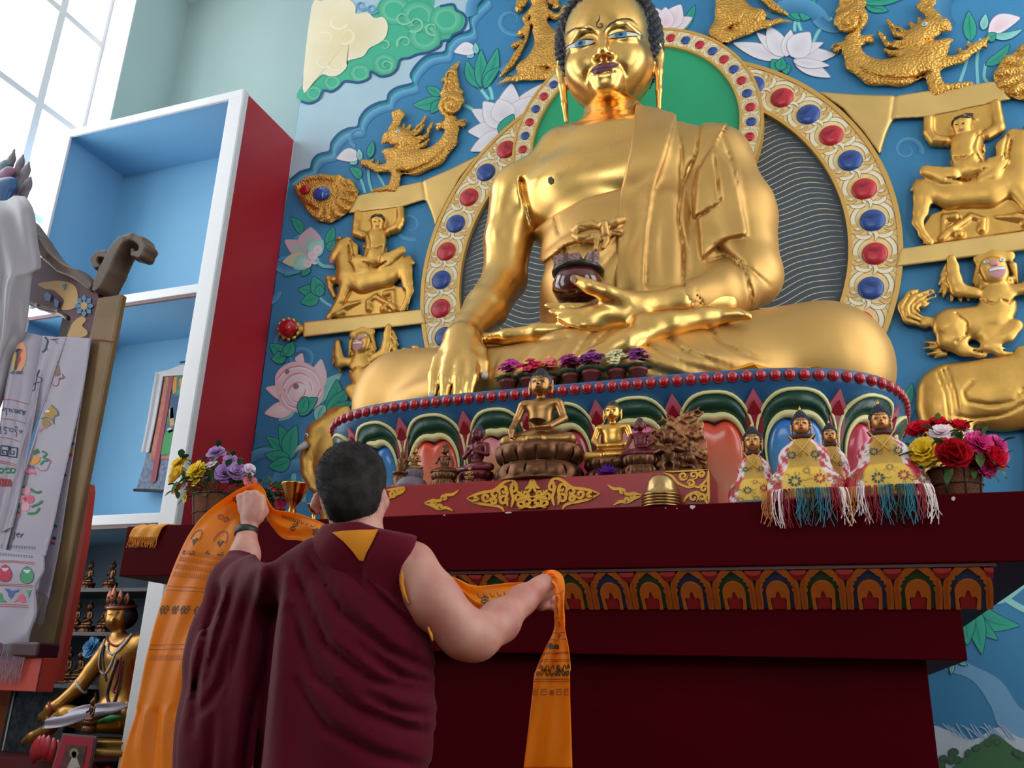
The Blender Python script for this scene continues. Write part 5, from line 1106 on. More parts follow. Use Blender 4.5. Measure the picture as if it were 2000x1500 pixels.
# trunk (under the clothes) and right arm
s.chain([(*P(690, 1140, 2.10), .12), (*P(690, 1300, 2.10), .15), (*P(690, 1440, 2.1), .16)], .05, 'add', (2.1, .7))
s.cap(Q(700, 1080, 2.08, 50)[:3], Q(800, 1105, 2.08, 50)[:3], RP(34, P(700, 1080, 2.08)), RP(40, P(800, 1105, 2.08)), .04)
chq(s, [(806, 1106, 2.08, 45), (848, 1175, 2.09, 50), (905, 1236, 2.13, 45), (932, 1244, 2.17, 41)], .035)
chq(s, [(930, 1246, 2.16, 41), (975, 1214, 2.26, 38), (1020, 1172, 2.38, 26), (1042, 1156, 2.43, 23)], .03)
p = P(1058, 1150, 2.46); s.ell(p, (RP(27, p), .033, RP(25, p)), .02)
for i, (kx, ky, ex, ey) in enumerate(((1046, 1134, 1062, 1136), (1058, 1128, 1080, 1134), (1071, 1132, 1090, 1144), (1078, 1144, 1090, 1158))):
    chq(s, [(kx, ky+6, 2.46, 12), (kx+4, ky+2, 2.50, 10), (ex, ey+8, 2.535, 9), (ex, ey+26, 2.52, 8), (ex-8, ey+30, 2.49, 7)], .006)
chq(s, [(1045, 1165, 2.45, 15), (1056, 1180, 2.47, 12), (1070, 1184, 2.50, 9)], .012)
# left arm reaching up under the robe, hand in the scarf
chq(s, [(600, 1112, 2.12, 30), (520, 1150, 2.27, 26), (468, 1150, 2.38, 30)], .03); chq(s, [(468, 1150, 2.38, 30), (478, 1085, 2.42, 27), (482, 1042, 2.45, 20)], .03)
p = P(490, 1008, 2.465); s.ell(p, (RP(24, p), .024, RP(30, p)), .018)
for kx, ky, ex, ey in ((474, 990, 470, 968), (486, 982, 484, 962), (499, 982, 498, 962), (509, 990, 510, 970)):
    chq(s, [(kx, ky+6, 2.465, 10), (ex, ey+4, 2.475, 9), (ex, ey+2, 2.50, 8), (ex+2, ey+22, 2.52, 7), (ex+2, ey+30, 2.505, 6)], .006)
chq(s, [(505, 1010, 2.47, 12), (514, 998, 2.50, 10), (512, 980, 2.52, 8)], .012)
mb_ = s.obj('body', M_skin, monk, 2)
# cropped hair
s = SDF((-1.40, 1.90, 1.46), (-1.02, 2.26, 1.84), .006)
p = P(687, 934, 2.075); s.ell(p, (RP(66, p), .108, RP(73, p)), .01); p = P(688, 978, 2.055); s.ell(p, (RP(58, p), .092, RP(56, p)), .03)
px = s.pix(); s.mask([(610, 860), (765, 860), (765, 950), (748, 960), (744, 978), (736, 1002), (722, 1022), (700, 1034), (664, 1032), (642, 1014), (632, 985), (622, 965), (612, 950)], .008, px)
q = P(688, 960, 2.17); s.box((q[0], 2.30, q[2]-.03), (.2, .16, .10), .02, .03, 'sub')
hair = s.obj('hair', M_crop, monk, 1)
fz = MB(); hm = hair.data; nv = len(hm.vertices)
for i in rng.integers(0, nv, 5200):
    v = hm.vertices[int(i)]; n_ = v.normal; 
    if v.co.y > 2.16: continue
    t = n_.orthogonal().normalized()*.0007; d = (n_*.8+Vector(rng.normal(size=3)*.35)+Vector((0, 0, -.2))).normalized()*random.uniform(.004, .008)
    fz.add([v.co+t, v.co-t, v.co+d], [(0, 1, 2)])
tag(fz.build('hair_stubble', M_crop, hair), kind='stuff')
# robe
s = SDF((-2.15, 1.62, 0), (-.72, 2.62, 1.72), .0105)
FLR = (2.10, .62)
q = lambda a, b, r: (*P(a, b, 2.10), RP(r, P(a, b, 2.10)))
s.chain([q(692, 1112, 112), q(690, 1250, 148), q(684, 1400, 160)], .06, 'add', FLR)
b0 = q(684, 1400, 160); s.chain([b0, (b0[0]-.02, 2.10, .75, .225), (b0[0]-.02, 2.10, .05, .27)], .06, 'add', (2.10, .72))
s.cap(Q(640, 1092, 2.1, 62)[:3], Q(560, 1112, 2.13, 52)[:3], RP(58, P(640, 1092, 2.1)), RP(46, P(560, 1112, 2.13)), .06)
chq(s, [(565, 1110, 2.12, 48), (510, 1145, 2.24, 50), (466, 1140, 2.36, 44)], .04); chq(s, [(466, 1142, 2.36, 44), (472, 1106, 2.41, 33), (477, 1082, 2.43, 27)], .03)
for ch in ([(500, 1150, 2.26, 60), (470, 1280, 2.24, 92), (452, 1430, 2.22, 100)], [(440, 1140, 2.33, 34), (412, 1260, 2.30, 50), (400, 1420, 2.28, 52)]):
    L_ = [Q(*c) for c in ch]; e_ = L_[-1]; L_ += [(e_[0], e_[1], .62, e_[3]*1.05), (e_[0]+.05, e_[1], .30, e_[3]*.9)]; s.chain(L_, .05, 'add', (2.25, .55))
px = s.pix()
# open right shoulder, neck opening
s.mask([(628, 1046), (650, 1042), (676, 1060), (708, 1100), (735, 1120), (795, 1112), (790, 1150), (808, 1190), (838, 1236), (852, 1262), (856, 1340), (858, 1420), (852, 1520), (880, 2600), (100, 2600), (330, 1500), (338, 1420), (344, 1330), (366, 1235), (384, 1168), (396, 1126), (420, 1096), (448, 1066), (470, 1058), (498, 1078), (508, 1098), (520, 1108), (560, 1078), (600, 1052)], .012, px)
valley = [[(545, 1120, .5), (538, 1190), (528, 1280), (515, 1400), (506, 1520), (500, 1700)], [(505, 1098, .6), (500, 1130), (480, 1200), (455, 1300, .8), (440, 1360, .3)], [(470, 1110, .4), (445, 1190), (415, 1290, .9), (398, 1340, .4)], [(430, 1150, .4), (405, 1240), (385, 1340), (378, 1430, .6)], [(450, 1260, .3), (438, 1330), (410, 1372), (384, 1392)], [(520, 1300, .3), (495, 1400), (480, 1500), (470, 1700)], [(420, 1400, .5), (412, 1500), (405, 1700)],
          [(640, 1075, .4), (700, 1130), (770, 1195), (838, 1250)], [(605, 1090, .4), (670, 1195), (760, 1270), (850, 1312)], [(575, 1110, .4), (640, 1260), (730, 1330), (850, 1352)], [(568, 1190, .4), (620, 1320), (700, 1385), (790, 1420), (850, 1430)], [(580, 1330, .3), (640, 1420), (730, 1470), (845, 1500)], [(660, 1070, .3), (740, 1130), (805, 1190, .6)], [(700, 1260, .3), (780, 1320), (848, 1335)], [(690, 1340, .2), (770, 1385), (845, 1398)], [(600, 1250, .3), (640, 1330), (700, 1370, .3)], [(640, 1160, .2), (720, 1240), (800, 1290, .4)]]
valley = [[(q[0], q[1], .25 if (i == len(l)-1 and q[0] > 780) else (q[2] if len(q) > 2 else 1.)) for i, q in enumerate(l)] for l in valley]
s.groove(valley, .022, .013, px)
s.groove([[(x+9, y-9, (w[0] if w else 1.)) for x, y, *w in ln] for ln in valley], -.010, .016, px)
s.groove([[(500, 1120), (490, 1260), (470, 1420), (460, 1700)], [(560, 1130), (552, 1260), (545, 1400), (540, 1700)]], -.020, .030, px)
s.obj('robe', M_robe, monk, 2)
# sleeveless vest with mustard yoke and collar
s = SDF((-1.45, 1.80, 1.25), (-.90, 2.36, 1.72), .0072)
s.chain([(*P(694, 1100, 2.10), RP(104, P(694, 1100, 2.1))), (*P(700, 1230, 2.10), RP(128, P(700, 1230, 2.1)))], .05, 'add', (2.10, .62))
s.cap(Q(690, 1072, 2.08, 50)[:3], Q(786, 1092, 2.08, 42)[:3], RP(58, P(690, 1072, 2.08)), RP(50, P(786, 1092, 2.08)), .05)
chq(s, [(692, 1030, 2.075, 56), (697, 1062, 2.07, 68)], .03); s.cap(Q(692, 1074, 2.08, 60)[:3], Q(630, 1080, 2.1, 60)[:3], RP(58, P(692, 1074, 2.08)), RP(52, P(630, 1080, 2.1)), .04)
px = s.pix(); s.mask([(630, 1024), (664, 1020), (700, 1018), (745, 1034), (812, 1049), (803, 1075), (792, 1105), (786, 1140), (796, 1176), (822, 1216), (846, 1250), (846, 1300), (600, 1290), (590, 1080)], .006, px)
step(s, [(600, 1040), (650, 1042), (740, 1036), (815, 1046), (850, 1300), (722, 1300), (706, 1096), (690, 1076), (668, 1056), (640, 1050), (600, 1060)], 0.0, .01, px)
step(s, [(742, 1034), (815, 1046), (800, 1130), (812, 1200), (850, 1300), (700, 1300), (712, 1096), (728, 1062)], .010, .006, px)
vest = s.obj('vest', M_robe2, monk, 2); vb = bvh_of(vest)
decal(vb, 'mustard_yoke', [(650, 1041), (670, 1038), (705, 1036), (740, 1036), (730, 1058), (718, 1080), (712, 1096), (702, 1094), (690, 1078), (672, 1058)], M_must, vest, .004, 5)
rb = bvh_of([x for x in bpy.data.objects if x.parent == monk and x.name.startswith('body')][0])
MB().tube([Vector(P(a, b, 2.02)) for a, b in ((787, 1112), (785, 1135), (789, 1158), (797, 1178))], [.003, .005, .005, .003], 8).build('armhole_trim', M_must, monk, True)
MB().tube([Vector(P(a, b, 2.03)) for a, b in ((836, 1225), (842, 1240), (845, 1252))], [.002, .004, .002], 8).build('armhole_trim', M_must, monk, True)
# wristband
p1 = P(481, 1040, 2.45); ax = np.array(P(490, 1008, 2.465))-np.array(P(479, 1075, 2.43)); ax /= np.linalg.norm(ax); A = np.cross(ax, [0, 1, 0]); A /= np.linalg.norm(A); Bq = np.cross(A, ax)
cir = lambda r, d: [np.array(p1)+ax*d+A*r*math.cos(t)+Bq*r*math.sin(t) for t in np.linspace(0, 2*PI, 25)[:-1]]
V = []; [V.extend(cir(r, d)) for r, d in ((.033, -.014), (.038, -.012), (.038, .012), (.033, .014))]
obj('wristband', V, [(j*24+i, j*24+(i+1) % 24, (j+1)*24+(i+1) % 24, (j+1)*24+i) for j in range(3) for i in range(24)], mat('black_rubber', (26, 22, 24), .5), monk)

# ---------------------------------------------------------------- ribbon cloth
class Ribbon:
    def __init__(s, secs, rows=260, cols=30, fold=None):      # secs: (x0,y0,x1,y1,Y0,Y1) edges on the photograph with depths
        L = np.array([np.concatenate([P(a[0], a[1], a[4]), P(a[2], a[3], a[5])]) for a in secs]); c = crom(L, max(2, rows//(len(secs)-1)))
        s.A, s.B = c[:, :3], c[:, 3:]; s.n = len(c); s.cols = cols; s.fold = fold or (lambda u, t: 0.)
        s.sec = len(secs)-1
    def raw(s, u, t): i = np.clip(t, 0, 1)*(s.n-1); j = min(int(i), s.n-2); f = i-j; a = s.A[j]*(1-f)+s.A[j+1]*f; b = s.B[j]*(1-f)+s.B[j+1]*f; return a*(1-u)+b*u
    def nrm(s, u, t):
        e = .004; d1 = s.raw(min(u+.05, 1.05), t)-s.raw(u-.05, t); d2 = s.raw(u, min(t+e, 1))-s.raw(u, max(t-e, 0)); n = np.cross(d1, d2); n /= np.linalg.norm(n)+1e-12
        return n if n @ (s.raw(u, t)-EYE) < 0 else -n
    def at(s, u, t, off=0.): n = s.nrm(u, t); return s.raw(u, t)+n*(s.fold(u, t)+off)
    def build(s, name, m, parent=None, th=.0012):
        V = [s.at(j/s.cols, i/(s.n-1)) for i in range(s.n) for j in range(s.cols+1)]; k = s.cols+1
        F = [(i*k+j, i*k+j+1, (i+1)*k+j+1, (i+1)*k+j) for i in range(s.n-1) for j in range(s.cols)]
        o = obj(name, V, F, m, parent); md = o.modifiers.new('thickness', 'SOLIDIFY'); md.thickness = th; md.offset = 0; return o
    def ink(s, mb, pts, w, c=None, off=.0016):                  # a line printed on the cloth; pts (u, t), w in u
        p = np.asarray(pts, float); q = np.array([s.at(a, b, off) for a, b in p]); n = len(q); T = np.gradient(q, axis=0)
        V = []
        for i in range(n):
            nn = s.nrm(*p[i]); sd = np.cross(T[i], nn); sd /= np.linalg.norm(sd)+1e-12; V += [q[i]+sd*w/2, q[i]-sd*w/2]
        mb.add(V, [(2*i, 2*i+1, 2*i+3, 2*i+2) for i in range(n-1)], c)
M_khata = translucent('orange_silk', (255, 160, 18), .5, .42)
M_inkb = mat('brown_print', (150, 74, 18), .6); M_inkd = mat('dark_print', (78, 52, 24), .6)
scarf = thing('ceremonial_scarf', P(690, 1250, 2.55), 'long orange printed silk scarf held up between both hands of the monk', 'scarf')
secs = [(220, 1560, 342, 1560, 2.42, 2.40), (246, 1460, 346, 1455, 2.43, 2.41), (268, 1380, 352, 1380, 2.44, 2.42), (286, 1290, 366, 1290, 2.45, 2.42), (306, 1205, 396, 1205, 2.45, 2.43), (330, 1125, 430, 1135, 2.45, 2.44), (358, 1060, 456, 1080, 2.45, 2.45), (388, 1018, 468, 1038, 2.46, 2.48),
        (427, 981, 470, 1004, 2.47, 2.52), (461, 957, 476, 985, 2.47, 2.55), (492, 948, 496, 970, 2.48, 2.55), (513, 961, 509, 978, 2.50, 2.55), (524, 974, 516, 1004, 2.52, 2.55), (541, 994, 530, 1030, 2.54, 2.56), (575, 1001, 554, 1052, 2.55, 2.56), (615, 1015, 596, 1058, 2.54, 2.54), (680, 1045, 672, 1090, 2.52, 2.50), (780, 1100, 790, 1140, 2.52, 2.50),
        (882, 1128, 892, 1160, 2.54, 2.52), (927, 1144, 942, 1200, 2.54, 2.52), (994, 1138, 1000, 1200, 2.54, 2.53), (1037, 1134, 1040, 1190, 2.545, 2.53), (1062, 1118, 1058, 1150, 2.54, 2.545), (1078, 1113, 1070, 1140, 2.50, 2.53), (1092, 1122, 1078, 1146, 2.44, 2.46), (1100, 1145, 1084, 1165, 2.41, 2.43), (1104, 1190, 1084, 1195, 2.40, 2.42), (1107, 1228, 1082, 1230, 2.40, 2.42), (1111, 1262, 1064, 1266, 2.40, 2.42), (1114, 1310, 1046, 1310, 2.40, 2.42), (1115, 1360, 1040, 1360, 2.40, 2.42), (1117, 1430, 1032, 1430, 2.40, 2.42), (1118, 1500, 1023, 1500, 2.40, 2.42)]
NS = len(secs)-1
def sfold(u, t):
    k = t*NS; a = .004*math.sin(u*7+t*30)+.003*math.sin(u*13-t*44)
    if 10 < k < 22: a += .010*math.sin(u*9+k*1.1)
    if 22 <= k < 29: a += .006*math.sin(u*15+k)
    if k < 2: a += .006*math.sin(u*16+k*2)
    if k > 29: a += .005*math.sin(u*6+1)
    return a
rib = Ribbon(secs, 30*NS//3, 26, sfold); rcl = rib.build('cloth', M_khata, scarf)
ib, idk = MB(), MB(); T = lambda k: k/NS
def band(mb, k, w=.0022, u0=.02, u1=.98): rib.ink(mb, [(u, T(k)) for u in np.linspace(u0, u1, 14)], w)
def heart(mb, u, k, su, sk, w):
    for g in (-1, 1): rib.ink(mb, [(u+g*su*(.1+.5*r*math.cos(a)+.38), T(k+sk*r*math.sin(a))) for a, r in zip(np.linspace(0, 8.2, 20), np.linspace(1, .25, 20))], w)
for k, w in ((28.55, .002), (28.62, .002), (28.25, .002), (28.3, .002), (29.35, .0025), (29.45, .002), (27.2, .002), (27.6, .002), (26.4, .002), (25.8, .002), (25.2, .002)): band(ib, k, w)
for u in (.12, .36, .60, .84): heart(idk if u < .7 else ib, u, 28.95, .10, .30, .0045)
for u in (.1, .3, .7, .9): rib.ink(ib, [(u-.07, T(29.75)), (u+.07, T(29.75)), (u+.07, T(29.95)), (u-.05, T(29.95)), (u-.05, T(29.83)), (u+.04, T(29.83)), (u+.04, T(29.9))], .0025)
heart(ib, .5, 29.85, .06, .12, .003)
for g in (0, .04, .08, .12): rib.ink(idk, [(u, T(28.0-g)) for u in np.linspace(.45+g, .95, 8)], .009)
for k in (25.5, 26, 26.7, 27.3): heart(ib, .5, k, .12, .2, .003)
for k in (3.25, 3.35, 4.65, 4.75): band(ib, k, .002)
for u in (.12, .36, .6, .84): heart(idk, u, 4.15, .085, .13, .0045)
for j in range(4):                         # rows of script
    for i in range(22): u = .06+i*.041; rib.ink(ib, [(u, T(5.0+j*.22)), (u+.018, T(5.03+j*.22)), (u+.02, T(5.1+j*.22)), (u+.004, T(5.13+j*.22))], .0022)
for i in range(20): u = .08+i*.043; rib.ink(ib, [(u, T(3.0)), (u+.018, T(3.04)), (u+.01, T(3.12))], .002)
for u, k, r in ((.2, 6.1, .10), (.66, 6.25, .13)):    # printed animals
    rib.ink(ib, [(u+r*math.cos(a), T(k+3.2*r*math.sin(a)+.2)) for a in np.linspace(-.4, PI+.4, 16)], .006); rib.ink(idk, [(u-r, T(k-.35)), (u-r*1.3, T(k-.42)), (u-r*.6, T(k-.45))], .006); rib.ink(idk, [(u+r, T(k-.3)), (u+r*1.3, T(k-.4)), (u+r*.5, T(k-.42))], .006); rib.ink(idk, [(u-r*.3, T(k+.1)), (u+r*.3, T(k-.1)), (u+r*.5, T(k+.15))], .012)
for k in (7.4, 8.6, 9.6, 14.3, 15.2, 19.2, 20.3): heart(idk if k > 9 else ib, .5, k, .16, .16, .004)
for i in range(9): rib.ink(idk, [(.2, T(13.4+i*.22)), (.32, T(13.45+i*.22)), (.3, T(13.55+i*.22)), (.2, T(13.52+i*.22))], .003); rib.ink(idk, [(.25, T(19+i*.2)), (.4, T(19.05+i*.2)), (.36, T(19.12+i*.2))], .003)
tag(ib.build('brown_print', M_inkb, rcl), kind='stuff'); tag(idk.build('dark_print', M_inkd, rcl), kind='stuff')
def fringe(ribb, t, n, ln, m, parent, sag=0., name='fringe', rad=.0009, d0=None, end=1):
    fb = MB()
    for i in range(n):
        u = (i+.5)/n; a = ribb.at(u, t); b = ribb.at(u, t-(.02 if end else -.02)); d = a-b; d /= np.linalg.norm(d)+1e-9; d = d if d0 is None else np.array(d0, float)
        L_ = ln*random.uniform(.8, 1.1); pts = [a+d*L_*k/3+np.array([random.gauss(0, .0015)*k, random.gauss(0, .0015)*k, -sag*(k/3)**2]) for k in range(4)]; fb.tube(pts, rad, 3, cap=False)
    return tag(fb.build(name, m, parent), kind='stuff')
fringe(rib, 1.0, 46, .045, M_khata, rcl)

# ================================================================ OFFERINGS AND SMALL STATUES
def place(V, org, sc, rz=0.):
    V = np.asarray(V)*sc; c, s_ = math.cos(rz), math.sin(rz); return np.stack([V[:, 0]*c-V[:, 1]*s_, V[:, 0]*s_+V[:, 1]*c, V[:, 2]], 1)+np.asarray(org)
_cache = {}
HS_ = 1.38
def hp(x, y, z, r=None): q = (x*HS_, y*HS_, .735+(z-.74)*HS_); return q if r is None else (*q, r*HS_)
def face(s):
    E = lambda c, r, k=.03, op='add': s.ell(hp(*c), tuple(v*HS_ for v in r), k, op)
    E((0, -.005, .845), (.088, .10, .105), .02); E((0, -.035, .79), (.070, .07, .06), .03)
    s.chain([hp(0, -.10, .86, .009), hp(0, -.120, .822, .016)], .012)
    for g in (-1, 1):
        E((g*.036, -.104, .855), (.026, .012, .008), .008, 'sub'); E((g*.036, -.088, .846), (.024, .016, .011), .006)
        s.chain([hp(g*.094, .01, .88, .015), hp(g*.100, .0, .81, .013), hp(g*.097, -.01, .745, .011)], .008)
    E((0, -.100, .790), (.024, .012, .009), .008)
def seated_mesh(pose='earth', h=.012, plump=1.):
    key = (pose, h, plump)
    if key in _cache: return _cache[key]
    s = SDF((-.50, -.36, -.02), (.50, .24, 1.08), h)
    s.ell((0, .02, .42), (.155*plump, .105, .22), .05); s.ell((0, .02, .56), (.185*plump, .10, .11), .05); s.cap((-.19, .01, .61), (.19, .01, .61), .062, .062, .04); s.cap((0, .02, .62), (0, .01, .75), .055, .05, .03)
    s.ell((0, .02, .14), (.30, .17, .12), .06)
    for g in (-1, 1): s.cap((g*.16, 0, .12), (g*.37, -.08, .085), .10, .085, .05); s.cap((g*.37, -.09, .075), (-g*.06, -.23, .065), .075, .055, .04)
    if pose == 'earth':
        s.chain([(-.22, .01, .60, .058), (-.28, -.01, .40, .048), (-.30, -.15, .235, .038), (-.29, -.20, .19, .042), (-.28, -.225, .10, .022)], .025)
        s.chain([(.22, .01, .60, .058), (.285, -.01, .38, .05), (.16, -.17, .24, .04), (.02, -.21, .225, .034), (-.06, -.21, .22, .022)], .025)
    elif pose == 'pray':
        for g in (-1, 1): s.chain([(g*.22, .01, .60, .055), (g*.27, -.04, .38, .048), (g*.12, -.15, .42, .036), (g*.02, -.17, .50, .032), (g*.012, -.17, .60, .016)], .02)
    elif pose == 'lap':
        for g in (-1, 1): s.chain([(g*.22, .01, .60, .058), (g*.285, -.01, .38, .05), (g*.18, -.16, .24, .04), (0, -.21, .225, .036)], .025)
    elif pose == 'wave':
        s.chain([(-.22, .01, .60, .05), (-.30, -.03, .42, .04), (-.24, -.15, .36, .034), (-.16, -.17, .46, .026)], .02); s.chain([(.22, .01, .60, .05), (.30, -.02, .40, .04), (.34, -.13, .26, .034), (.36, -.2, .2, .026)], .02)
    face(s); V, F = s.mesh(1); _cache[key] = (V, F); return V, F
def hair_mesh(h=.012, knot=.05, tall=.0):
    key = ('hair', h, knot, tall)
    if key in _cache: return _cache[key]
    s = SDF((-.2, -.2, .68), (.2, .24, 1.36), h*.8); s.ell(hp(0, .012, .865), (.100*HS_, .108*HS_, .102*HS_), .01); s.ell(hp(0, .015, .962), (.052*HS_, .052*HS_, .04*HS_), .03)
    if tall: s.cap(hp(0, .015, .97), hp(0, .015, .995+tall), .05, .006, .03)
    s.box(hp(0, -.155, .80), (.26, .135, .150), .03, .03, 'sub', rot('X', math.radians(-10)))
    V, F = s.mesh(1); _cache[key] = (V, F); return V, F
def lotus_base(r, z0, z1, sy=.72, n=14, double=True):
    m = MB(); zm = (z0+z1)/2
    prof = [(r*.98, z0), (r*1.0, z0+.02*(z1-z0)), (r*.96, z0+.1*(z1-z0)), (r*.80, zm-.04*(z1-z0)), (r*.78, zm+.04*(z1-z0)), (r*.95, z1-.14*(z1-z0)), (r*.97, z1-.02*(z1-z0)), (r*.93, z1)]
    m.lathe(prof, 32, sx=1, sy=sy)
    hh = (z1-z0)*.42
    for row in (0, 1) if double else (1,):
        for i in range(n):
            a = 2*PI*(i+.5*row)/n; c_ = np.array([math.cos(a), math.sin(a)*sy]); zc = zm+(.24 if row else -.24)*(z1-z0); rr = r*.90; w = PI*r/n*.80
            V = [];
            for u in np.linspace(-1, 1, 5):
                for v in np.linspace(-1, 1, 5):
                    b_ = max(0, 1-u*u*.9-v*v*.9); t = np.array([-math.sin(a), math.cos(a)*sy]); q = c_*(rr+.10*r*math.sqrt(b_)+.05*r*(v if row else -v))+t*u*w; V.append((q[0], q[1], zc+v*hh*.5))
            m.add(V, [(i_*5+j, i_*5+j+1, (i_+1)*5+j+1, (i_+1)*5+j) for i_ in range(4) for j in range(4)])
    return m
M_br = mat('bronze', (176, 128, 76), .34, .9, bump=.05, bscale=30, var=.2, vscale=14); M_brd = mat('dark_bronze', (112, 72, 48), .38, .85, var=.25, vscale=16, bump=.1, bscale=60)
M_bred = mat('maroon_enamel', (104, 22, 34), .35, .2); M_bgold = mat('figurine_gold', (222, 166, 82), .3, .9, bump=.04, bscale=30); M_hblue = mat('figurine_hair', (26, 30, 52), .4); M_purp = mat('purple_grey_rock', (104, 88, 100), .5, bump=.3, bscale=40)
FIG = []
def figurine(px, pbase, ptop, y, label, mb_, mh, pose='earth', ped=None, cat='figurine', zbase=BT, base_m=None, tall=0., h=.014, name='buddha_figurine', group=None, headm=None, rz=.04, sx=1.12):
    """a seated figure whose base stands at z=zbase; pbase/ptop are the photograph rows of its seat and head top"""
    p = np.array(P(px, pbase, y)); q = np.array(P(px, ptop, y)); H = (q[2]-p[2])/(1.09+tall*1.2); t = thing(name, (p[0], y, zbase), label, cat, group, 0)
    V, F = seated_mesh(pose, h); bo_ = obj('body', place(V*np.array([sx, 1, 1]), p, H, rz), F, mb_, t); FIG.append(bo_)
    V, F = hair_mesh(h, tall=tall); obj('hair', place(V*np.array([sx, 1, 1]), p, H, rz), F, mh, t)
    ped = ped or .36; hp = max(.012, p[2]-zbase)
    m = lotus_base(ped*H*1.18, 0, hp, .72, 13); m.V = [tuple(v) for v in place(m.V, (p[0], y, zbase), 1., rz)]; m.build('pedestal', base_m or M_brd, t, True)
    return t, p, H
def face_paint(org, H, rz, sx, hd, m_eye, m_lip):
    hb = bvh_of(hd)
    for x, z, rx, rz_, m, nm in ((-.036, .846, .022, .006, m_eye, 'eye'), (.036, .846, .022, .006, m_eye, 'eye'), (-.040, .879, .028, .0035, M_rblack, 'brow'), (.040, .879, .028, .0035, M_rblack, 'brow'), (0, .788, .024, .009, m_lip, 'lips'), (0, .905, .006, .007, m_lip, 'forehead_mark')):
        decal(hb, nm, [proj(place([(np.array(hp(x, -.105, z))+np.array([rx*math.cos(a), 0, rz_*math.sin(a)])*HS_)*np.array([sx, 1, 1])], org, H, rz)[0]) for a in np.linspace(0, 2*PI, 11)[:-1]], m, hd, .0012, 2)
M_lipb = mat('dull_red_lip', (120, 40, 40), .4); M_eyed = mat('dark_eye_paint', (40, 30, 30), .4)
t1, p1_, H1 = figurine(1054, 876, 722, 3.72, 'large bronze Buddha figurine with blue hair at the centre of the plinth', M_br, M_hblue, 'earth', .50, h=.011)
face_paint(p1_, H1, .04, 1.12, FIG[-1], M_eyed, M_lipb)
ub = MB().lathe([(.02, .0), (.07, .02), (.10, .05), (.112, .055), (.10, .062), (.07, .04), (.002, .03)], 20); ub.V = [tuple(v) for v in place(np.array(ub.V)*np.array([1, 1, 1])+np.array([.03, -.24, .25]), p1_, H1, .04)]; ub.build('alms_bowl', M_brd, t1, True)
t2, p2, H2 = figurine(930, 925, 830, 3.74, 'Buddha figurine in maroon robe with hands joined at the chest', M_bred, M_hblue, 'pray', .36, base_m=M_bred, rz=-.25, name='praying_figurine'); face_paint(p2, H2, .04, 1.12, FIG[-1], M_eyed, M_red_lip if 'M_red_lip' in globals() else M_lipb)
t3, p3, H3 = figurine(808, 918, 862, 3.76, 'small bronze lama figurine with tall pointed hat on a purple grey mound', M_br, M_br, 'pray', .40, base_m=M_purp, tall=.22, name='lama_figurine')
V, F = lathe([(.088, 0), (.084, .02), (.07, .045), (.045, .06), (.002, .066)], 24); q = P(805, 940, 3.70); obj('mound', place(V, (q[0], 3.70, BT), .95), F, M_purp, t3)
t4, p4, H4 = figurine(867, 925, 862, 3.68, 'dark bronze crowned bodhisattva figurine beside the praying figure', M_brd, M_brd, 'wave', .42, tall=.12, name='crowned_figurine')
for a in np.linspace(-1.9, 1.9, 7): b_ = MB().tube(place([(math.sin(a)*.09, -math.cos(a)*.09, .93), (math.sin(a)*.12, -math.cos(a)*.12, 1.0), (math.sin(a)*.10, -math.cos(a)*.10, 1.07)], p4, H4, .04), [.022*H4, .018*H4, .002], 6).build('crown_leaf', M_brd, t4, True)
figurine(917, 934, 912, 3.63, 'tiny bronze figurine at the front edge of the plinth', M_br, M_br, 'pray', .36, h=.03, name='tiny_figurine')
q = P(783, 930, 3.74); st = thing('stupa_figurine', (q[0], 3.74, BT), 'small bronze stupa with stacked tiers beside the lama figurine', 'figurine')
hst = P(783, 872, 3.74)[2]-BT; MB().lathe([(.2, 0), (.2, .12), (.13, .14), (.17, .28), (.12, .36), (.19, .38), (.19, .42), (.09, .44), (.14, .58), (.06, .62), (.11, .7), (.04, .74), (.06, .84), (.02, .88), (.002, 1.0)], 14).build('tiers', M_brd, st, True, loc=(0, 0, 0)); st.scale = (hst, hst, hst)
t7, p7, H7 = figurine(1197, 902, 783, 3.74, 'gold robed Buddha figurine with dark face beside the big bronze one', M_bgold, mat('dark_hair', (40, 34, 34), .5), 'lap', .42, base_m=M_brd, name='buddha_figurine'); face_paint(p7, H7, .04, 1.12, FIG[-1], M_eyed, M_lipb)
figurine(1251, 893, 816, 3.67, 'small Buddha figurine in one-shouldered maroon robe on a dark lotus base', M_bred, M_hblue, 'earth', .42)
# wrathful protector before a flame screen
q = np.array(P(1318, 918, 3.70)); H = P(1318, 800, 3.70)[2]-BT; fg = thing('flame_screen_figurine', (q[0], 3.72, BT), 'wrathful protector figurine before a tall screen of red and gold flames', 'figurine')
s = SDF((-.55, -.05, 0), (.5, .12, 1.05), .02); out = [(-.42, 0), (.42, 0), (.46, .3), (.45, .55), (.36, .8), (.28, 1.0), (.1, .92), (-.1, .82), (-.3, .72), (-.44, .5), (-.46, .25)]
M_flame = mat('flame_bronze', (128, 66, 46), .4, .7, var=.5, vscale=22, c2=(176, 128, 80), bump=.5, bscale=26)
X, Z = s.ax[0][:, None, None]+0*s.ax[2][None, None, :], s.ax[2][None, None, :]+0*s.ax[0][:, None, None]; e = polysd(X, Z, out)+0*s.ax[1][None, :, None]; Y = s.ax[1][None, :, None]
s.d = np.maximum(e, np.abs(Y-.04)-.018).astype(np.float32)
for i in range(46):
    a, b_ = random.uniform(-.42, .42), random.uniform(.1, .9); pts = [(a+.06*math.sin(k*2.2+i), -.0, b_+k*.045, .020-.003*k) for k in range(5)]; s.chain(pts, .008)
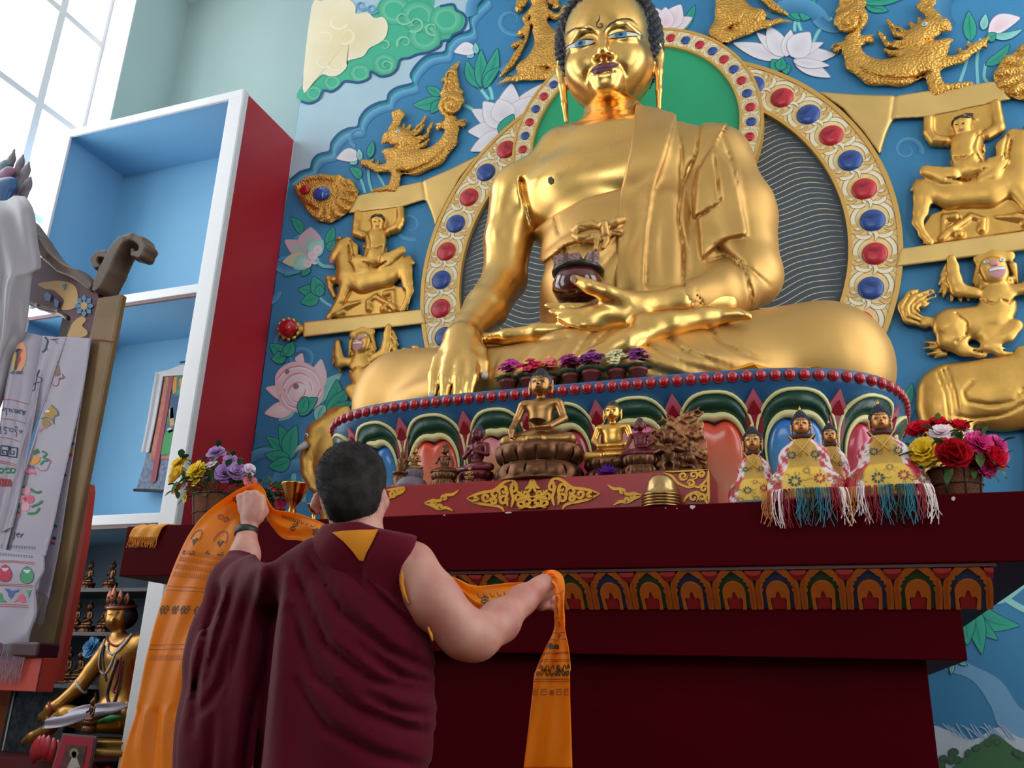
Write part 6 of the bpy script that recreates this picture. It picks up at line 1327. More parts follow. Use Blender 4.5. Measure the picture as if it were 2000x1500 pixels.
for i in range(24): a = random.uniform(-.40, .40); z_ = np.interp(a, [-.46, -.3, -.1, .1, .28, .44], [.45, .72, .82, .92, .98, .6]); s.chain([(a, .04, z_-.06, .03), (a+.04, .04, z_+.02, .018), (a+.01, .04, z_+.06, .006)], .01)
V, F = s.mesh(1); obj('flame_screen', place(V, (q[0], 3.72, BT), H, .0), F, M_flame, fg)
s = SDF((-.35, -.32, 0), (.35, .05, .75), .018); s.ell((-.06, -.10, .32), (.13, .10, .14), .04); s.ell((-.06, -.14, .53), (.085, .085, .085), .02); s.ell((-.06, -.12, .62), (.11, .09, .05), .03); s.chain([(-.02, -.1, .25, .07), (.06, -.14, .14, .06), (.02, -.14, .04, .05)], .03); s.chain([(-.1, -.1, .25, .07), (-.18, -.14, .14, .06), (-.12, -.14, .04, .05)], .03); s.chain([(.06, -.1, .38, .05), (.14, -.16, .34, .04), (.06, -.22, .36, .035)], .02); s.chain([(-.18, -.1, .38, .05), (-.24, -.16, .32, .04), (-.14, -.22, .34, .035)], .02); s.box((0, -.12, .02), (.34, .14, .03), .02, .01)
s.ell((.24, -.14, .34), (.05, .05, .06), .02); s.ell((.24, -.14, .44), (.035, .035, .04), .01); s.ell((.24, -.13, .22), (.08, .07, .08), .03)
V, F = s.mesh(1); obj('protector', place(V, (q[0], 3.70, BT), H, .0), F, M_brd, fg)
# purple glass lotus
q = P(1186, 925, 3.63); gl = thing('glass_lotus', (q[0], 3.63, BT), 'purple glass lotus candle holder in front of the gold robed figurine', 'ornament')
M_pg = mat('purple_glass', (130, 60, 210), .08, trans=.55, coat=.4)
for ring, (n_, r, hz, tilt) in enumerate(((8, .020, .052, .25), (8, .034, .040, .7), (8, .048, .030, 1.05))):
    for i in range(n_):
        a = 2*PI*(i+.5*ring)/n_; d = np.array([math.cos(a), math.sin(a), 0]); t_ = np.array([-math.sin(a), math.cos(a), 0]); up = np.array([0, 0, 1.]); tip = d*(r*1.3)+up*hz
        V = [d*.006+up*.004, d*r*.6+t_*.012+up*hz*.35, tip, d*r*.6-t_*.012+up*hz*.35, d*r*.85+up*hz*.35]; obj('glass_petal', np.array(V)+np.array([q[0], 3.63, BT]), [(0, 1, 4), (1, 2, 4), (2, 3, 4), (3, 0, 4), (0, 3, 2, 1)], M_pg, gl, False)
# alms bowl in the statue's hand, with two wrapped bundles
q = P(1129, 562, 4.60); rb_ = RP(51, q); top = P(1129, 535, 4.60)[2]; bot = P(1129, 592, 4.60)[2]; hb_ = top-bot
M_bowl = mat('dark_red_glaze', (78, 16, 14), .08, coat=.8)
ab = thing('offering_bowl', (q[0], 4.60, bot), 'dark red glazed bowl with black rim held in the statue\'s hand', 'bowl')
V, F = lathe([(rb_*.5, 0), (rb_*.8, hb_*.14), (rb_*.98, hb_*.42), (rb_*.98, hb_*.65), (rb_*.84, hb_*.92), (rb_*.8, hb_), (rb_*.72, hb_), (rb_*.7, hb_*.7), (.01, hb_*.6)], 40); obj('bowl_body', V+np.array([q[0], 4.60, bot]), F, M_bowl, ab)
V, F = lathe([(rb_*.80, hb_*.93), (rb_*1.0, hb_*.98), (rb_*1.02, hb_*1.05), (rb_*.98, hb_*1.09), (rb_*.8, hb_*1.08), (rb_*.78, hb_*.95)], 40); obj('rim', V+np.array([q[0], 4.60, bot]), F, mat('black_rim', (30, 32, 28), .3), ab)
M_bun = mat('printed_grey_wrap', (160, 130, 124), .7, var=.5, vscale=60, c2=(110, 70, 66)); ct = bot+hb_*1.0
for (a, b_, c_, d_, lab, rz) in ((1112, 1087, 1138, 513, 'longer printed grey bundle lying in the glazed bowl', 0.), (1154, 1141, 1166, 510, 'shorter printed grey bundle standing beside the longer one in the bowl', .5)):
    x0, x1 = P(b_, 520, 4.60)[0], P(c_, 520, 4.60)[0]; z1 = P(a, d_-8, 4.60)[2]; t = thing('wrapped_bundle', ((x0+x1)/2, 4.60, ct), lab, 'bundle', 'bundles in the bowl', rz)
    MB().box(-(x1-x0)/2, (x1-x0)/2, -.07, .07, 0, z1-ct).build('wrap', M_bun, t, bevel=.008, loc=(0, 0, 0)); MB().box(-(x1-x0)*.1, (x1-x0)*.06, -.073, .073, .0, z1-ct+.003).build('band', mat('brown_wrap_band', (96, 66, 66), .7), t, loc=(0, 0, 0))
# stacked metal bowls upside down
M_brass = mat('brushed_brass', (186, 150, 100), .3, 1., bump=.03, bscale=80); q = P(1292, 985, 3.52); rr = RP(38, q)
for i, lab in enumerate(('lowest of the upturned brass bowls stacked on the altar edge', 'second from the bottom of the upturned brass bowls', 'middle upturned brass bowl of the nested stack', 'second from the top of the upturned brass bowls', 'topmost upturned brass bowl with its dome in full view')):
    t = thing('brass_bowl', (q[0], 3.52, ST+.012*i), lab, 'bowl', 'stacked brass bowls'); hz = .085
    V, F = lathe([(rr*1.0, 0), (rr*1.03, .003), (rr*.98, .007), (rr*.86, .012), (rr*.80, .03), (rr*.74, .055), (rr*.55, .078), (rr*.48, hz), (rr*.46, hz-.002), (rr*.5, .072), (rr*.72, .05), (rr*.84, .01)], 40); obj('shell', V+np.array([q[0], 3.52, ST+.012*i+.001]), F, M_brass, t)
# ---------------------------------------------------------------- statues wrapped in brocade
M_fh = mat('gilded_face', (184, 128, 72), .35, .65, var=.1, vscale=20); M_red_lip = mat('red_lip', (150, 30, 40), .4); M_yel = mat('yellow_brocade', (224, 178, 62), .5, attr=True, bump=.1, bscale=160)
def curls(org, H, rz, m, parent, n=260, tall=.05):
    mb = MB(); sv, sf = lathe([(.011, -.004), (.011, .004), (.006, .010), (.001, .012)], 6)
    hv_, hf_ = hair_mesh(.014, tall=tall); pv = place(hv_, org, H, rz); b = BVHTree.FromPolygons([tuple(v) for v in pv], [tuple(map(int, f)) for f in hf_])
    for i in range(n):
        zf = 1-2*(i+.5)/n; ph = i*2.39996; d = Vector((math.sqrt(1-zf*zf)*math.cos(ph), math.sqrt(1-zf*zf)*math.sin(ph), zf)); o = Vector(place([(0, .015, .94)], org, H, rz)[0]); hh = b.ray_cast(o+d*.6*H, -d)
        if hh[0] is None: continue
        qn = hh[1].to_track_quat('Z', 'X').to_matrix(); mb.add([(qn @ Vector(v*H*1.1))+hh[0] for v in sv], sf)
    return tag(mb.build('hair_curls', m, parent, True), kind='stuff')
def draped(px, chin, top, y, label, wpx, rz=.03, fr=True, seed=1):
    rnd = random.Random(seed); hz = np.array(P(px, top, y)); c_ = np.array(P(px, chin, y)); H = 1.12*(hz[2]-c_[2])/(1.19-.71); org = np.array([c_[0], y, c_[2]-.71*H]); t = thing('draped_buddha', (org[0], y, ST), label, 'statue', 'brocade wrapped statues')
    # head and neck only
    s = SDF((-.24, -.22, .52), (.24, .22, 1.08), .011); s.cap((0, .02, .55), (0, .01, .76), .10, .075, .03); face(s); V, F = s.mesh(1); hd = obj('head', place(V, org, H, rz), F, M_fh, t); hb = bvh_of(hd)
    V, F = hair_mesh(.014, tall=.05); ho_ = obj('hair', place(V, org, H, rz), F, M_hblue, t); curls(org, H, rz, M_hblue, ho_)
    tip = place([(0, .02, 1.10), (0, .02, 1.14), (0, .02, 1.19)], org, H, rz); MB().tube(tip, [.022*H, .018*H, .002*H], 10).build('hair_jewel', M_bgold, ho_, True)
    ft = lambda x, z, r, m, nm: decal(hb, nm, [proj(place([(np.array(hp(x, -.105, z))+np.array([r[0]*math.cos(a), 0, r[1]*math.sin(a)])*HS_)], org, H, rz)[0]) for a in np.linspace(0, 2*PI, 9)[:-1]], m, hd, .0012, 2)
    ft(0, .788, (.024, .010), M_red_lip, 'lips'); ft(0, .905, (.006, .008), M_red_lip, 'forehead_mark')
    for g in (-1, 1): ft(g*.036, .846, (.020, .0035), M_rblack, 'eye_line'); ft(g*.040, .878, (.030, .003), M_rblack, 'brow')
    # robe: rounded cone with folds, patterned in red, white and gold
    base = ST+.002; hh = org[2]+.66*H-base; w = RP(wpx, c_); V = []; C = []; na, nz = 64, 30; RED, WH, YE, GO, BLU = (190, 30, 56), (232, 214, 214), (226, 180, 66), (196, 150, 60), (40, 64, 90)
    pr_ = [(1.0, 0.), (.99, .12), (.94, .3), (.86, .42), (.66, .52), (.60, .62), (.60, .74), (.52, .85), (.34, .94), (.24, 1.0)]
    for j in range(nz+1):
        v = j/nz; r = np.interp(v, [q[1] for q in pr_], [q[0] for q in pr_])*w
        for i in range(na):
            a = 2*PI*i/na; fold = 1+.035*math.sin(a*9+v*5+seed)*(1-v*.6)+.02*math.sin(a*17-v*9); x = r*fold*math.cos(a); y_ = r*fold*.62*math.sin(a)
            V.append((x, y_-.02*w, v*hh)); fa = abs(math.atan2(math.cos(a), -math.sin(a)))      # 0 at the front
            n1 = math.sin(a*7+v*11+seed)*math.sin(v*23+a*3)
            col = YE if fa < .62 else (RED if n1 > -.25 else WH)
            if v > .5: col = (RED if n1 > .1 else WH) if fa > .62 else GO
            if v < .05: col = RED
            C.append(lin(col))
    F = [(j*na+i, j*na+(i+1) % na, (j+1)*na+(i+1) % na, (j+1)*na+i) for j in range(nz) for i in range(na)]+[tuple(range(na-1, -1, -1)), tuple(nz*na+i for i in range(na))]; robe = obj('brocade_robe', place(V, (org[0], y, base), 1., rz), F, M_yel, t); setcol(robe.data, C)
    bv = bvh_of(robe); o_ = np.array([org[0], y, base])
    def at_(u, v): q = place([(w*u*np.interp(v, [z[1] for z in pr_], [z[0] for z in pr_]), -w*.7, v*hh)], o_, 1., rz)[0]; return proj(q)
    # woven motifs: rosettes and sprays
    ink, inr, inb = MB(), MB(), MB()
    for u, v, r_, mbx in ((-.25, .27, .17, inb), (.35, .30, .15, inr), (.05, .12, .12, ink), (-.75, .3, .16, ink), (.78, .26, .16, ink), (.05, .42, .10, ink), (-.45, .66, .12, inb), (.45, .66, .12, inb), (-.5, .10, .12, ink), (.5, .12, .12, ink)):
        cu = np.array(at_(u, v)); rp = r_*wpx
        for k in range(9):
            a = 2*PI*k/9; d = np.array([math.cos(a), math.sin(a)*.8]); surf_stroke(bv, mbx, [cu+d*rp*.45, cu+d*rp*.72, cu+d*rp], np.array([.12, .34, .22])*rp, .0022)
        for k in range(4):
            a = rnd.uniform(0, 6.3); d = np.array([math.cos(a), math.sin(a)*.7]); n_ = np.array([-d[1], d[0]]); surf_stroke(bv, ink, [cu+d*rp*1.15+n_*rp*.5*math.sin(q_)*.5+d*rp*q_*.28 for q_ in np.linspace(0, 3, 7)], .09*rp, .002)
    for mbx, m_, nm in ((ink, mat('olive_thread', (150, 118, 56), .6), 'woven_sprays'), (inr, mat('crimson_thread', (170, 34, 50), .6), 'woven_rosette'), (inb, mat('navy_thread', (44, 70, 84), .6), 'woven_rosette')):
        if mbx.V: tag(mbx.build(nm, m_, robe), kind='stuff')
    for g in (-1, 1):                        # crossing collar bands
        Vc = []
        for k in range(9):
            f = k/8; zc = hh*(1.0-.28*f)+.0; xc = g*(.26*w-.34*w*f); yc = -w*(.20+.24*f)-.004
            for dz in (-.05*H, .05*H): Vc.append((xc+g*dz*.5, yc-.006, zc+dz*.7))
        ob = obj('collar', place(Vc, o_, 1., rz), [(2*k, 2*k+1, 2*k+3, 2*k+2) for k in range(8)], mat('gold_brocade', (206, 160, 74), .45, .2, bump=.2, bscale=120), t); md = ob.modifiers.new('thick', 'SOLIDIFY'); md.thickness = .004
    V, F = lathe([(.25*w, .0), (.30*w, .05*H), (.34*w, .09*H), (.32*w, .09*H), (.27*w, .04*H), (.2*w, .0)], 24); V[:, 1] *= .62; V[:, 2] += hh*.97; sel = V; obj('neck_lining', place(sel, o_, 1., rz), F, mat('dark_maroon_silk', (70, 14, 24), .5), t)
    if fr:                                   # hanging fringe in coloured bunches
        cols = [(196, 120, 60), (240, 226, 226), (150, 20, 40), (40, 120, 140), (24, 66, 60), (40, 120, 140), (150, 20, 40), (244, 230, 224)]
        for ci, cc in enumerate(cols):
            fb = MB(); a0 = -PI*.5+(ci-3.5)*.26
            for k in range(16):
                a = a0+rnd.uniform(-.15, .15); x = w*1.0*math.cos(a); y_ = max(w*.62*math.sin(a)-.02*w, (SY-.012)-y-.0); L_ = rnd.uniform(.35, 1.)*.12
                p_ = np.array([x, w*.62*math.sin(a)*.96, hh*.16]); e_ = np.array([x*1.1, SY-.014-rnd.uniform(0, .012)-y, .004]); pts = [p_, (p_+e_)/2+np.array([0, -.02, .015]), e_, e_+np.array([rnd.uniform(-.01, .01), -.004, -L_*.5]), e_+np.array([rnd.uniform(-.02, .02), -.004, -L_])]
                R2 = np.array([[math.cos(-rz), -math.sin(-rz), 0], [math.sin(-rz), math.cos(-rz), 0], [0, 0, 1]]); pts = [R2 @ v_ for v_ in pts] if False else pts
                fb.tube(np.array(crom(pts, 4))+o_, .0016, 3, cap=False)
            tag(fb.build('fringe', mat('fringe_%d' % (ci % 8), cc, .6), t), kind='stuff')
    else:
        q = place([(w*.9*math.cos(a), w*.6*math.sin(a)-.03*w, .012) for a in np.linspace(-PI*.8, -PI*.2, 14)], o_, 1., rz); MB().tube(q, .010, 6).build('hem', mat('teal_hem', (60, 110, 116), .6), t, True)
    return t
curls(p1_, H1, .04, M_hblue, [x for x in bpy.data.objects if x.parent == t1 and x.name.startswith('hair')][0], 300, .0)
draped(1622, 868, 824, 3.72, 'brocade wrapped Buddha statue partly hidden between two larger ones', 50, fr=False, seed=3)
draped(1471, 884, 830, 3.60, 'smallest-looking brocade wrapped Buddha statue next to the brass bowls', 52, fr=False, seed=2)
draped(1566, 853, 798, 3.57, 'brocade wrapped Buddha statue with long white and teal fringe over the altar edge', 78, seed=5)
draped(1721, 845, 786, 3.57, 'brocade wrapped Buddha statue sitting next to the red and yellow flower basket', 78, seed=8)
# ---------------------------------------------------------------- flowers
def hsv(c, dv=0., dh=0.): h_, s_, v_ = colorsys.rgb_to_hsv(*[k/255 for k in c]); return tuple(255*k for k in colorsys.hsv_to_rgb((h_+dh) % 1, s_, min(1, max(0, v_+dv))))
M_petal = translucent('flower_petals', (200, 60, 80), .25, .6, attr=True); M_leafm = translucent('silk_leaves', (60, 100, 50), .22, .55, attr=True); M_leafm.node_tree.nodes['Principled BSDF'].inputs['Specular IOR Level'].default_value = .3
def bloom(c, r, kind, d, col, rnd):
    """one flower head: petals turned round the axis d"""
    m = MB(); d = Vector(d).normalized(); q = d.to_track_quat('Z', 'X').to_matrix(); rings = {'mum': ((12, 1., .05), (12, 1., .4), (11, .9, .7), (9, .75, 1.0), (7, .6, 1.3)), 'rose': ((6, 1., .15), (6, .95, .5), (5, .8, .85), (4, .65, 1.15), (3, .5, 1.4)), 'peony': ((8, 1., .1), (8, .95, .45), (7, .8, .8), (6, .65, 1.1), (4, .5, 1.4)), 'small': ((5, 1., .35), (3, .5, .9))}[kind]
    for ri, (n, s_, el) in enumerate(rings):
        for i in range(n):
            a = 2*PI*(i+.5*ri)/n+rnd.uniform(-.15, .15); w = r*s_*(.30 if kind == 'mum' else .62 if kind == 'rose' else .48); L = r*s_*rnd.uniform(.9, 1.08); e = el+rnd.uniform(-.12, .12)
            o = np.array([math.cos(a), math.sin(a), 0]); t = np.array([-math.sin(a), math.cos(a), 0]); z = np.array([0, 0, 1.]); V = []; C = []
            for k, (u, ww) in enumerate(((.08, .25), (.5, 1.), (.85, .95), (1., .45))):
                ee = e+(-.25*u if kind != 'rose' else .35*u); ce = o*L*u*math.cos(ee)+z*L*u*math.sin(ee)
                for g in (-1, 0, 1): V.append(ce+t*g*w*ww+z*(r*.07*abs(g))); cc = hsv(col, (-.16 if k < 1 else .0)+rnd.uniform(-.03, .05)+.05*(k-1)); C.append(cc)
            V = [tuple((q @ Vector(v))+Vector(c)) for v in V]; m.add(V, [(3*k+g, 3*k+g+1, 3*k+4+g, 3*k+3+g) for k in range(3) for g in (0, 1)], C)
    return m
def leafm(c, d, L, w, col, rnd):
    m = MB(); d = Vector(d).normalized(); sdv = d.cross(Vector((0, 0, 1))); sdv = (sdv if sdv.length > .1 else Vector((1, 0, 0))).normalized(); up = sdv.cross(d); V = []; C = []
    for u, ww in ((0, .1), (.3, .9), (.6, 1.), (.85, .55), (1, .02)):
        p = Vector(c)+d*L*u+Vector((0, 0, -1))*L*.25*u*u
        for g in (-1, 0, 1): V.append(p+sdv*g*w*ww/2+up*abs(g)*w*.12); C.append(hsv(col, rnd.uniform(-.06, .06)))
    m.add(V, [(3*k+g, 3*k+g+1, 3*k+4+g, 3*k+3+g) for k in range(4) for g in (0, 1)], C); return m
def sprays(parent, c, rad, n, cols, rnd, L=.05, w=.022):
    for k in range(n):
        a = rnd.uniform(0, 2*PI); e = rnd.uniform(-.3, 1.2); d = (math.cos(a)*math.cos(e), math.sin(a)*math.cos(e)*.8, math.sin(e)); b = np.array(c)+np.array(d)*np.array(rad)*rnd.uniform(.5, .95)
        leafm(b, d, L*rnd.uniform(.7, 1.2), w*rnd.uniform(.7, 1.2), rnd.choice(cols), rnd).build('leaf', M_leafm, parent, True)
GRN = [(58, 92, 46), (74, 110, 60), (44, 72, 40), (96, 128, 66)]
M_coir = mat('coir_fibre', (116, 66, 40), .9, bump=.8, bscale=160, var=.3, vscale=40); M_wire = mat('dark_wire', (34, 24, 22), .5)
def basket(px, py0, py1, wtop, wbot, y, label, flowers, seed, leafspots=(), name='flower_basket'):
    rnd = random.Random(seed); b = np.array(P(px, py1, y)); tp = np.array(P(px, py0, y)); zb = ST+.001; h = tp[2]-zb; rt, rbm = RP(wtop, tp), RP(wbot, b); t = thing(name, (b[0], y, zb), label, 'flowers')
    V, F = lathe([(rbm, 0), (rbm*1.06, h*.2), (rt*.96, h*.8), (rt, h), (rt*.93, h), (rt*.85, h*.8), (.01, h*.75)], 32); V[:, 1] *= .85; obj('coir_basket', V+np.array([b[0], y, zb]), F, M_coir, t)
    for f in (.05, .5, .98): r_ = rbm+(rt-rbm)*f+.003; MB().tube([(b[0]+r_*math.cos(a), y+r_*.85*math.sin(a), zb+h*f) for a in np.linspace(0, 2*PI, 33)], .0022, 6, cap=False).build('wire', M_wire, t, True)
    for i in range(8): a = 2*PI*(i+.3)/8; MB().tube([(b[0]+(rbm+(rt-rbm)*f+.003)*math.cos(a), y+(rbm+(rt-rbm)*f+.003)*.85*math.sin(a), zb+h*f) for f in (0, .5, 1)], .0022, 6).build('wire', M_wire, t, True)
    ce = np.array([b[0], y, zb+h])
    for fx, fy, fr_, kind, col, dy in flowers:
        c = np.array(P(fx, fy, y+dy)); d = c-ce; d = d/np.linalg.norm(d)*.8+np.array([.2, -.9, .05]); f = bloom(c, RP(fr_*(.95 if kind == 'peony' else 1.08), c), kind, d, col, rnd).build('flower', M_petal, t, True)
        MB().tube([ce+(c-ce)*.15, (ce+c)/2+np.array([0, 0, .01]), c-np.array(d)*.005], .0022, 5).build('stem', M_leafm if False else mat('stem_green', (60, 92, 50), .6), f, True)
    sprays(t, ce+np.array([0, 0, .02]), (rt*1.35, rt*1.0, rt*1.0), 80, GRN, rnd, .065, .03)
    for fx, fy, fr_, kind, col, dy in flowers:
        c = np.array(P(fx, fy, y+dy-.01)); rr_ = RP(fr_, c)
        for k in range(3): a = rnd.uniform(0, 2*PI); d = np.array([math.cos(a), -.35, math.sin(a)]); leafm(c+d*rr_*.6, d, rr_*1.1, rr_*.6, rnd.choice(GRN), rnd).build('leaf', M_leafm, t, True)
    for fx, fy in leafspots:
        c = np.array(P(fx, fy, y)); d = c-ce; leafm(c-d*.1, d, RP(26, c), RP(14, c), rnd.choice(GRN), rnd).build('leaf', M_leafm, t, True)
    return t
YL, LV, WH_, PKf, RDf, MG = (236, 206, 60), (176, 138, 190), (226, 206, 222), (226, 160, 180), (206, 24, 50), (214, 50, 130)
basket(413, 968, 1022, 46, 34, 3.72, 'flower basket of yellow and lilac blooms by the red cabinet side', [(350, 908, 22, 'peony', YL, -.02), (352, 930, 20, 'rose', (226, 190, 70), -.05), (385, 922, 22, 'mum', YL, -.06), (346, 954, 14, 'peony', (226, 180, 60), -.03), (361, 948, 12, 'small', PKf, -.06), (382, 942, 10, 'small', YL, -.08), (422, 886, 20, 'peony', LV, .0), (450, 900, 16, 'peony', LV, -.02), (438, 924, 22, 'peony', (160, 120, 180), -.07), (464, 921, 20, 'peony', LV, -.06), (486, 918, 14, 'peony', WH_, -.03), (413, 908, 12, 'small', WH_, -.03), (405, 928, 15, 'small', LV, -.03), (362, 972, 10, 'small', YL, -.04), (488, 940, 12, 'small', (220, 110, 120), -.05)], 11, [(370, 900), (395, 905), (375, 970), (340, 945), (405, 950), (430, 945), (455, 945), (375, 910)])
t = basket(535, 978, 1010, 20, 15, 3.70, 'small pot of fuchsia flowers half hidden by the orange scarf', [(530, 950, 9, 'small', (120, 40, 90), -.02), (541, 955, 9, 'small', RDf, -.02), (545, 972, 9, 'small', (220, 30, 90), -.04), (552, 960, 8, 'small', (226, 40, 90), -.03), (508, 948, 9, 'small', (150, 40, 120), -.02), (548, 985, 10, 'small', (220, 40, 100), -.05), (518, 962, 8, 'small', (200, 90, 100), -.03)], 12, [(520, 945), (528, 940), (515, 955), (540, 965), (530, 970)], 'flower_pot')
basket(1872, 918, 966, 50, 40, 3.62, 'flower basket of red roses, white lilies and pink mums in front of the elephant', [(1795, 846, 24, 'rose', RDf, .02), (1812, 838, 16, 'rose', (196, 20, 40), .04), (1806, 884, 30, 'mum', (232, 196, 40), -.06), (1838, 848, 26, 'peony', (238, 220, 224), -.02), (1850, 862, 18, 'small', (236, 214, 220), -.06), (1832, 832, 18, 'rose', RDf, .04), (1872, 838, 20, 'rose', RDf, .03), (1862, 892, 34, 'rose', (190, 20, 40), -.09), (1898, 850, 16, 'small', (226, 206, 214), .0), (1910, 868, 27, 'mum', MG, -.06), (1944, 872, 24, 'mum', (200, 50, 130), -.01), (1934, 896, 26, 'rose', RDf, -.05), (1928, 915, 18, 'mum', MG, -.06), (1900, 905, 18, 'rose', (160, 10, 40), -.05), (1958, 890, 14, 'mum', MG, .02)], 13, [(1870, 850), (1885, 845), (1820, 905), (1845, 905), (1780, 870), (1895, 895)])
# gilt offering cups
def cup(px, py0, py1, wpx, y, label, zb=ST):
    q = np.array(P(px, py0, y)); t = thing('offering_cup', (q[0], y, zb), label, 'cup', 'gilt offering cups'); h = q[2]-zb; r = RP(wpx, q)
    V, F = lathe([(r*.62, 0), (r*.64, h*.05), (r*.3, h*.16), (r*.2, h*.28), (r*.3, h*.36), (r*.22, h*.46), (r*.55, h*.6), (r*.80, h*.82), (r*1.0, h*.98), (r*1.02, h), (r*.95, h), (r*.7, h*.82), (.01, h*.7)], 32); obj('chalice', V+np.array([q[0], y, zb]), F, mat('polished_gilt', (214, 150, 76), .18, 1.), t); return t
cup(577, 946, 995, 28, 3.62, 'gilt footed offering cup beside the fuchsia flowers'); cup(616, 986, 1010, 16, 3.52, 'little gilt footed cup half hidden by the monk\'s head')
# potted violets on the throne rim
M_pot = mat('brown_plastic_pot', (118, 50, 40), .4)
VI = [(993, 748, 'violet pot with purple-pink flowers at the end of the row next to the statue\'s thumb', (170, 40, 130), 4.13), (1032, 744, 'violet pot with crimson flowers second in the row on the throne rim', (206, 30, 80), 4.13), (1073, 738, 'violet pot with peach flowers behind the bronze Buddha\'s head', (232, 120, 110), 4.15), (1116, 733, 'violet pot with magenta flowers just past the bronze Buddha\'s head', (160, 40, 120), 4.13), (1155, 728, 'violet pot with deep purple flowers standing highest on the throne rim', (112, 34, 110), 4.11), (1205, 726, 'violet pot with creamy white flowers on the throne rim', (226, 218, 170), 4.13), (1246, 721, 'violet pot with purple flowers at the end of the row below the foot', (124, 44, 120), 4.13)]
zr = 2.589
for i, (px_, py_, lab, col, y) in enumerate(VI):
    rnd = random.Random(50+i); b = np.array(P(px_, py_+14, y)); t = thing('potted_violet', (b[0], y, zr), lab, 'potted plant', 'potted violets on the throne rim'); h = .085; r = .047; o_ = np.array([b[0], y, zr])
    V, F = lathe([(r*.72, 0), (r*.92, h*.78), (r*1.06, h*.8), (r*1.08, h), (r*.98, h), (r*.9, h*.85), (.005, h*.85)], 24); obj('pot', V+o_, F, M_pot, t)
    for k in range(9):
        a = 2*PI*k/9+rnd.uniform(-.3, .3); leafm(o_+np.array([math.cos(a)*.02, math.sin(a)*.02, h]), (math.cos(a), math.sin(a), .35), .062, .05, rnd.choice([(104, 134, 100), (126, 150, 120), (90, 116, 84)]), rnd).build('leaf', M_leafm, t, True)
    for k in range(17):
        a = rnd.uniform(0, 2*PI); rr_ = rnd.uniform(.0, .052); c = o_+np.array([math.cos(a)*rr_*1.1, math.sin(a)*rr_*1.1, h+.028+rnd.uniform(0, .055)+.035*(1-rr_/.05)]); bloom(c, .029, 'small', (math.cos(a)*rr_*8, math.sin(a)*rr_*8-.5, .7), hsv(col, rnd.uniform(-.1, .1)), rnd).build('flower', M_petal, t, True)
# orange cloths
def cloth_heap(name, pts, y, label, m, seed):
    rnd = random.Random(seed); V = []; n = len(pts); K = 7; t = None
    for i, (px_, py_) in enumerate(pts):
        a = np.array(P(px_, py_, y)); f = min(1, 2.5*min(i, n-1-i)/n)
        for k in range(K): u = k/(K-1); V.append((a[0]+.02*math.sin(i*2+k), y-.05+.22*u, max(zr+.001, zr+(a[2]-zr)*math.sin(PI*(.12+.76*u))**.7+.008*math.sin(i*1.9+k*1.3)*f)))
    F = [(i*K+k, i*K+k+1, (i+1)*K+k+1, (i+1)*K+k) for i in range(n-1) for k in range(K-1)]; o = obj(name, V, F, m); md = o.modifiers.new('sub', 'SUBSURF'); md.levels = 2; md.render_levels = 2; tag(o, label, 'cloth', 'orange cloths on the throne'); return o
M_ocl = translucent('orange_cloth', (250, 160, 24), .25, .6)
cloth_heap('folded_cloth', [(1392, 727), (1410, 720), (1430, 716), (1450, 708), (1470, 699), (1482, 705), (1490, 714), (1515, 716), (1535, 722)], 4.20, 'crumpled orange cloth with a peaked fold on the throne rim', M_ocl, 1)
cloth_heap('folded_cloth', [(1538, 724), (1550, 712), (1562, 711), (1575, 716), (1590, 711), (1605, 712), (1618, 722)], 4.22, 'flatter crumpled orange cloth beside the peaked one on the throne rim', M_ocl, 2)
# fringed orange scarf lying over the altar corner
sc2 = thing('altar_scarf', P(288, 1030, 3.44), 'short orange fringed scarf end hanging over the altar corner', 'scarf')
M_sc2 = translucent('amber_silk', (246, 168, 60), .3, .5); L0 = P(268, 1024, 3.44); L1 = P(322, 1024, 3.44)
class Rib2(Ribbon):
    def __init__(s, A, B, fold): s.A, s.B = crom(np.array(A), 12), crom(np.array(B), 12); s.n = len(s.A); s.cols = 14; s.fold = fold
xa, xb = L0[0], L1[0]
r2 = Rib2([(xa+.12, 3.75, ST+.006), (xa+.06, 3.6, ST+.008), (xa+.02, SY+.03, ST+.010), (xa-.01, SY-.014, ST-.012), (xa-.03, SY-.018, ST-.055)], [(xb+.2, 3.75, ST+.006), (xb+.10, 3.6, ST+.007), (xb+.03, SY+.03, ST+.008), (xb-.005, SY-.012, ST-.008), (xb-.03, SY-.014, ST-.062)], lambda u, t: .004*math.sin(u*14+t*3))
r2c = r2.build('cloth', M_sc2, sc2); fringe(r2, 1.0, 42, .05, M_sc2, r2c, .0, 'fringe', .0011, (-.12, 0, -1))

# ================================================================ THRONE, SCARVES, HANGING AND CABINET STATUE AT THE WINDOW SIDE
TY = 4.2
thr = thing('teacher_throne', P(140, 1300, TY), 'carved wooden throne back with scrolled crest hung with white scarves', 'throne')
M_tw = mat('olive_gilt_wood', (122, 92, 54), .5, .15, bump=.08, bscale=14, var=.2, vscale=4); M_tb = mat('dark_carved_wood', (92, 70, 56), .45, bump=.1, bscale=20, var=.2, vscale=6); M_tm = mat('maroon_panel_paint', (74, 30, 44), .5); M_to = mat('orange_red_paint', (196, 66, 52), .45); M_od = mat('dark_olive_cloth', (64, 56, 46), .7)
xa, xb = P(187, 600, TY)[0], P(236, 600, TY)[0]; z1, z0 = P(212, 578, TY)[2], P(85, 1262, TY)[2]
MB().box(xa, xb-.012, TY, TY+.05, z0, z1).build('post', M_tw, thr, bevel=.01)
MB().box(xa-.36, xa, TY+.06, TY+.10, P(150, 655, TY)[2]-.45, P(150, 610, TY)[2]+.02).build('back_cloth', M_od, thr)
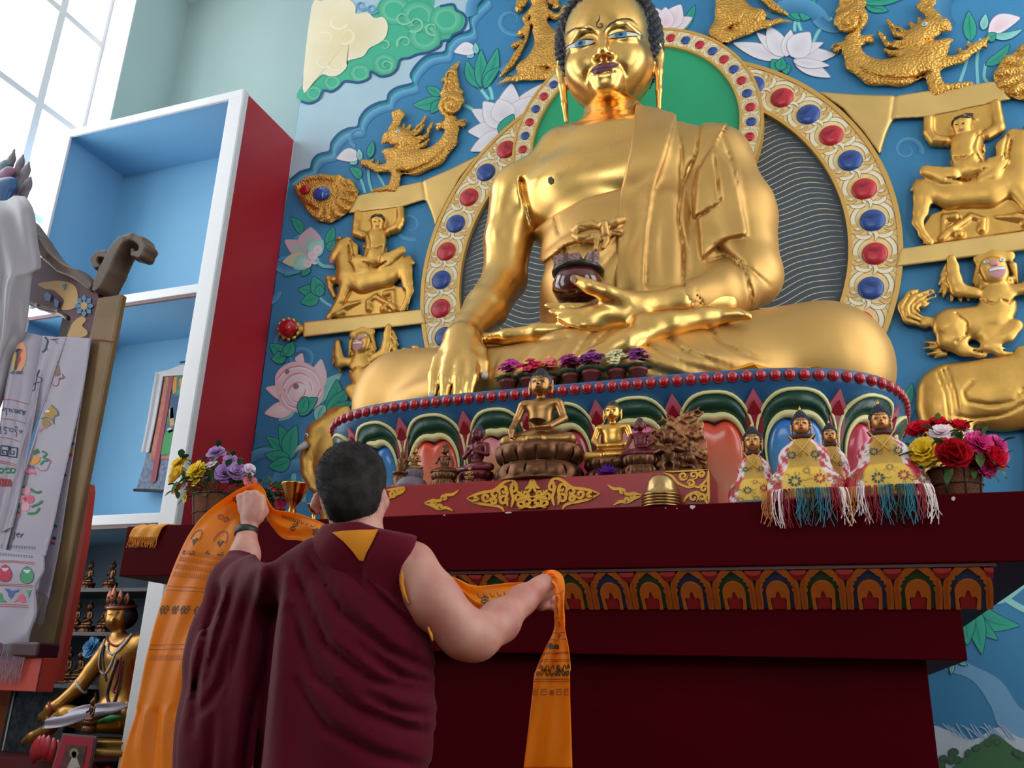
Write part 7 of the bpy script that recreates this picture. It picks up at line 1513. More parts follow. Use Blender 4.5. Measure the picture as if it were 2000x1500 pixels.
def plate_px(name, poly, y, th, m, parent, bev=0.):
    V = [(*P(a, b, y)[[0]], y, P(a, b, y)[2]) for a, b in poly]; n = len(V); V = V+[(v[0], y+th, v[2]) for v in V]; pl = np.array(poly, float)
    t = [tuple(a) for a in tess(pl)]; t = [a if np.cross(pl[a[1]]-pl[a[0]], pl[a[2]]-pl[a[0]]) < 0 else a[::-1] for a in t]
    o = obj(name, V, t+[tuple(n+i for i in a)[::-1] for a in t]+[(i, (i+1) % n, n+(i+1) % n, n+i) for i in range(n)], m, parent, False); return o
plate_px('crest_panel', crom([(30, 500), (75, 500), (110, 528), (150, 545), (190, 566), (186, 640), (180, 662), (134, 662), (138, 622), (120, 612), (85, 606), (40, 580)], 4, True), TY+.03, .05, M_tm, thr)
def rail(name, pts, dep, m):
    s = SDF(*[np.array([min(P(a, b, TY)[0] for a, b, r in pts)-.1, TY-.06, min(P(a, b, TY)[2] for a, b, r in pts)-.1]), np.array([max(P(a, b, TY)[0] for a, b, r in pts)+.1, TY+.22, max(P(a, b, TY)[2] for a, b, r in pts)+.1])], .009)
    L = [Q(a, b, TY+.06, r) for a, b, r in pts]; s.chain([(q[0], TY+.06, q[2], q[3]) for q in L], .012, 'add', (TY+.06, dep)); return s.obj(name, m, thr, 1)
rail('crest_rail', [(55, 440, 13), (80, 475, 13), (105, 508, 11), (130, 530, 11), (160, 542, 11), (190, 566, 10)], 2.6, M_tb)
rail('scroll', [(205, 565, 15), (220, 535, 15), (236, 500, 14), (250, 480, 12), (268, 470, 9), (284, 476, 9), (291, 490, 9), (284, 504, 9), (271, 503, 7), (268, 494, 6)], 3., M_tb)
rail('scroll', [(214, 545, 9), (220, 528, 8), (224, 512, 7), (214, 501, 8), (201, 502, 8), (193, 512, 8), (197, 524, 7), (206, 526, 5)], 3., M_tb)
rail('inner_rail', [(40, 578, 6), (80, 600, 6), (120, 610, 6), (134, 622, 5)], 1.6, M_tb)
# painted ornament on the crest panel
pz = lambda L: [(a/3.75, 380+b/3.75) for a, b in L]; M_gp = mat('gold_ornament_paint', (178, 138, 80), .5); M_bp = mat('blue_ornament_paint', (74, 116, 150), .5)
for i, poly in enumerate(([(275, 655), (340, 640), (430, 630), (520, 650), (560, 690), (570, 760), (560, 820), (500, 845), (450, 840), (470, 780), (440, 740), (390, 700), (330, 690)], [(505, 1000), (540, 930), (600, 890), (630, 920), (600, 960), (640, 1000), (620, 1040), (500, 1045)])): plate_px('gold_ornament', crom(pz(poly), 3, True), TY+.026, .006, M_gp, thr)
for cx, cy, r in ((615, 815, 70),):
    for k in range(8): a = 2*PI*k/8; plate_px('flower_petal', pz(leafpts((cx+18*math.cos(a), cy+20*math.sin(a)), (cx+r*math.cos(a), cy+1.15*r*math.sin(a)), 22)), TY+.022, .004, M_bp, thr)
    plate_px('flower_centre', pz(ellp(cx, cy, 24, 30)), TY+.019, .006, M_gp, thr)
for poly in ([(320, 730), (350, 715), (375, 740), (360, 780), (335, 775)], [(395, 760), (430, 780), (420, 830), (400, 820)], [(450, 660), (480, 650), (470, 700)]): plate_px('blue_ornament', pz(poly), TY+.02, .005, M_bp, thr)
MB().tube([P(176, 661, TY-.012), P(200, 664, TY-.012), P(222, 668, TY-.012)], .004, 6).build('red_cord', mat('red_cord', (150, 30, 36), .6), thr, True)
plate_px('side_board', [(163, 960), (167, 946), (174, 945), (175, 960), (163, 1060), (126, 1255), (112, 1330), (90, 1330), (105, 1255), (140, 1060)], TY+.15, .05, M_to, thr)
q0, q1 = P(25, 1256, TY-.1), P(112, 1256, TY-.1); zt, zb_ = P(70, 1255, TY-.1)[2], P(70, 1284, TY-.1)[2]
MB().box(q0[0]-.5, P(112, 1268, TY)[0], TY-.14, TY+.02, zb_, zt).build('arm_ledge', mat('dark_maroon_lacquer', (66, 18, 28), .4), thr, bevel=.012)
MB().box(q0[0]-.5, P(104, 1320, TY)[0], TY-.10, TY+.02, P(90, 1352, TY-.1)[2], zb_).build('apron', M_to, thr, bevel=.004)
MB().box(P(76, 1320, TY-.10)[0], P(77.5, 1320, TY-.10)[0], TY-.104, TY-.099, P(90, 1350, TY-.1)[2], zb_).build('apron_seam', M_tm, thr)
MB().box(q0[0]-.5, P(-30, 1340, TY)[0], TY-.1, TY+.2, 0, P(90, 1352, TY-.1)[2]).build('base', mat('ochre_wood', (150, 96, 52), .5), thr)
# flame finial at the top of the throne
fin = thing('flame_finial', P(20, 400, TY+.05), 'blue and grey carved flame finial rising behind the grey scarf', 'finial')
M_fg = mat('grey_mauve_paint', (112, 98, 108), .45, var=.2, vscale=12); M_fb = mat('deep_blue_paint', (32, 78, 128), .4); M_fm = mat('mauve_paint', (128, 84, 112), .45); M_ft = mat('slate_teal_paint', (84, 108, 116), .45)
for nm, pts, m, y in (('flame_leaf', [[(38, 395, 16), (52, 362, 12), (60, 346, 3)], [(36, 375, 15), (50, 335, 10), (57, 317, 3)], [(30, 350, 14), (40, 318, 8), (45, 303, 3)], [(10, 345, 16), (22, 312, 9), (28, 292, 3)], [(0, 360, 14), (-20, 320, 9), (-26, 300, 3)]], M_fg, TY+.10), ('mauve_petal', [[(-10, 350, 14), (15, 338, 13), (26, 334, 6)]], M_fm, TY+.04), ('teal_petal', [[(-15, 330, 12), (10, 322, 10), (20, 320, 4)]], M_ft, TY+.06), ('blue_petal', [[(0, 395, 22), (8, 370, 26), (20, 362, 16)]], M_fb, TY-.0)):
    for L in pts: s = SDF(np.min([np.array(Q(a, b, y, r)[:3])-.14 for a, b, r in L], 0), np.max([np.array(Q(a, b, y, r)[:3])+.14 for a, b, r in L], 0), .008); s.chain([Q(a, b, y, r) for a, b, r in L], .02, 'add', (y, .5)); s.obj(nm, m, fin, 1)
# white scarves
M_wk = mat('white_satin', (154, 144, 160), .32, bump=.04, bscale=9, sheen=.1, bdist=.02); M_gk = mat('grey_satin', (134, 124, 132), .34, bump=.05, bscale=9, bdist=.02)
M_print = mat('scarf_print', (80, 80, 120), .6, attr=True)
def khata(label, secs, m, fold, rows=120, cols=18, group='white scarves on the throne'):
    a = secs[0]; t = thing('white_scarf', P((a[0]+a[2])/2, a[1], a[4]), label, 'scarf', group); r = Ribbon(secs, rows, cols, fold); o = r.build('cloth', m, t); return o, r, bvh_of(o)
K0, r0, b0 = khata('plain grey satin scarf draped from the carved finial at the picture edge', [(-60, 400, 50, 383, 4.05, 4.10), (-60, 430, 66, 412, 4.0, 4.06), (-60, 480, 74, 470, 3.98, 4.04), (-60, 540, 80, 520, 3.97, 4.03), (-60, 580, 62, 542, 3.97, 4.03), (-60, 640, 54, 600, 3.97, 4.04), (-60, 700, 44, 650, 3.97, 4.05), (-60, 760, 24, 700, 3.97, 4.06), (-60, 820, 10, 760, 3.97, 4.06), (-60, 900, -10, 830, 3.97, 4.06)], M_gk, lambda u, t: .022*math.sin(u*9+t*2.5)*(.4+t)+.008*math.sin(u*17-t*7))
K3, r3, b3 = khata('white scarf edge with bright coloured print showing behind the plain fold', [(135, 660, 180, 661, 4.17, 4.17), (118, 760, 163, 765, 4.17, 4.17), (105, 860, 146, 870, 4.17, 4.17), (90, 960, 130, 970, 4.17, 4.17), (78, 1060, 116, 1065, 4.17, 4.17), (66, 1150, 96, 1170, 4.17, 4.17)], M_wk, lambda u, t: .004*math.sin(u*8+t*5))
K1, r1, b1 = khata('white scarf with navy script, red rules and square meander at the picture edge', [(38, 648, 92, 656, 4.10, 4.13), (26, 700, 84, 710, 4.08, 4.11), (14, 760, 74, 775, 4.07, 4.10), (0, 850, 58, 870, 4.07, 4.10), (-20, 960, 38, 975, 4.07, 4.10), (-44, 1080, 12, 1085, 4.07, 4.10)], M_wk, lambda u, t: .016*math.sin(u*5+.6+t*1.5)+.004*math.sin(u*13))
K2b, r2b, b2b = khata('narrow white fold with navy print between the two wider scarves', [(84, 656, 128, 660, 4.12, 4.13), (72, 720, 108, 720, 4.11, 4.12), (58, 800, 82, 800, 4.10, 4.12), (44, 870, 60, 860, 4.09, 4.12), (20, 960, 44, 950, 4.08, 4.11), (0, 1040, 26, 1030, 4.08, 4.10)], M_wk, lambda u, t: .006*math.sin(u*5+t*4))
K2, r2_, b2 = khata('wide white scarf printed with a lion mask, a gold vase and a pink flower', [(112, 658, 176, 660, 4.14, 4.15), (100, 740, 164, 745, 4.13, 4.15), (70, 850, 140, 860, 4.13, 4.14), (42, 940, 120, 950, 4.12, 4.13), (14, 1020, 104, 1030, 4.11, 4.12), (-10, 1090, 90, 1086, 4.10, 4.11)], M_wk, lambda u, t: .006*math.sin(u*4+t*3))
K4, r4, b4 = khata('lower white scarf printed with a red and a green drop above long white fringe', [(-40, 1066, 86, 1086, 4.08, 4.09), (-40, 1110, 87, 1116, 4.07, 4.08), (-40, 1150, 72, 1150, 4.07, 4.08), (-40, 1200, 74, 1196, 4.06, 4.08), (-40, 1250, 60, 1236, 4.06, 4.07), (-40, 1262, 56, 1254, 4.06, 4.07)], M_wk, lambda u, t: .007*math.sin(u*6+t*4))
fringe(r4, 1.0, 90, .22, M_wk, K4, 0., 'fringe', .0013, (-.05, 0, -1)); fringe(r3, 1.0, 26, .16, M_wk, K3, 0., 'fringe', .0012, (-.1, 0, -1))
mbk = {k: MB() for k in ('K1', 'K2', 'K2b', 'K3', 'K4')}; BV = {'K1': b1, 'K2': b2, 'K2b': b2b, 'K3': b3, 'K4': b4}
def ink(k, pts, w, c, sm=True): surf_stroke(BV[k], mbk[k], crom(pts, 4) if sm and len(pts) > 2 else np.array(crom(pts, 4)), w, .0035, c)
def blot(k, pts, c): 
    o = np.array(pts, float); ce = o.mean(0); A = on_surface(BV[k], *ce, .0032); B = [on_surface(BV[k], *p, .0032) for p in o]
    B = [b for b in B if b is not None]; A = A if A is not None else (sum(B, Vector())/len(B) if len(B) > 2 else None)
    if A is not None and len(B) > 2: mbk[k].add([A]+B, [(0, (i+1) % len(B)+1, i+1) for i in range(len(B))], c)
Za = lambda L: [(a/7.5, 760+b/7.5) for a, b in L]; Zb = lambda L: [(a/8.33, 1020+b/8.33) for a, b in L]; Zc = lambda L: [(a/9.375, 640+b/9.375) for a, b in L]
NV, RDk, GNk, BLk, GDk, ORk, PKk = (30, 32, 84), (180, 36, 66), (40, 120, 80), (60, 70, 110), (170, 130, 40), (214, 130, 40), (214, 110, 140)
for L in ([(5, 290), (25, 275), (40, 300), (35, 320), (20, 330)], [(5, 252), (30, 240), (45, 256)], [(55, 276), (110, 290)], [(60, 280), (60, 308), (76, 315)], [(95, 290), (95, 385)], [(125, 290), (185, 302)], [(150, 295), (140, 320), (165, 340)], [(165, 310), (188, 346)], [(194, 288), (206, 296)], [(215, 300), (278, 312)], [(236, 306), (215, 330), (240, 346), (260, 322)], [(262, 312), (268, 362)], [(285, 310), (392, 332)], [(302, 316), (280, 345), (310, 360)], [(320, 318), (346, 368), (330, 376)], [(366, 332), (345, 350), (376, 376)], [(300, 298), (322, 294)],
          [(0, 545), (22, 550)], [(10, 550), (15, 662)], [(45, 550), (56, 556)], [(65, 560), (112, 566)], [(90, 566), (60, 590), (95, 610), (90, 650), (70, 660), (80, 642)], [(120, 565), (130, 570)], [(140, 575), (198, 582)], [(140, 575), (145, 610), (180, 625), (200, 592)], [(215, 590), (266, 602)], [(240, 600), (225, 620), (250, 640), (238, 702)], [(224, 570), (236, 545), (250, 560), (262, 582)], [(288, 612), (310, 642), (326, 602)], [(302, 600), (286, 630)]): ink('K1', Za(L), 1.3, NV)
for L in ([(40, 158), (150, 155), (280, 180), (420, 222)], [(0, 440), (130, 440), (260, 468), (370, 500)], [(0, 714), (130, 722), (300, 770)], [(0, 1052), (120, 1072), (240, 1110)], [(0, 1078), (120, 1098), (235, 1135)]): ink('K1', Za(L), 1.0, RDk)
for L in ([(5, 968), (100, 978), (106, 902), (42, 896), (40, 940), (72, 944)], [(12, 965), (18, 828), (148, 842), (138, 905)], [(118, 985), (246, 1002), (262, 865), (160, 852), (150, 950), (206, 958), (212, 912), (188, 908)], [(118, 985), (132, 850)]): surf_stroke(b1, mbk['K1'], np.array(Za([(a[0]+(b_[0]-a[0])*f, a[1]+(b_[1]-a[1])*f) for a, b_ in zip(L[:-1], L[1:]) for f in (0, .33, .66, 1.)])), 2.0, .0035, NV)
for a in (20, 130, 200): ink('K1', Za([(a-60, 1180), (a-20, 1160), (a+30, 1180), (a+10, 1225), (a-40, 1215)]), 3., GNk)
for k in range(5): ink('K1', Za([(-20+k*40, 1300+k*6), (10+k*40, 1360+k*4), (-10+k*40, 1430)]), 3.4, (160, 24, 40))
blot('K1', Zc([(380, 240), (440, 290), (485, 400), (490, 560), (450, 700), (380, 800), (210, 800), (260, 520), (310, 340)]), (214, 150, 110)); blot('K1', Zc([(370, 390), (440, 420), (440, 520), (330, 690), (310, 700)]), (196, 60, 66)); blot('K1', Zc([(300, 420), (385, 400), (330, 700), (290, 780), (260, 780)]), (60, 66, 70)); blot('K1', Zc([(250, 480), (310, 480), (250, 790), (210, 790)]), (190, 160, 80)); ink('K1', Zc([(290, 440), (340, 400), (390, 410)]), 3, NV)
for a in (240, 330, 390): ink('K1', Zc([(a-40, 820), (a, 850), (a+30, 815), (a, 800), (a-20, 830)]), 1.3, NV)
ink('K2b', Zc([(825, 170), (880, 240), (860, 320), (840, 400), (780, 450)]), 3.2, (44, 54, 74)); ink('K2b', Zc([(860, 390), (890, 410)]), 1.4, (44, 54, 74)); ink('K2b', Zc([(930, 220), (1000, 235), (1070, 295)]), 1.2, (150, 80, 90)); ink('K2b', Zc([(930, 215), (1075, 210)]), 1.4, (50, 60, 80))
ink('K2b', Zc([(730, 770), (690, 850), (670, 960), (650, 1050), (640, 1120), (605, 1160), (600, 1100), (640, 1010)]), 1.6, (40, 44, 70)); ink('K2b', Zc([(700, 900), (760, 920), (780, 970), (720, 1000), (670, 1010)]), 1.4, (40, 44, 70)); ink('K2b', Zc([(720, 790), (680, 880)]), 3., (90, 70, 76))
blot('K2', Zc([(1080, 680), (1100, 760), (1110, 870), (1050, 890), (960, 880), (1000, 780)]), (140, 104, 84)); ink('K2', Zc([(960, 900), (950, 1010), (1010, 1070), (1070, 1040), (1090, 950), (1160, 930), (1195, 890)]), 1.6, (180, 90, 110)); ink('K2', Zc([(1070, 950), (1110, 920), (1160, 930), (1150, 850)]), 1.6, BLk)
blot('K2', Za([(585, 210), (650, 185), (760, 220), (830, 300), (850, 380), (780, 440), (640, 420), (540, 420), (560, 300)]), (176, 140, 60)); blot('K2', Za([(500, 430), (640, 430), (720, 450), (770, 520), (640, 580), (460, 580)]), (160, 124, 66)); blot('K2', Za(ellp(700, 325, 34, 18)), (228, 216, 214)); blot('K2', Za(ellp(590, 315, 20, 24)), (226, 214, 214)); ink('K2', Za([(535, 400), (600, 430), (680, 420), (760, 450), (800, 520)]), 1.4, (110, 84, 70)); ink('K2', Za([(760, 240), (840, 310), (860, 380), (800, 400), (790, 500)]), 2.2, (96, 104, 130)); ink('K2', Za([(570, 570), (590, 630), (620, 580), (700, 570)]), 2.2, (200, 130, 160)); ink('K2', Za([(610, 200), (655, 130), (690, 190)]), 1., (170, 90, 90)); ink('K2', Za(ellp(600, 372, 6, 5)), 1.2, (60, 50, 60))
blot('K2', Za([(500, 690), (555, 740), (490, 790), (440, 745)]), (128, 84, 66)); blot('K2', Za([(470, 790), (510, 790), (570, 850), (390, 850)]), (90, 84, 110)); blot('K2', Za([(400, 870), (560, 870), (590, 930), (500, 970), (385, 930)]), (60, 110, 80)); blot('K2', Za([(350, 1000), (420, 965), (540, 965), (600, 1010), (580, 1070), (500, 1115), (420, 1110), (360, 1060)]), (222, 150, 60)); blot('K2', Za([(390, 1120), (500, 1125), (510, 1180), (360, 1170)]), (110, 104, 140)); blot('K2', Za(ellp(445, 1210, 80, 38)), (222, 130, 150))
for L, c, w in (([(620, 910), (690, 950), (640, 1000), (720, 1040), (640, 1060), (600, 1110)], (50, 120, 90), 3.4), ([(700, 1020), (750, 1050), (720, 1110), (690, 1180), (600, 1190), (520, 1130)], (190, 110, 140), 2.), ([(320, 980), (280, 1040), (320, 1100), (270, 1170)], (50, 120, 90), 4.), ([(360, 1200), (400, 1240), (470, 1230), (540, 1250)], (190, 50, 80), 1.4)): ink('K2', Za(L), w, c)
for cx, cy, r, c in ((52, 958, 9, (222, 150, 170)), (42, 975, 8, (230, 176, 190)), (60, 975, 8, (214, 90, 120)), (50, 990, 9, (226, 160, 180)), (36, 1004, 6, (200, 110, 130)), (50, 974, 4, (190, 40, 60))): blot('K2', ellp(cx, cy, r, r), c)
for L in ([(30, 965), (38, 955), (50, 950)], [(20, 990), (32, 980), (38, 992)], [(62, 990), (75, 985), (84, 978)], [(55, 1003), (70, 1002), (78, 992)], [(60, 955), (72, 962), (82, 960)], [(24, 985), (28, 998), (40, 1002)]): ink('K2', L, 4.5, (50, 120, 70))
for L in ([(40, 185), (100, 180), (95, 215), (50, 220), (55, 190)], [(140, 170), (135, 240), (110, 285)], [(245, 160), (240, 225), (225, 280)], [(275, 180), (300, 205), (340, 195), (350, 240), (290, 235), (280, 200), (320, 170)], [(345, 240), (385, 180)]): ink('K2', Zb(L), 1.3, (44, 46, 96))
for k in range(14): x = 10+k*42; ink('K2', Zb([(x, 372+k*2.2), (x+22, 376+k*2.2), (x+12, 400+k*2.4), (x+28, 412+k*2.2)]), .9, (60, 62, 110))
for k in range(13): x = 5+k*42; ink('K4', Zb([(x, 505+k*3.4), (x+24, 510+k*3.4), (x+10, 532+k*3.4), (x+26, 545+k*3.4)]), .9, (70, 76, 120))
for L in ([(0, 630), (250, 630), (570, 662)], [(0, 655), (250, 652), (565, 690)], [(0, 1005), (250, 1010), (545, 1032)], [(0, 1030), (250, 1035), (545, 1058)], [(0, 1340), (240, 1340), (465, 1358)], [(0, 1372), (240, 1372), (465, 1388)]): ink('K4', Zb(L), 1.1, RDk)
for cx, c, c2 in ((90, (190, 50, 84), (120, 30, 50)), (445, (52, 140, 92), (20, 60, 50))):
    dy = 30 if cx > 200 else 0; o = [(cx, 690+dy), (cx+60, 730+dy), (cx+108, 830+dy), (cx+90, 920+dy), (cx+40, 960+dy), (cx-40, 962+dy), (cx-95, 920+dy), (cx-110, 840+dy), (cx-60, 730+dy)]; blot('K4', Zb(o), c); ink('K4', Zb(o+[o[0]]), .9, c2); [ink('K4', Zb([(cx-r, 745+dy), (cx, 745+r*.9+dy), (cx+r, 745+dy)]), 1.2, (236, 220, 226)) for r in (20, 40, 58)]
blot('K4', Zb([(75, 1080), (160, 1085), (200, 1120), (330, 1090), (300, 1130), (240, 1150), (220, 1210), (180, 1245), (140, 1200), (130, 1140)]), (60, 84, 150)); blot('K4', Zb([(0, 1150), (40, 1160), (50, 1240), (120, 1300), (20, 1310), (0, 1290)]), (60, 140, 100)); blot('K4', Zb([(370, 1160), (410, 1220), (430, 1310), (370, 1310), (310, 1270), (230, 1310), (290, 1240), (320, 1190)]), (206, 80, 110)); blot('K4', Zb([(430, 1110), (525, 1105), (490, 1170), (480, 1250), (465, 1170)]), (60, 140, 100))
for py, c in ((688, (60, 60, 96)), (697, (160, 60, 80)), (708, (50, 50, 70)), (716, (190, 80, 80)), (766, (160, 60, 70)), (780, (230, 170, 50)), (790, (50, 120, 90)), (800, (186, 40, 50)), (820, (226, 120, 50)), (842, (150, 90, 60)), (852, (190, 100, 60)), (868, (50, 84, 84)), (880, (180, 140, 60)), (890, (170, 60, 50))): x = 171-(py-688)*.155; ink('K3', [(x-9, py), (x-3, py-2), (x+3, py+1)], 7., c)
for L, c in (([(106, 1025), (112, 1030)], GNk), ([(104, 1050), (110, 1052)], NV), ([(123, 925), (130, 930)], NV), ([(100, 1060), (108, 1062)], RDk)): ink('K3', L, 5, c)
for k, mb in mbk.items():
    if mb.V: tag(mb.build('print', M_print, {'K1': K1, 'K2': K2, 'K2b': K2b, 'K3': K3, 'K4': K4}[k]), kind='stuff')
# ---------------------------------------------------------------- painted hanging scroll in the cabinet
HY = 6.30; th = thing('thangka_scroll', P(340, 955, HY), 'painted hanging scroll with blue brocade border and white cover inside the cabinet', 'scroll painting')
M_bb = mat('blue_grey_brocade', (84, 96, 122), .55, var=.5, vscale=26, c2=(122, 132, 152)); M_ob = mat('orange_brocade', (196, 108, 76), .5, var=.3, vscale=22); M_thp = mat('thangka_paint', (60, 140, 100), .6, attr=True)
plate_px('brocade_border', [(318, 728), (420, 715), (440, 960), (266, 955), (282, 905), (298, 830)], HY, .012, M_bb, th); plate_px('inner_border', [(322, 730), (420, 718), (420, 892), (293, 898)], HY-.004, .004, M_ob, th)
plate_px('painting', [(330, 732), (420, 720), (420, 886), (306, 890)], HY-.007, .003, mat('painting_ground', (44, 92, 120), .6, var=.5, vscale=9, c2=(70, 140, 90)), th)
for poly, c in (([(336, 738), (346, 735), (344, 765), (338, 770)], (206, 140, 50)), ([(334, 775), (356, 770), (352, 812), (332, 818)], (40, 76, 120)), ([(330, 800), (338, 795), (340, 830), (332, 834)], (200, 160, 90)), ([(318, 846), (336, 838), (350, 858), (350, 885), (314, 888)], (60, 150, 80)), ([(326, 838), (334, 834), (338, 842), (330, 846)], (226, 190, 200)), ([(350, 740), (362, 738), (360, 780), (352, 782)], (206, 150, 60))):
    o = plate_px('painted_figure', poly, HY-.009, .002, mat('thp_%d' % (c[0]*7+c[1]), c, .6), th)
plate_px('ribbon', [(333, 731), (340, 730), (304, 940), (297, 944), (294, 936)], HY-.012, .003, mat('crimson_ribbon', (150, 16, 44), .5), th)
rw = Ribbon([(304, 726, 322, 724, HY-.02, HY-.01), (296, 770, 314, 772, HY-.02, HY-.01), (287, 825, 304, 828, HY-.02, HY-.01), (275, 884, 292, 884, HY-.02, HY-.01)], 40, 8, lambda u, t: .006*math.sin(u*9)); rw.build('cover_cloth', mat('white_silk', (206, 204, 206), .5), th)
plate_px('cover_cloth', [(304, 728), (330, 722), (348, 714), (360, 712), (420, 706), (420, 728), (318, 735)], HY-.02, .01, MATS['white_silk'], th)
MB().tube([P(262, 957, HY-.005), P(440, 964, HY-.005)], .014, 10).build('roller', mat('dark_wood_rod', (52, 42, 46), .5), th, True); MB().tube([P(352, 708, HY-.005), P(440, 696, HY-.005)], .010, 8).build('hanging_rod', MATS['dark_wood_rod'], th, True)
# ---------------------------------------------------------------- lower cabinet compartment
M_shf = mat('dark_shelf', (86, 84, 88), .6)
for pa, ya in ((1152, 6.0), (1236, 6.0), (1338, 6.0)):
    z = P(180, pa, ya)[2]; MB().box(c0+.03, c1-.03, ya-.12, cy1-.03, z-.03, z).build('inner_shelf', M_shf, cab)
rows = [(1152, 1092, (172, 216)), (1236, 1170, (146, 170, 204)), (1336, 1262, (128, 152))]; nth = ['first', 'second', 'third', 'fourth']
for ri, (pb, ptp, xs) in enumerate(rows):
    for i, x in enumerate(xs):
        y = 6.0; zb_ = P(180, pb, y)[2]
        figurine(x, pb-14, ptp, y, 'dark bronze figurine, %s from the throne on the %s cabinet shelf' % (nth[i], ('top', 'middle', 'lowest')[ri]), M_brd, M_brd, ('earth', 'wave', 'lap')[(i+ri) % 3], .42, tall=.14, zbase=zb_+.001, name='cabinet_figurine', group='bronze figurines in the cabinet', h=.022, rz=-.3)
# crowned bodhisattva
M_bsg = mat('bodhisattva_gold', (172, 122, 58), .34, .8, bump=.04, bscale=12, var=.1, vscale=6); BYd = 5.86
bs = thing('bodhisattva_statue', P(190, 1450, BYd), 'crowned golden bodhisattva with long bead necklaces seated in the dark cabinet', 'statue')
s = SDF(np.array(P(30, 1470, BYd))*np.array([1, 0, 1])+np.array([-.1, 5.40, -.1]), np.array(P(300, 1150, BYd))*np.array([1, 0, 1])+np.array([.35, 6.2, .1]), .012)
chq(s, [(232, 1200, BYd, 24), (228, 1212, BYd-.02, 21)], .03); chq(s, [(232, 1235, BYd, 12), (234, 1256, BYd, 14)], .03); chq(s, [(222, 1268, BYd, 26), (280, 1262, BYd, 26)], .05); chq(s, [(245, 1290, BYd, 40), (236, 1330, BYd, 36), (238, 1370, BYd, 40)], .05)
chq(s, [(212, 1270, BYd-.02, 19), (180, 1310, BYd-.06, 16), (152, 1345, BYd-.12, 14), (112, 1378, BYd-.2, 11), (98, 1385, BYd-.22, 12)], .02)
for i, (a, b) in enumerate(((76, 1398), (78, 1404), (84, 1408), (92, 1408))): chq(s, [(97, 1385, BYd-.22, 8), (86+i*2, 1392+i, BYd-.24, 4.5), (a, b, BYd-.24, 3.5)], .006)
chq(s, [(290, 1280, BYd, 18), (300, 1330, BYd, 15)], .02)
chq(s, [(240, 1395, BYd-.05, 38), (180, 1405, BYd-.16, 24), (130, 1398, BYd-.22, 18), (108, 1408, BYd-.24, 13)], .04); chq(s, [(112, 1406, BYd-.24, 14), (96, 1424, BYd-.26, 12), (62, 1440, BYd-.28, 10), (48, 1448, BYd-.28, 7)], .02); chq(s, [(280, 1400, BYd-.05, 40), (310, 1410, BYd-.1, 30)], .03)
p = P(222, 1214, BYd-.10); s.ell(p, (.012, .03, .03), .015)
s.obj('body', M_bsg, bs, 1); bb_ = bvh_of([x for x in bpy.data.objects if x.parent == bs][0])
M_blk = mat('blue_black_hair', (24, 24, 34), .5); s = SDF(np.array(P(200, 1235, BYd))*np.array([1, 0, 1])+np.array([-.03, 5.6, -.02]), np.array(P(270, 1160, BYd))*np.array([1, 0, 1])+np.array([.05, 6.1, .02]), .010); chq(s, [(238, 1192, BYd+.03, 27), (244, 1205, BYd+.04, 24)], .02); s.obj('hair', M_blk, bs, 1)
M_crn = mat('crown_copper', (150, 88, 62), .4, .6); q = P(236, 1182, BYd); MB().tube([(q[0]+.105*math.cos(a), BYd+.01+.11*math.sin(a), q[2]-.012+.02*math.sin(a)) for a in np.linspace(0, 2*PI, 25)], .016, 8, cap=False).build('crown_band', M_crn, bs, True)
for a, hgt in ((-2.6, .10), (-2.05, .13), (-1.57, .16), (-1.0, .13), (-.5, .10)):
    cx_, cy_ = q[0]+.105*math.cos(a), BYd+.01+.11*math.sin(a); V, F = lathe([(.012, 0), (.032, hgt*.35), (.026, hgt*.62), (.002, hgt)], 10); V[:, 1] *= .4; clf = obj('crown_leaf', V+np.array([cx_, cy_, q[2]]), F, M_crn, bs)
    V, F = lathe([(.010, -.006), (.010, .004), (.002, .008)], 8); obj('crown_jewel', np.stack([V[:, 0], -V[:, 2], V[:, 1]], 1)+np.array([cx_, cy_-.015, q[2]+hgt*.4]), F, M_gred, clf)
decal(bb_, 'lips', ellp(221, 1222, 4, 1.6), M_red_lip, bs, .004, 2); decal(bb_, 'eye_line', ellp(216, 1200, 5, 1, 10, -.2), M_rblack, bs, .004, 2); decal(bb_, 'eye_line', ellp(230, 1197, 5, 1, 10, -.2), M_rblack, bs, .004, 2)
def necklace(pts, m, r, parent, name='bead_necklace', gap=2.1):
    L = crom(pts, 10); D = np.concatenate([[0], np.cumsum(np.linalg.norm(np.diff(L, axis=0), axis=1))]); mb = MB(); v, f = lathe([(.3*r, -r), (.9*r, -.45*r), (r, 0), (.9*r, .45*r), (.3*r, r)], 6); dpx = r/ (6.0/FPX)*gap
    for d in np.arange(0, D[-1], max(dpx*.5, .8)):
        u, w = np.interp(d, D, L[:, 0]), np.interp(d, D, L[:, 1]); h = on_surface(bb_, u, w, r*.7)
        if h is not None: mb.add(v+np.array(h), f)
    return tag(mb.build(name, m, parent, True), kind='stuff') if mb.V else None
M_pearl, M_coral, M_dbead = mat('pearl_beads', (206, 196, 186), .35), mat('coral_beads', (150, 44, 44), .4), mat('dark_beads', (70, 48, 44), .4)
for pts, m, r in (([(208, 1240), (214, 1256), (230, 1262), (246, 1250)], M_coral, .009), ([(205, 1250), (196, 1280), (194, 1305), (205, 1316), (216, 1300), (228, 1272), (252, 1245)], M_pearl, .008), ([(204, 1262), (202, 1290), (208, 1330)], M_dbead, .009), ([(230, 1290), (216, 1330), (210, 1360), (220, 1378), (232, 1340), (238, 1290)], M_dbead, .012), ([(236, 1285), (228, 1330), (222, 1350), (234, 1345), (240, 1290)], M_coral, .010), ([(212, 1258), (212, 1272), (222, 1278), (240, 1262), (258, 1240)], M_pearl, .010), ([(226, 1290), (212, 1340), (208, 1352)], M_pearl, .007)): necklace(pts, m, r, bs)
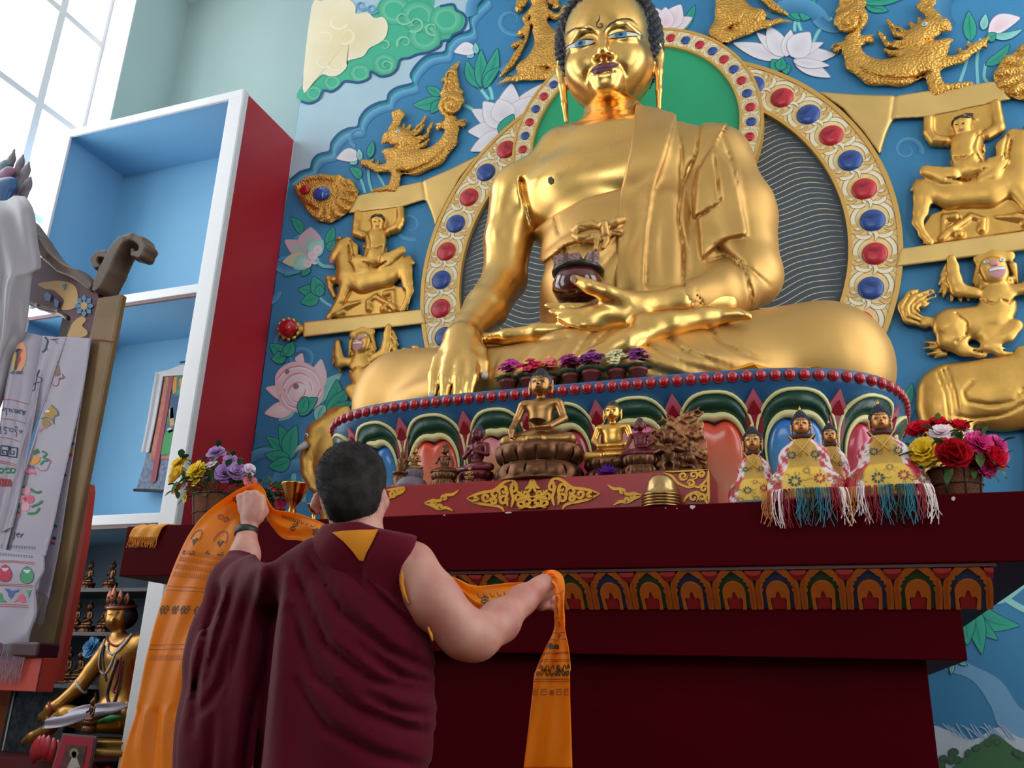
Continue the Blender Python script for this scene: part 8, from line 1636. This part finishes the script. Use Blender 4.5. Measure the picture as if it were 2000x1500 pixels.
for c_, ax_, rr in ((P(158, 1341, BYd-.11), (1, .5, 1), .062), (P(104, 1381, BYd-.21), (1, .4, 1), .05)):
    a_ = Vector(ax_).normalized(); u_ = a_.orthogonal().normalized(); w_ = a_.cross(u_); MB().tube([Vector(c_)+u_*rr*math.cos(t)+w_*rr*math.sin(t) for t in np.linspace(0, 2*PI, 21)], .011, 6, cap=False).build('bracelet', M_coral if rr < .055 else M_pearl, bs, True)
rs = Ribbon([(235, 1372, 262, 1376, BYd-.17, BYd-.14), (205, 1374, 225, 1392, BYd-.24, BYd-.24), (160, 1378, 170, 1404, BYd-.26, BYd-.28), (120, 1392, 120, 1420, BYd-.29, BYd-.31), (90, 1404, 84, 1424, BYd-.31, BYd-.32)], 40, 8, lambda u, t: .01*math.sin(u*8+t*6)); rs.build('lap_scarf', M_wk, bs)
MB().tube([P(196, 1410, BYd-.26), P(216, 1404, BYd-.27), P(236, 1400, BYd-.26)], [.02, .03, .01], 8).build('green_sash', mat('green_silk', (30, 110, 50), .5), bs, True)
V, F = lathe([(.34, 0), (.36, .02), (.33, .05), (.30, .06), (.33, .08), (.34, .10), (.30, .11)], 40); q = P(225, 1432, BYd); obj('seat', V+np.array([q[0]+.12, BYd-.02, q[2]-.14]), F, mat('throne_gilt', (170, 128, 62), .4, .5), bs)
for i in range(11):
    a = -PI*.95+i*PI*.19/1.9*1.0; cx_, cy_ = q[0]+.12+.31*math.cos(a), BYd-.02+.31*math.sin(a); V, F = lathe([(.012, -.26), (.07, -.12), (.078, -.04), (.05, .03), (.004, .06)], 14); V[:, 1] *= .6; obj('lotus_petal', V+np.array([cx_, cy_, q[2]-.26]), F, MATS['red_glass'], bs)
for i in range(7):
    a = -2.9+i*.42; b0_ = np.array(P(95, 1462, BYd-.30)); V, F = lathe([(.004, -.10), (.045, -.05), (.05, .0), (.035, .05), (.003, .085)], 12); V[:, 1] *= .5; obj('foot_lotus_petal', V+b0_+np.array([.11*math.cos(a), .06*math.sin(a), -.02*math.cos(2*a)]), F, mat('foot_lotus_red', (170, 30, 44), .35), bs)
MB().box(c0+.05, c1-.18, 5.64, 6.38, .02, P(180, 1500, 5.64)[2]+.02).build('cabinet_plinth', mat('plinth_dark_red', (96, 26, 30), .5), cab)
# blue silk flower, little bronze in front, framed picture, glass case
rnd = random.Random(5); q = P(180, 1265, 5.9); ft_ = thing('blue_flower', P(180, 1290, 5.9), 'blue silk flower beside the bodhisattva\'s shoulder', 'flower'); bloom(q, .085, 'mum', (-.1, -1, .2), (96, 150, 190), rnd).build('petals', M_petal, ft_, True); MB().tube([P(180, 1336, 5.92), P(181, 1300, 5.92), q], .005, 6).build('stem', MATS['stem_green'], ft_, True)
figurine(176, 1408, 1352, 5.52, 'small crowned bronze figurine in front of the bodhisattva\'s lap', M_brd, M_brd, 'wave', .40, tall=.2, zbase=P(176, 1428, 5.52)[2], name='crowned_figurine', h=.018, rz=-.45)
fp = thing('framed_picture', P(148, 1520, 5.45), 'framed deity picture with red mount leaning below the bodhisattva', 'picture')
tl, tr, bl_, br_ = (122, 1432), (188, 1438), (92, 1530), (168, 1540)
def quadpx(name, c, y, m, th_=.006):
    q_ = [P(a, b, y) for a, b in c]; return obj(name, [*q_, *[v+np.array([0, th_, 0]) for v in q_]], [(0, 1, 2, 3), (7, 6, 5, 4), (0, 4, 5, 1), (1, 5, 6, 2), (2, 6, 7, 3), (3, 7, 4, 0)], m, fp, False)
lerp = lambda c, f: [tuple(np.mean(c, 0)+(np.array(k)-np.mean(c, 0))*f) for k in c]
cc = [tl, bl_, br_, tr]; quadpx('frame', cc, 5.45, mat('grey_wood_frame', (110, 96, 92), .5), .02); quadpx('mount', lerp(cc, .92), 5.445, mat('crimson_mount', (170, 34, 60), .5)); quadpx('print', lerp(cc, .60), 5.442, mat('deity_print', (70, 50, 48), .6, var=.5, vscale=26, c2=(120, 60, 56)))
pc = np.mean(cc, 0)
for poly, c in ((ellp(pc[0]+2, pc[1]-14, 9, 10), (150, 140, 120)), (ellp(pc[0]+2, pc[1]-12, 5, 6), (196, 190, 186)), ([(pc[0]-12, pc[1]+16), (pc[0]-2, pc[1]-6), (pc[0]+7, pc[1]-6), (pc[0]+14, pc[1]+14)], (190, 180, 176)), ([(pc[0]-16, pc[1]+18), (pc[0]+16, pc[1]+16), (pc[0]+14, pc[1]+22), (pc[0]-16, pc[1]+24)], (150, 60, 66))): plate_px('printed_deity', poly, 5.440, .001, mat('pd_%d' % int(c[0]*3+c[1]), c, .6), fp)
gc = thing('assembly_print', P(60, 1500, 6.2), 'glass fronted panel with a grey printed assembly tree behind the throne base', 'picture')
plate_px('print', [(30, 1345), (140, 1336), (128, 1400), (110, 1500), (0, 1510), (0, 1440)], 6.2, .02, mat('grey_assembly_print', (84, 82, 84), .3, var=.6, vscale=22, c2=(44, 44, 48), coat=.5), gc)
MB().tube([P(30, 1345, 6.19), P(4, 1470, 6.19), P(-4, 1510, 6.19)], .008, 6).build('frame_edge', M_white, gc, True); MB().tube([P(30, 1345, 6.19), P(140, 1336, 6.19)], .008, 6).build('frame_edge', M_white, gc, True)
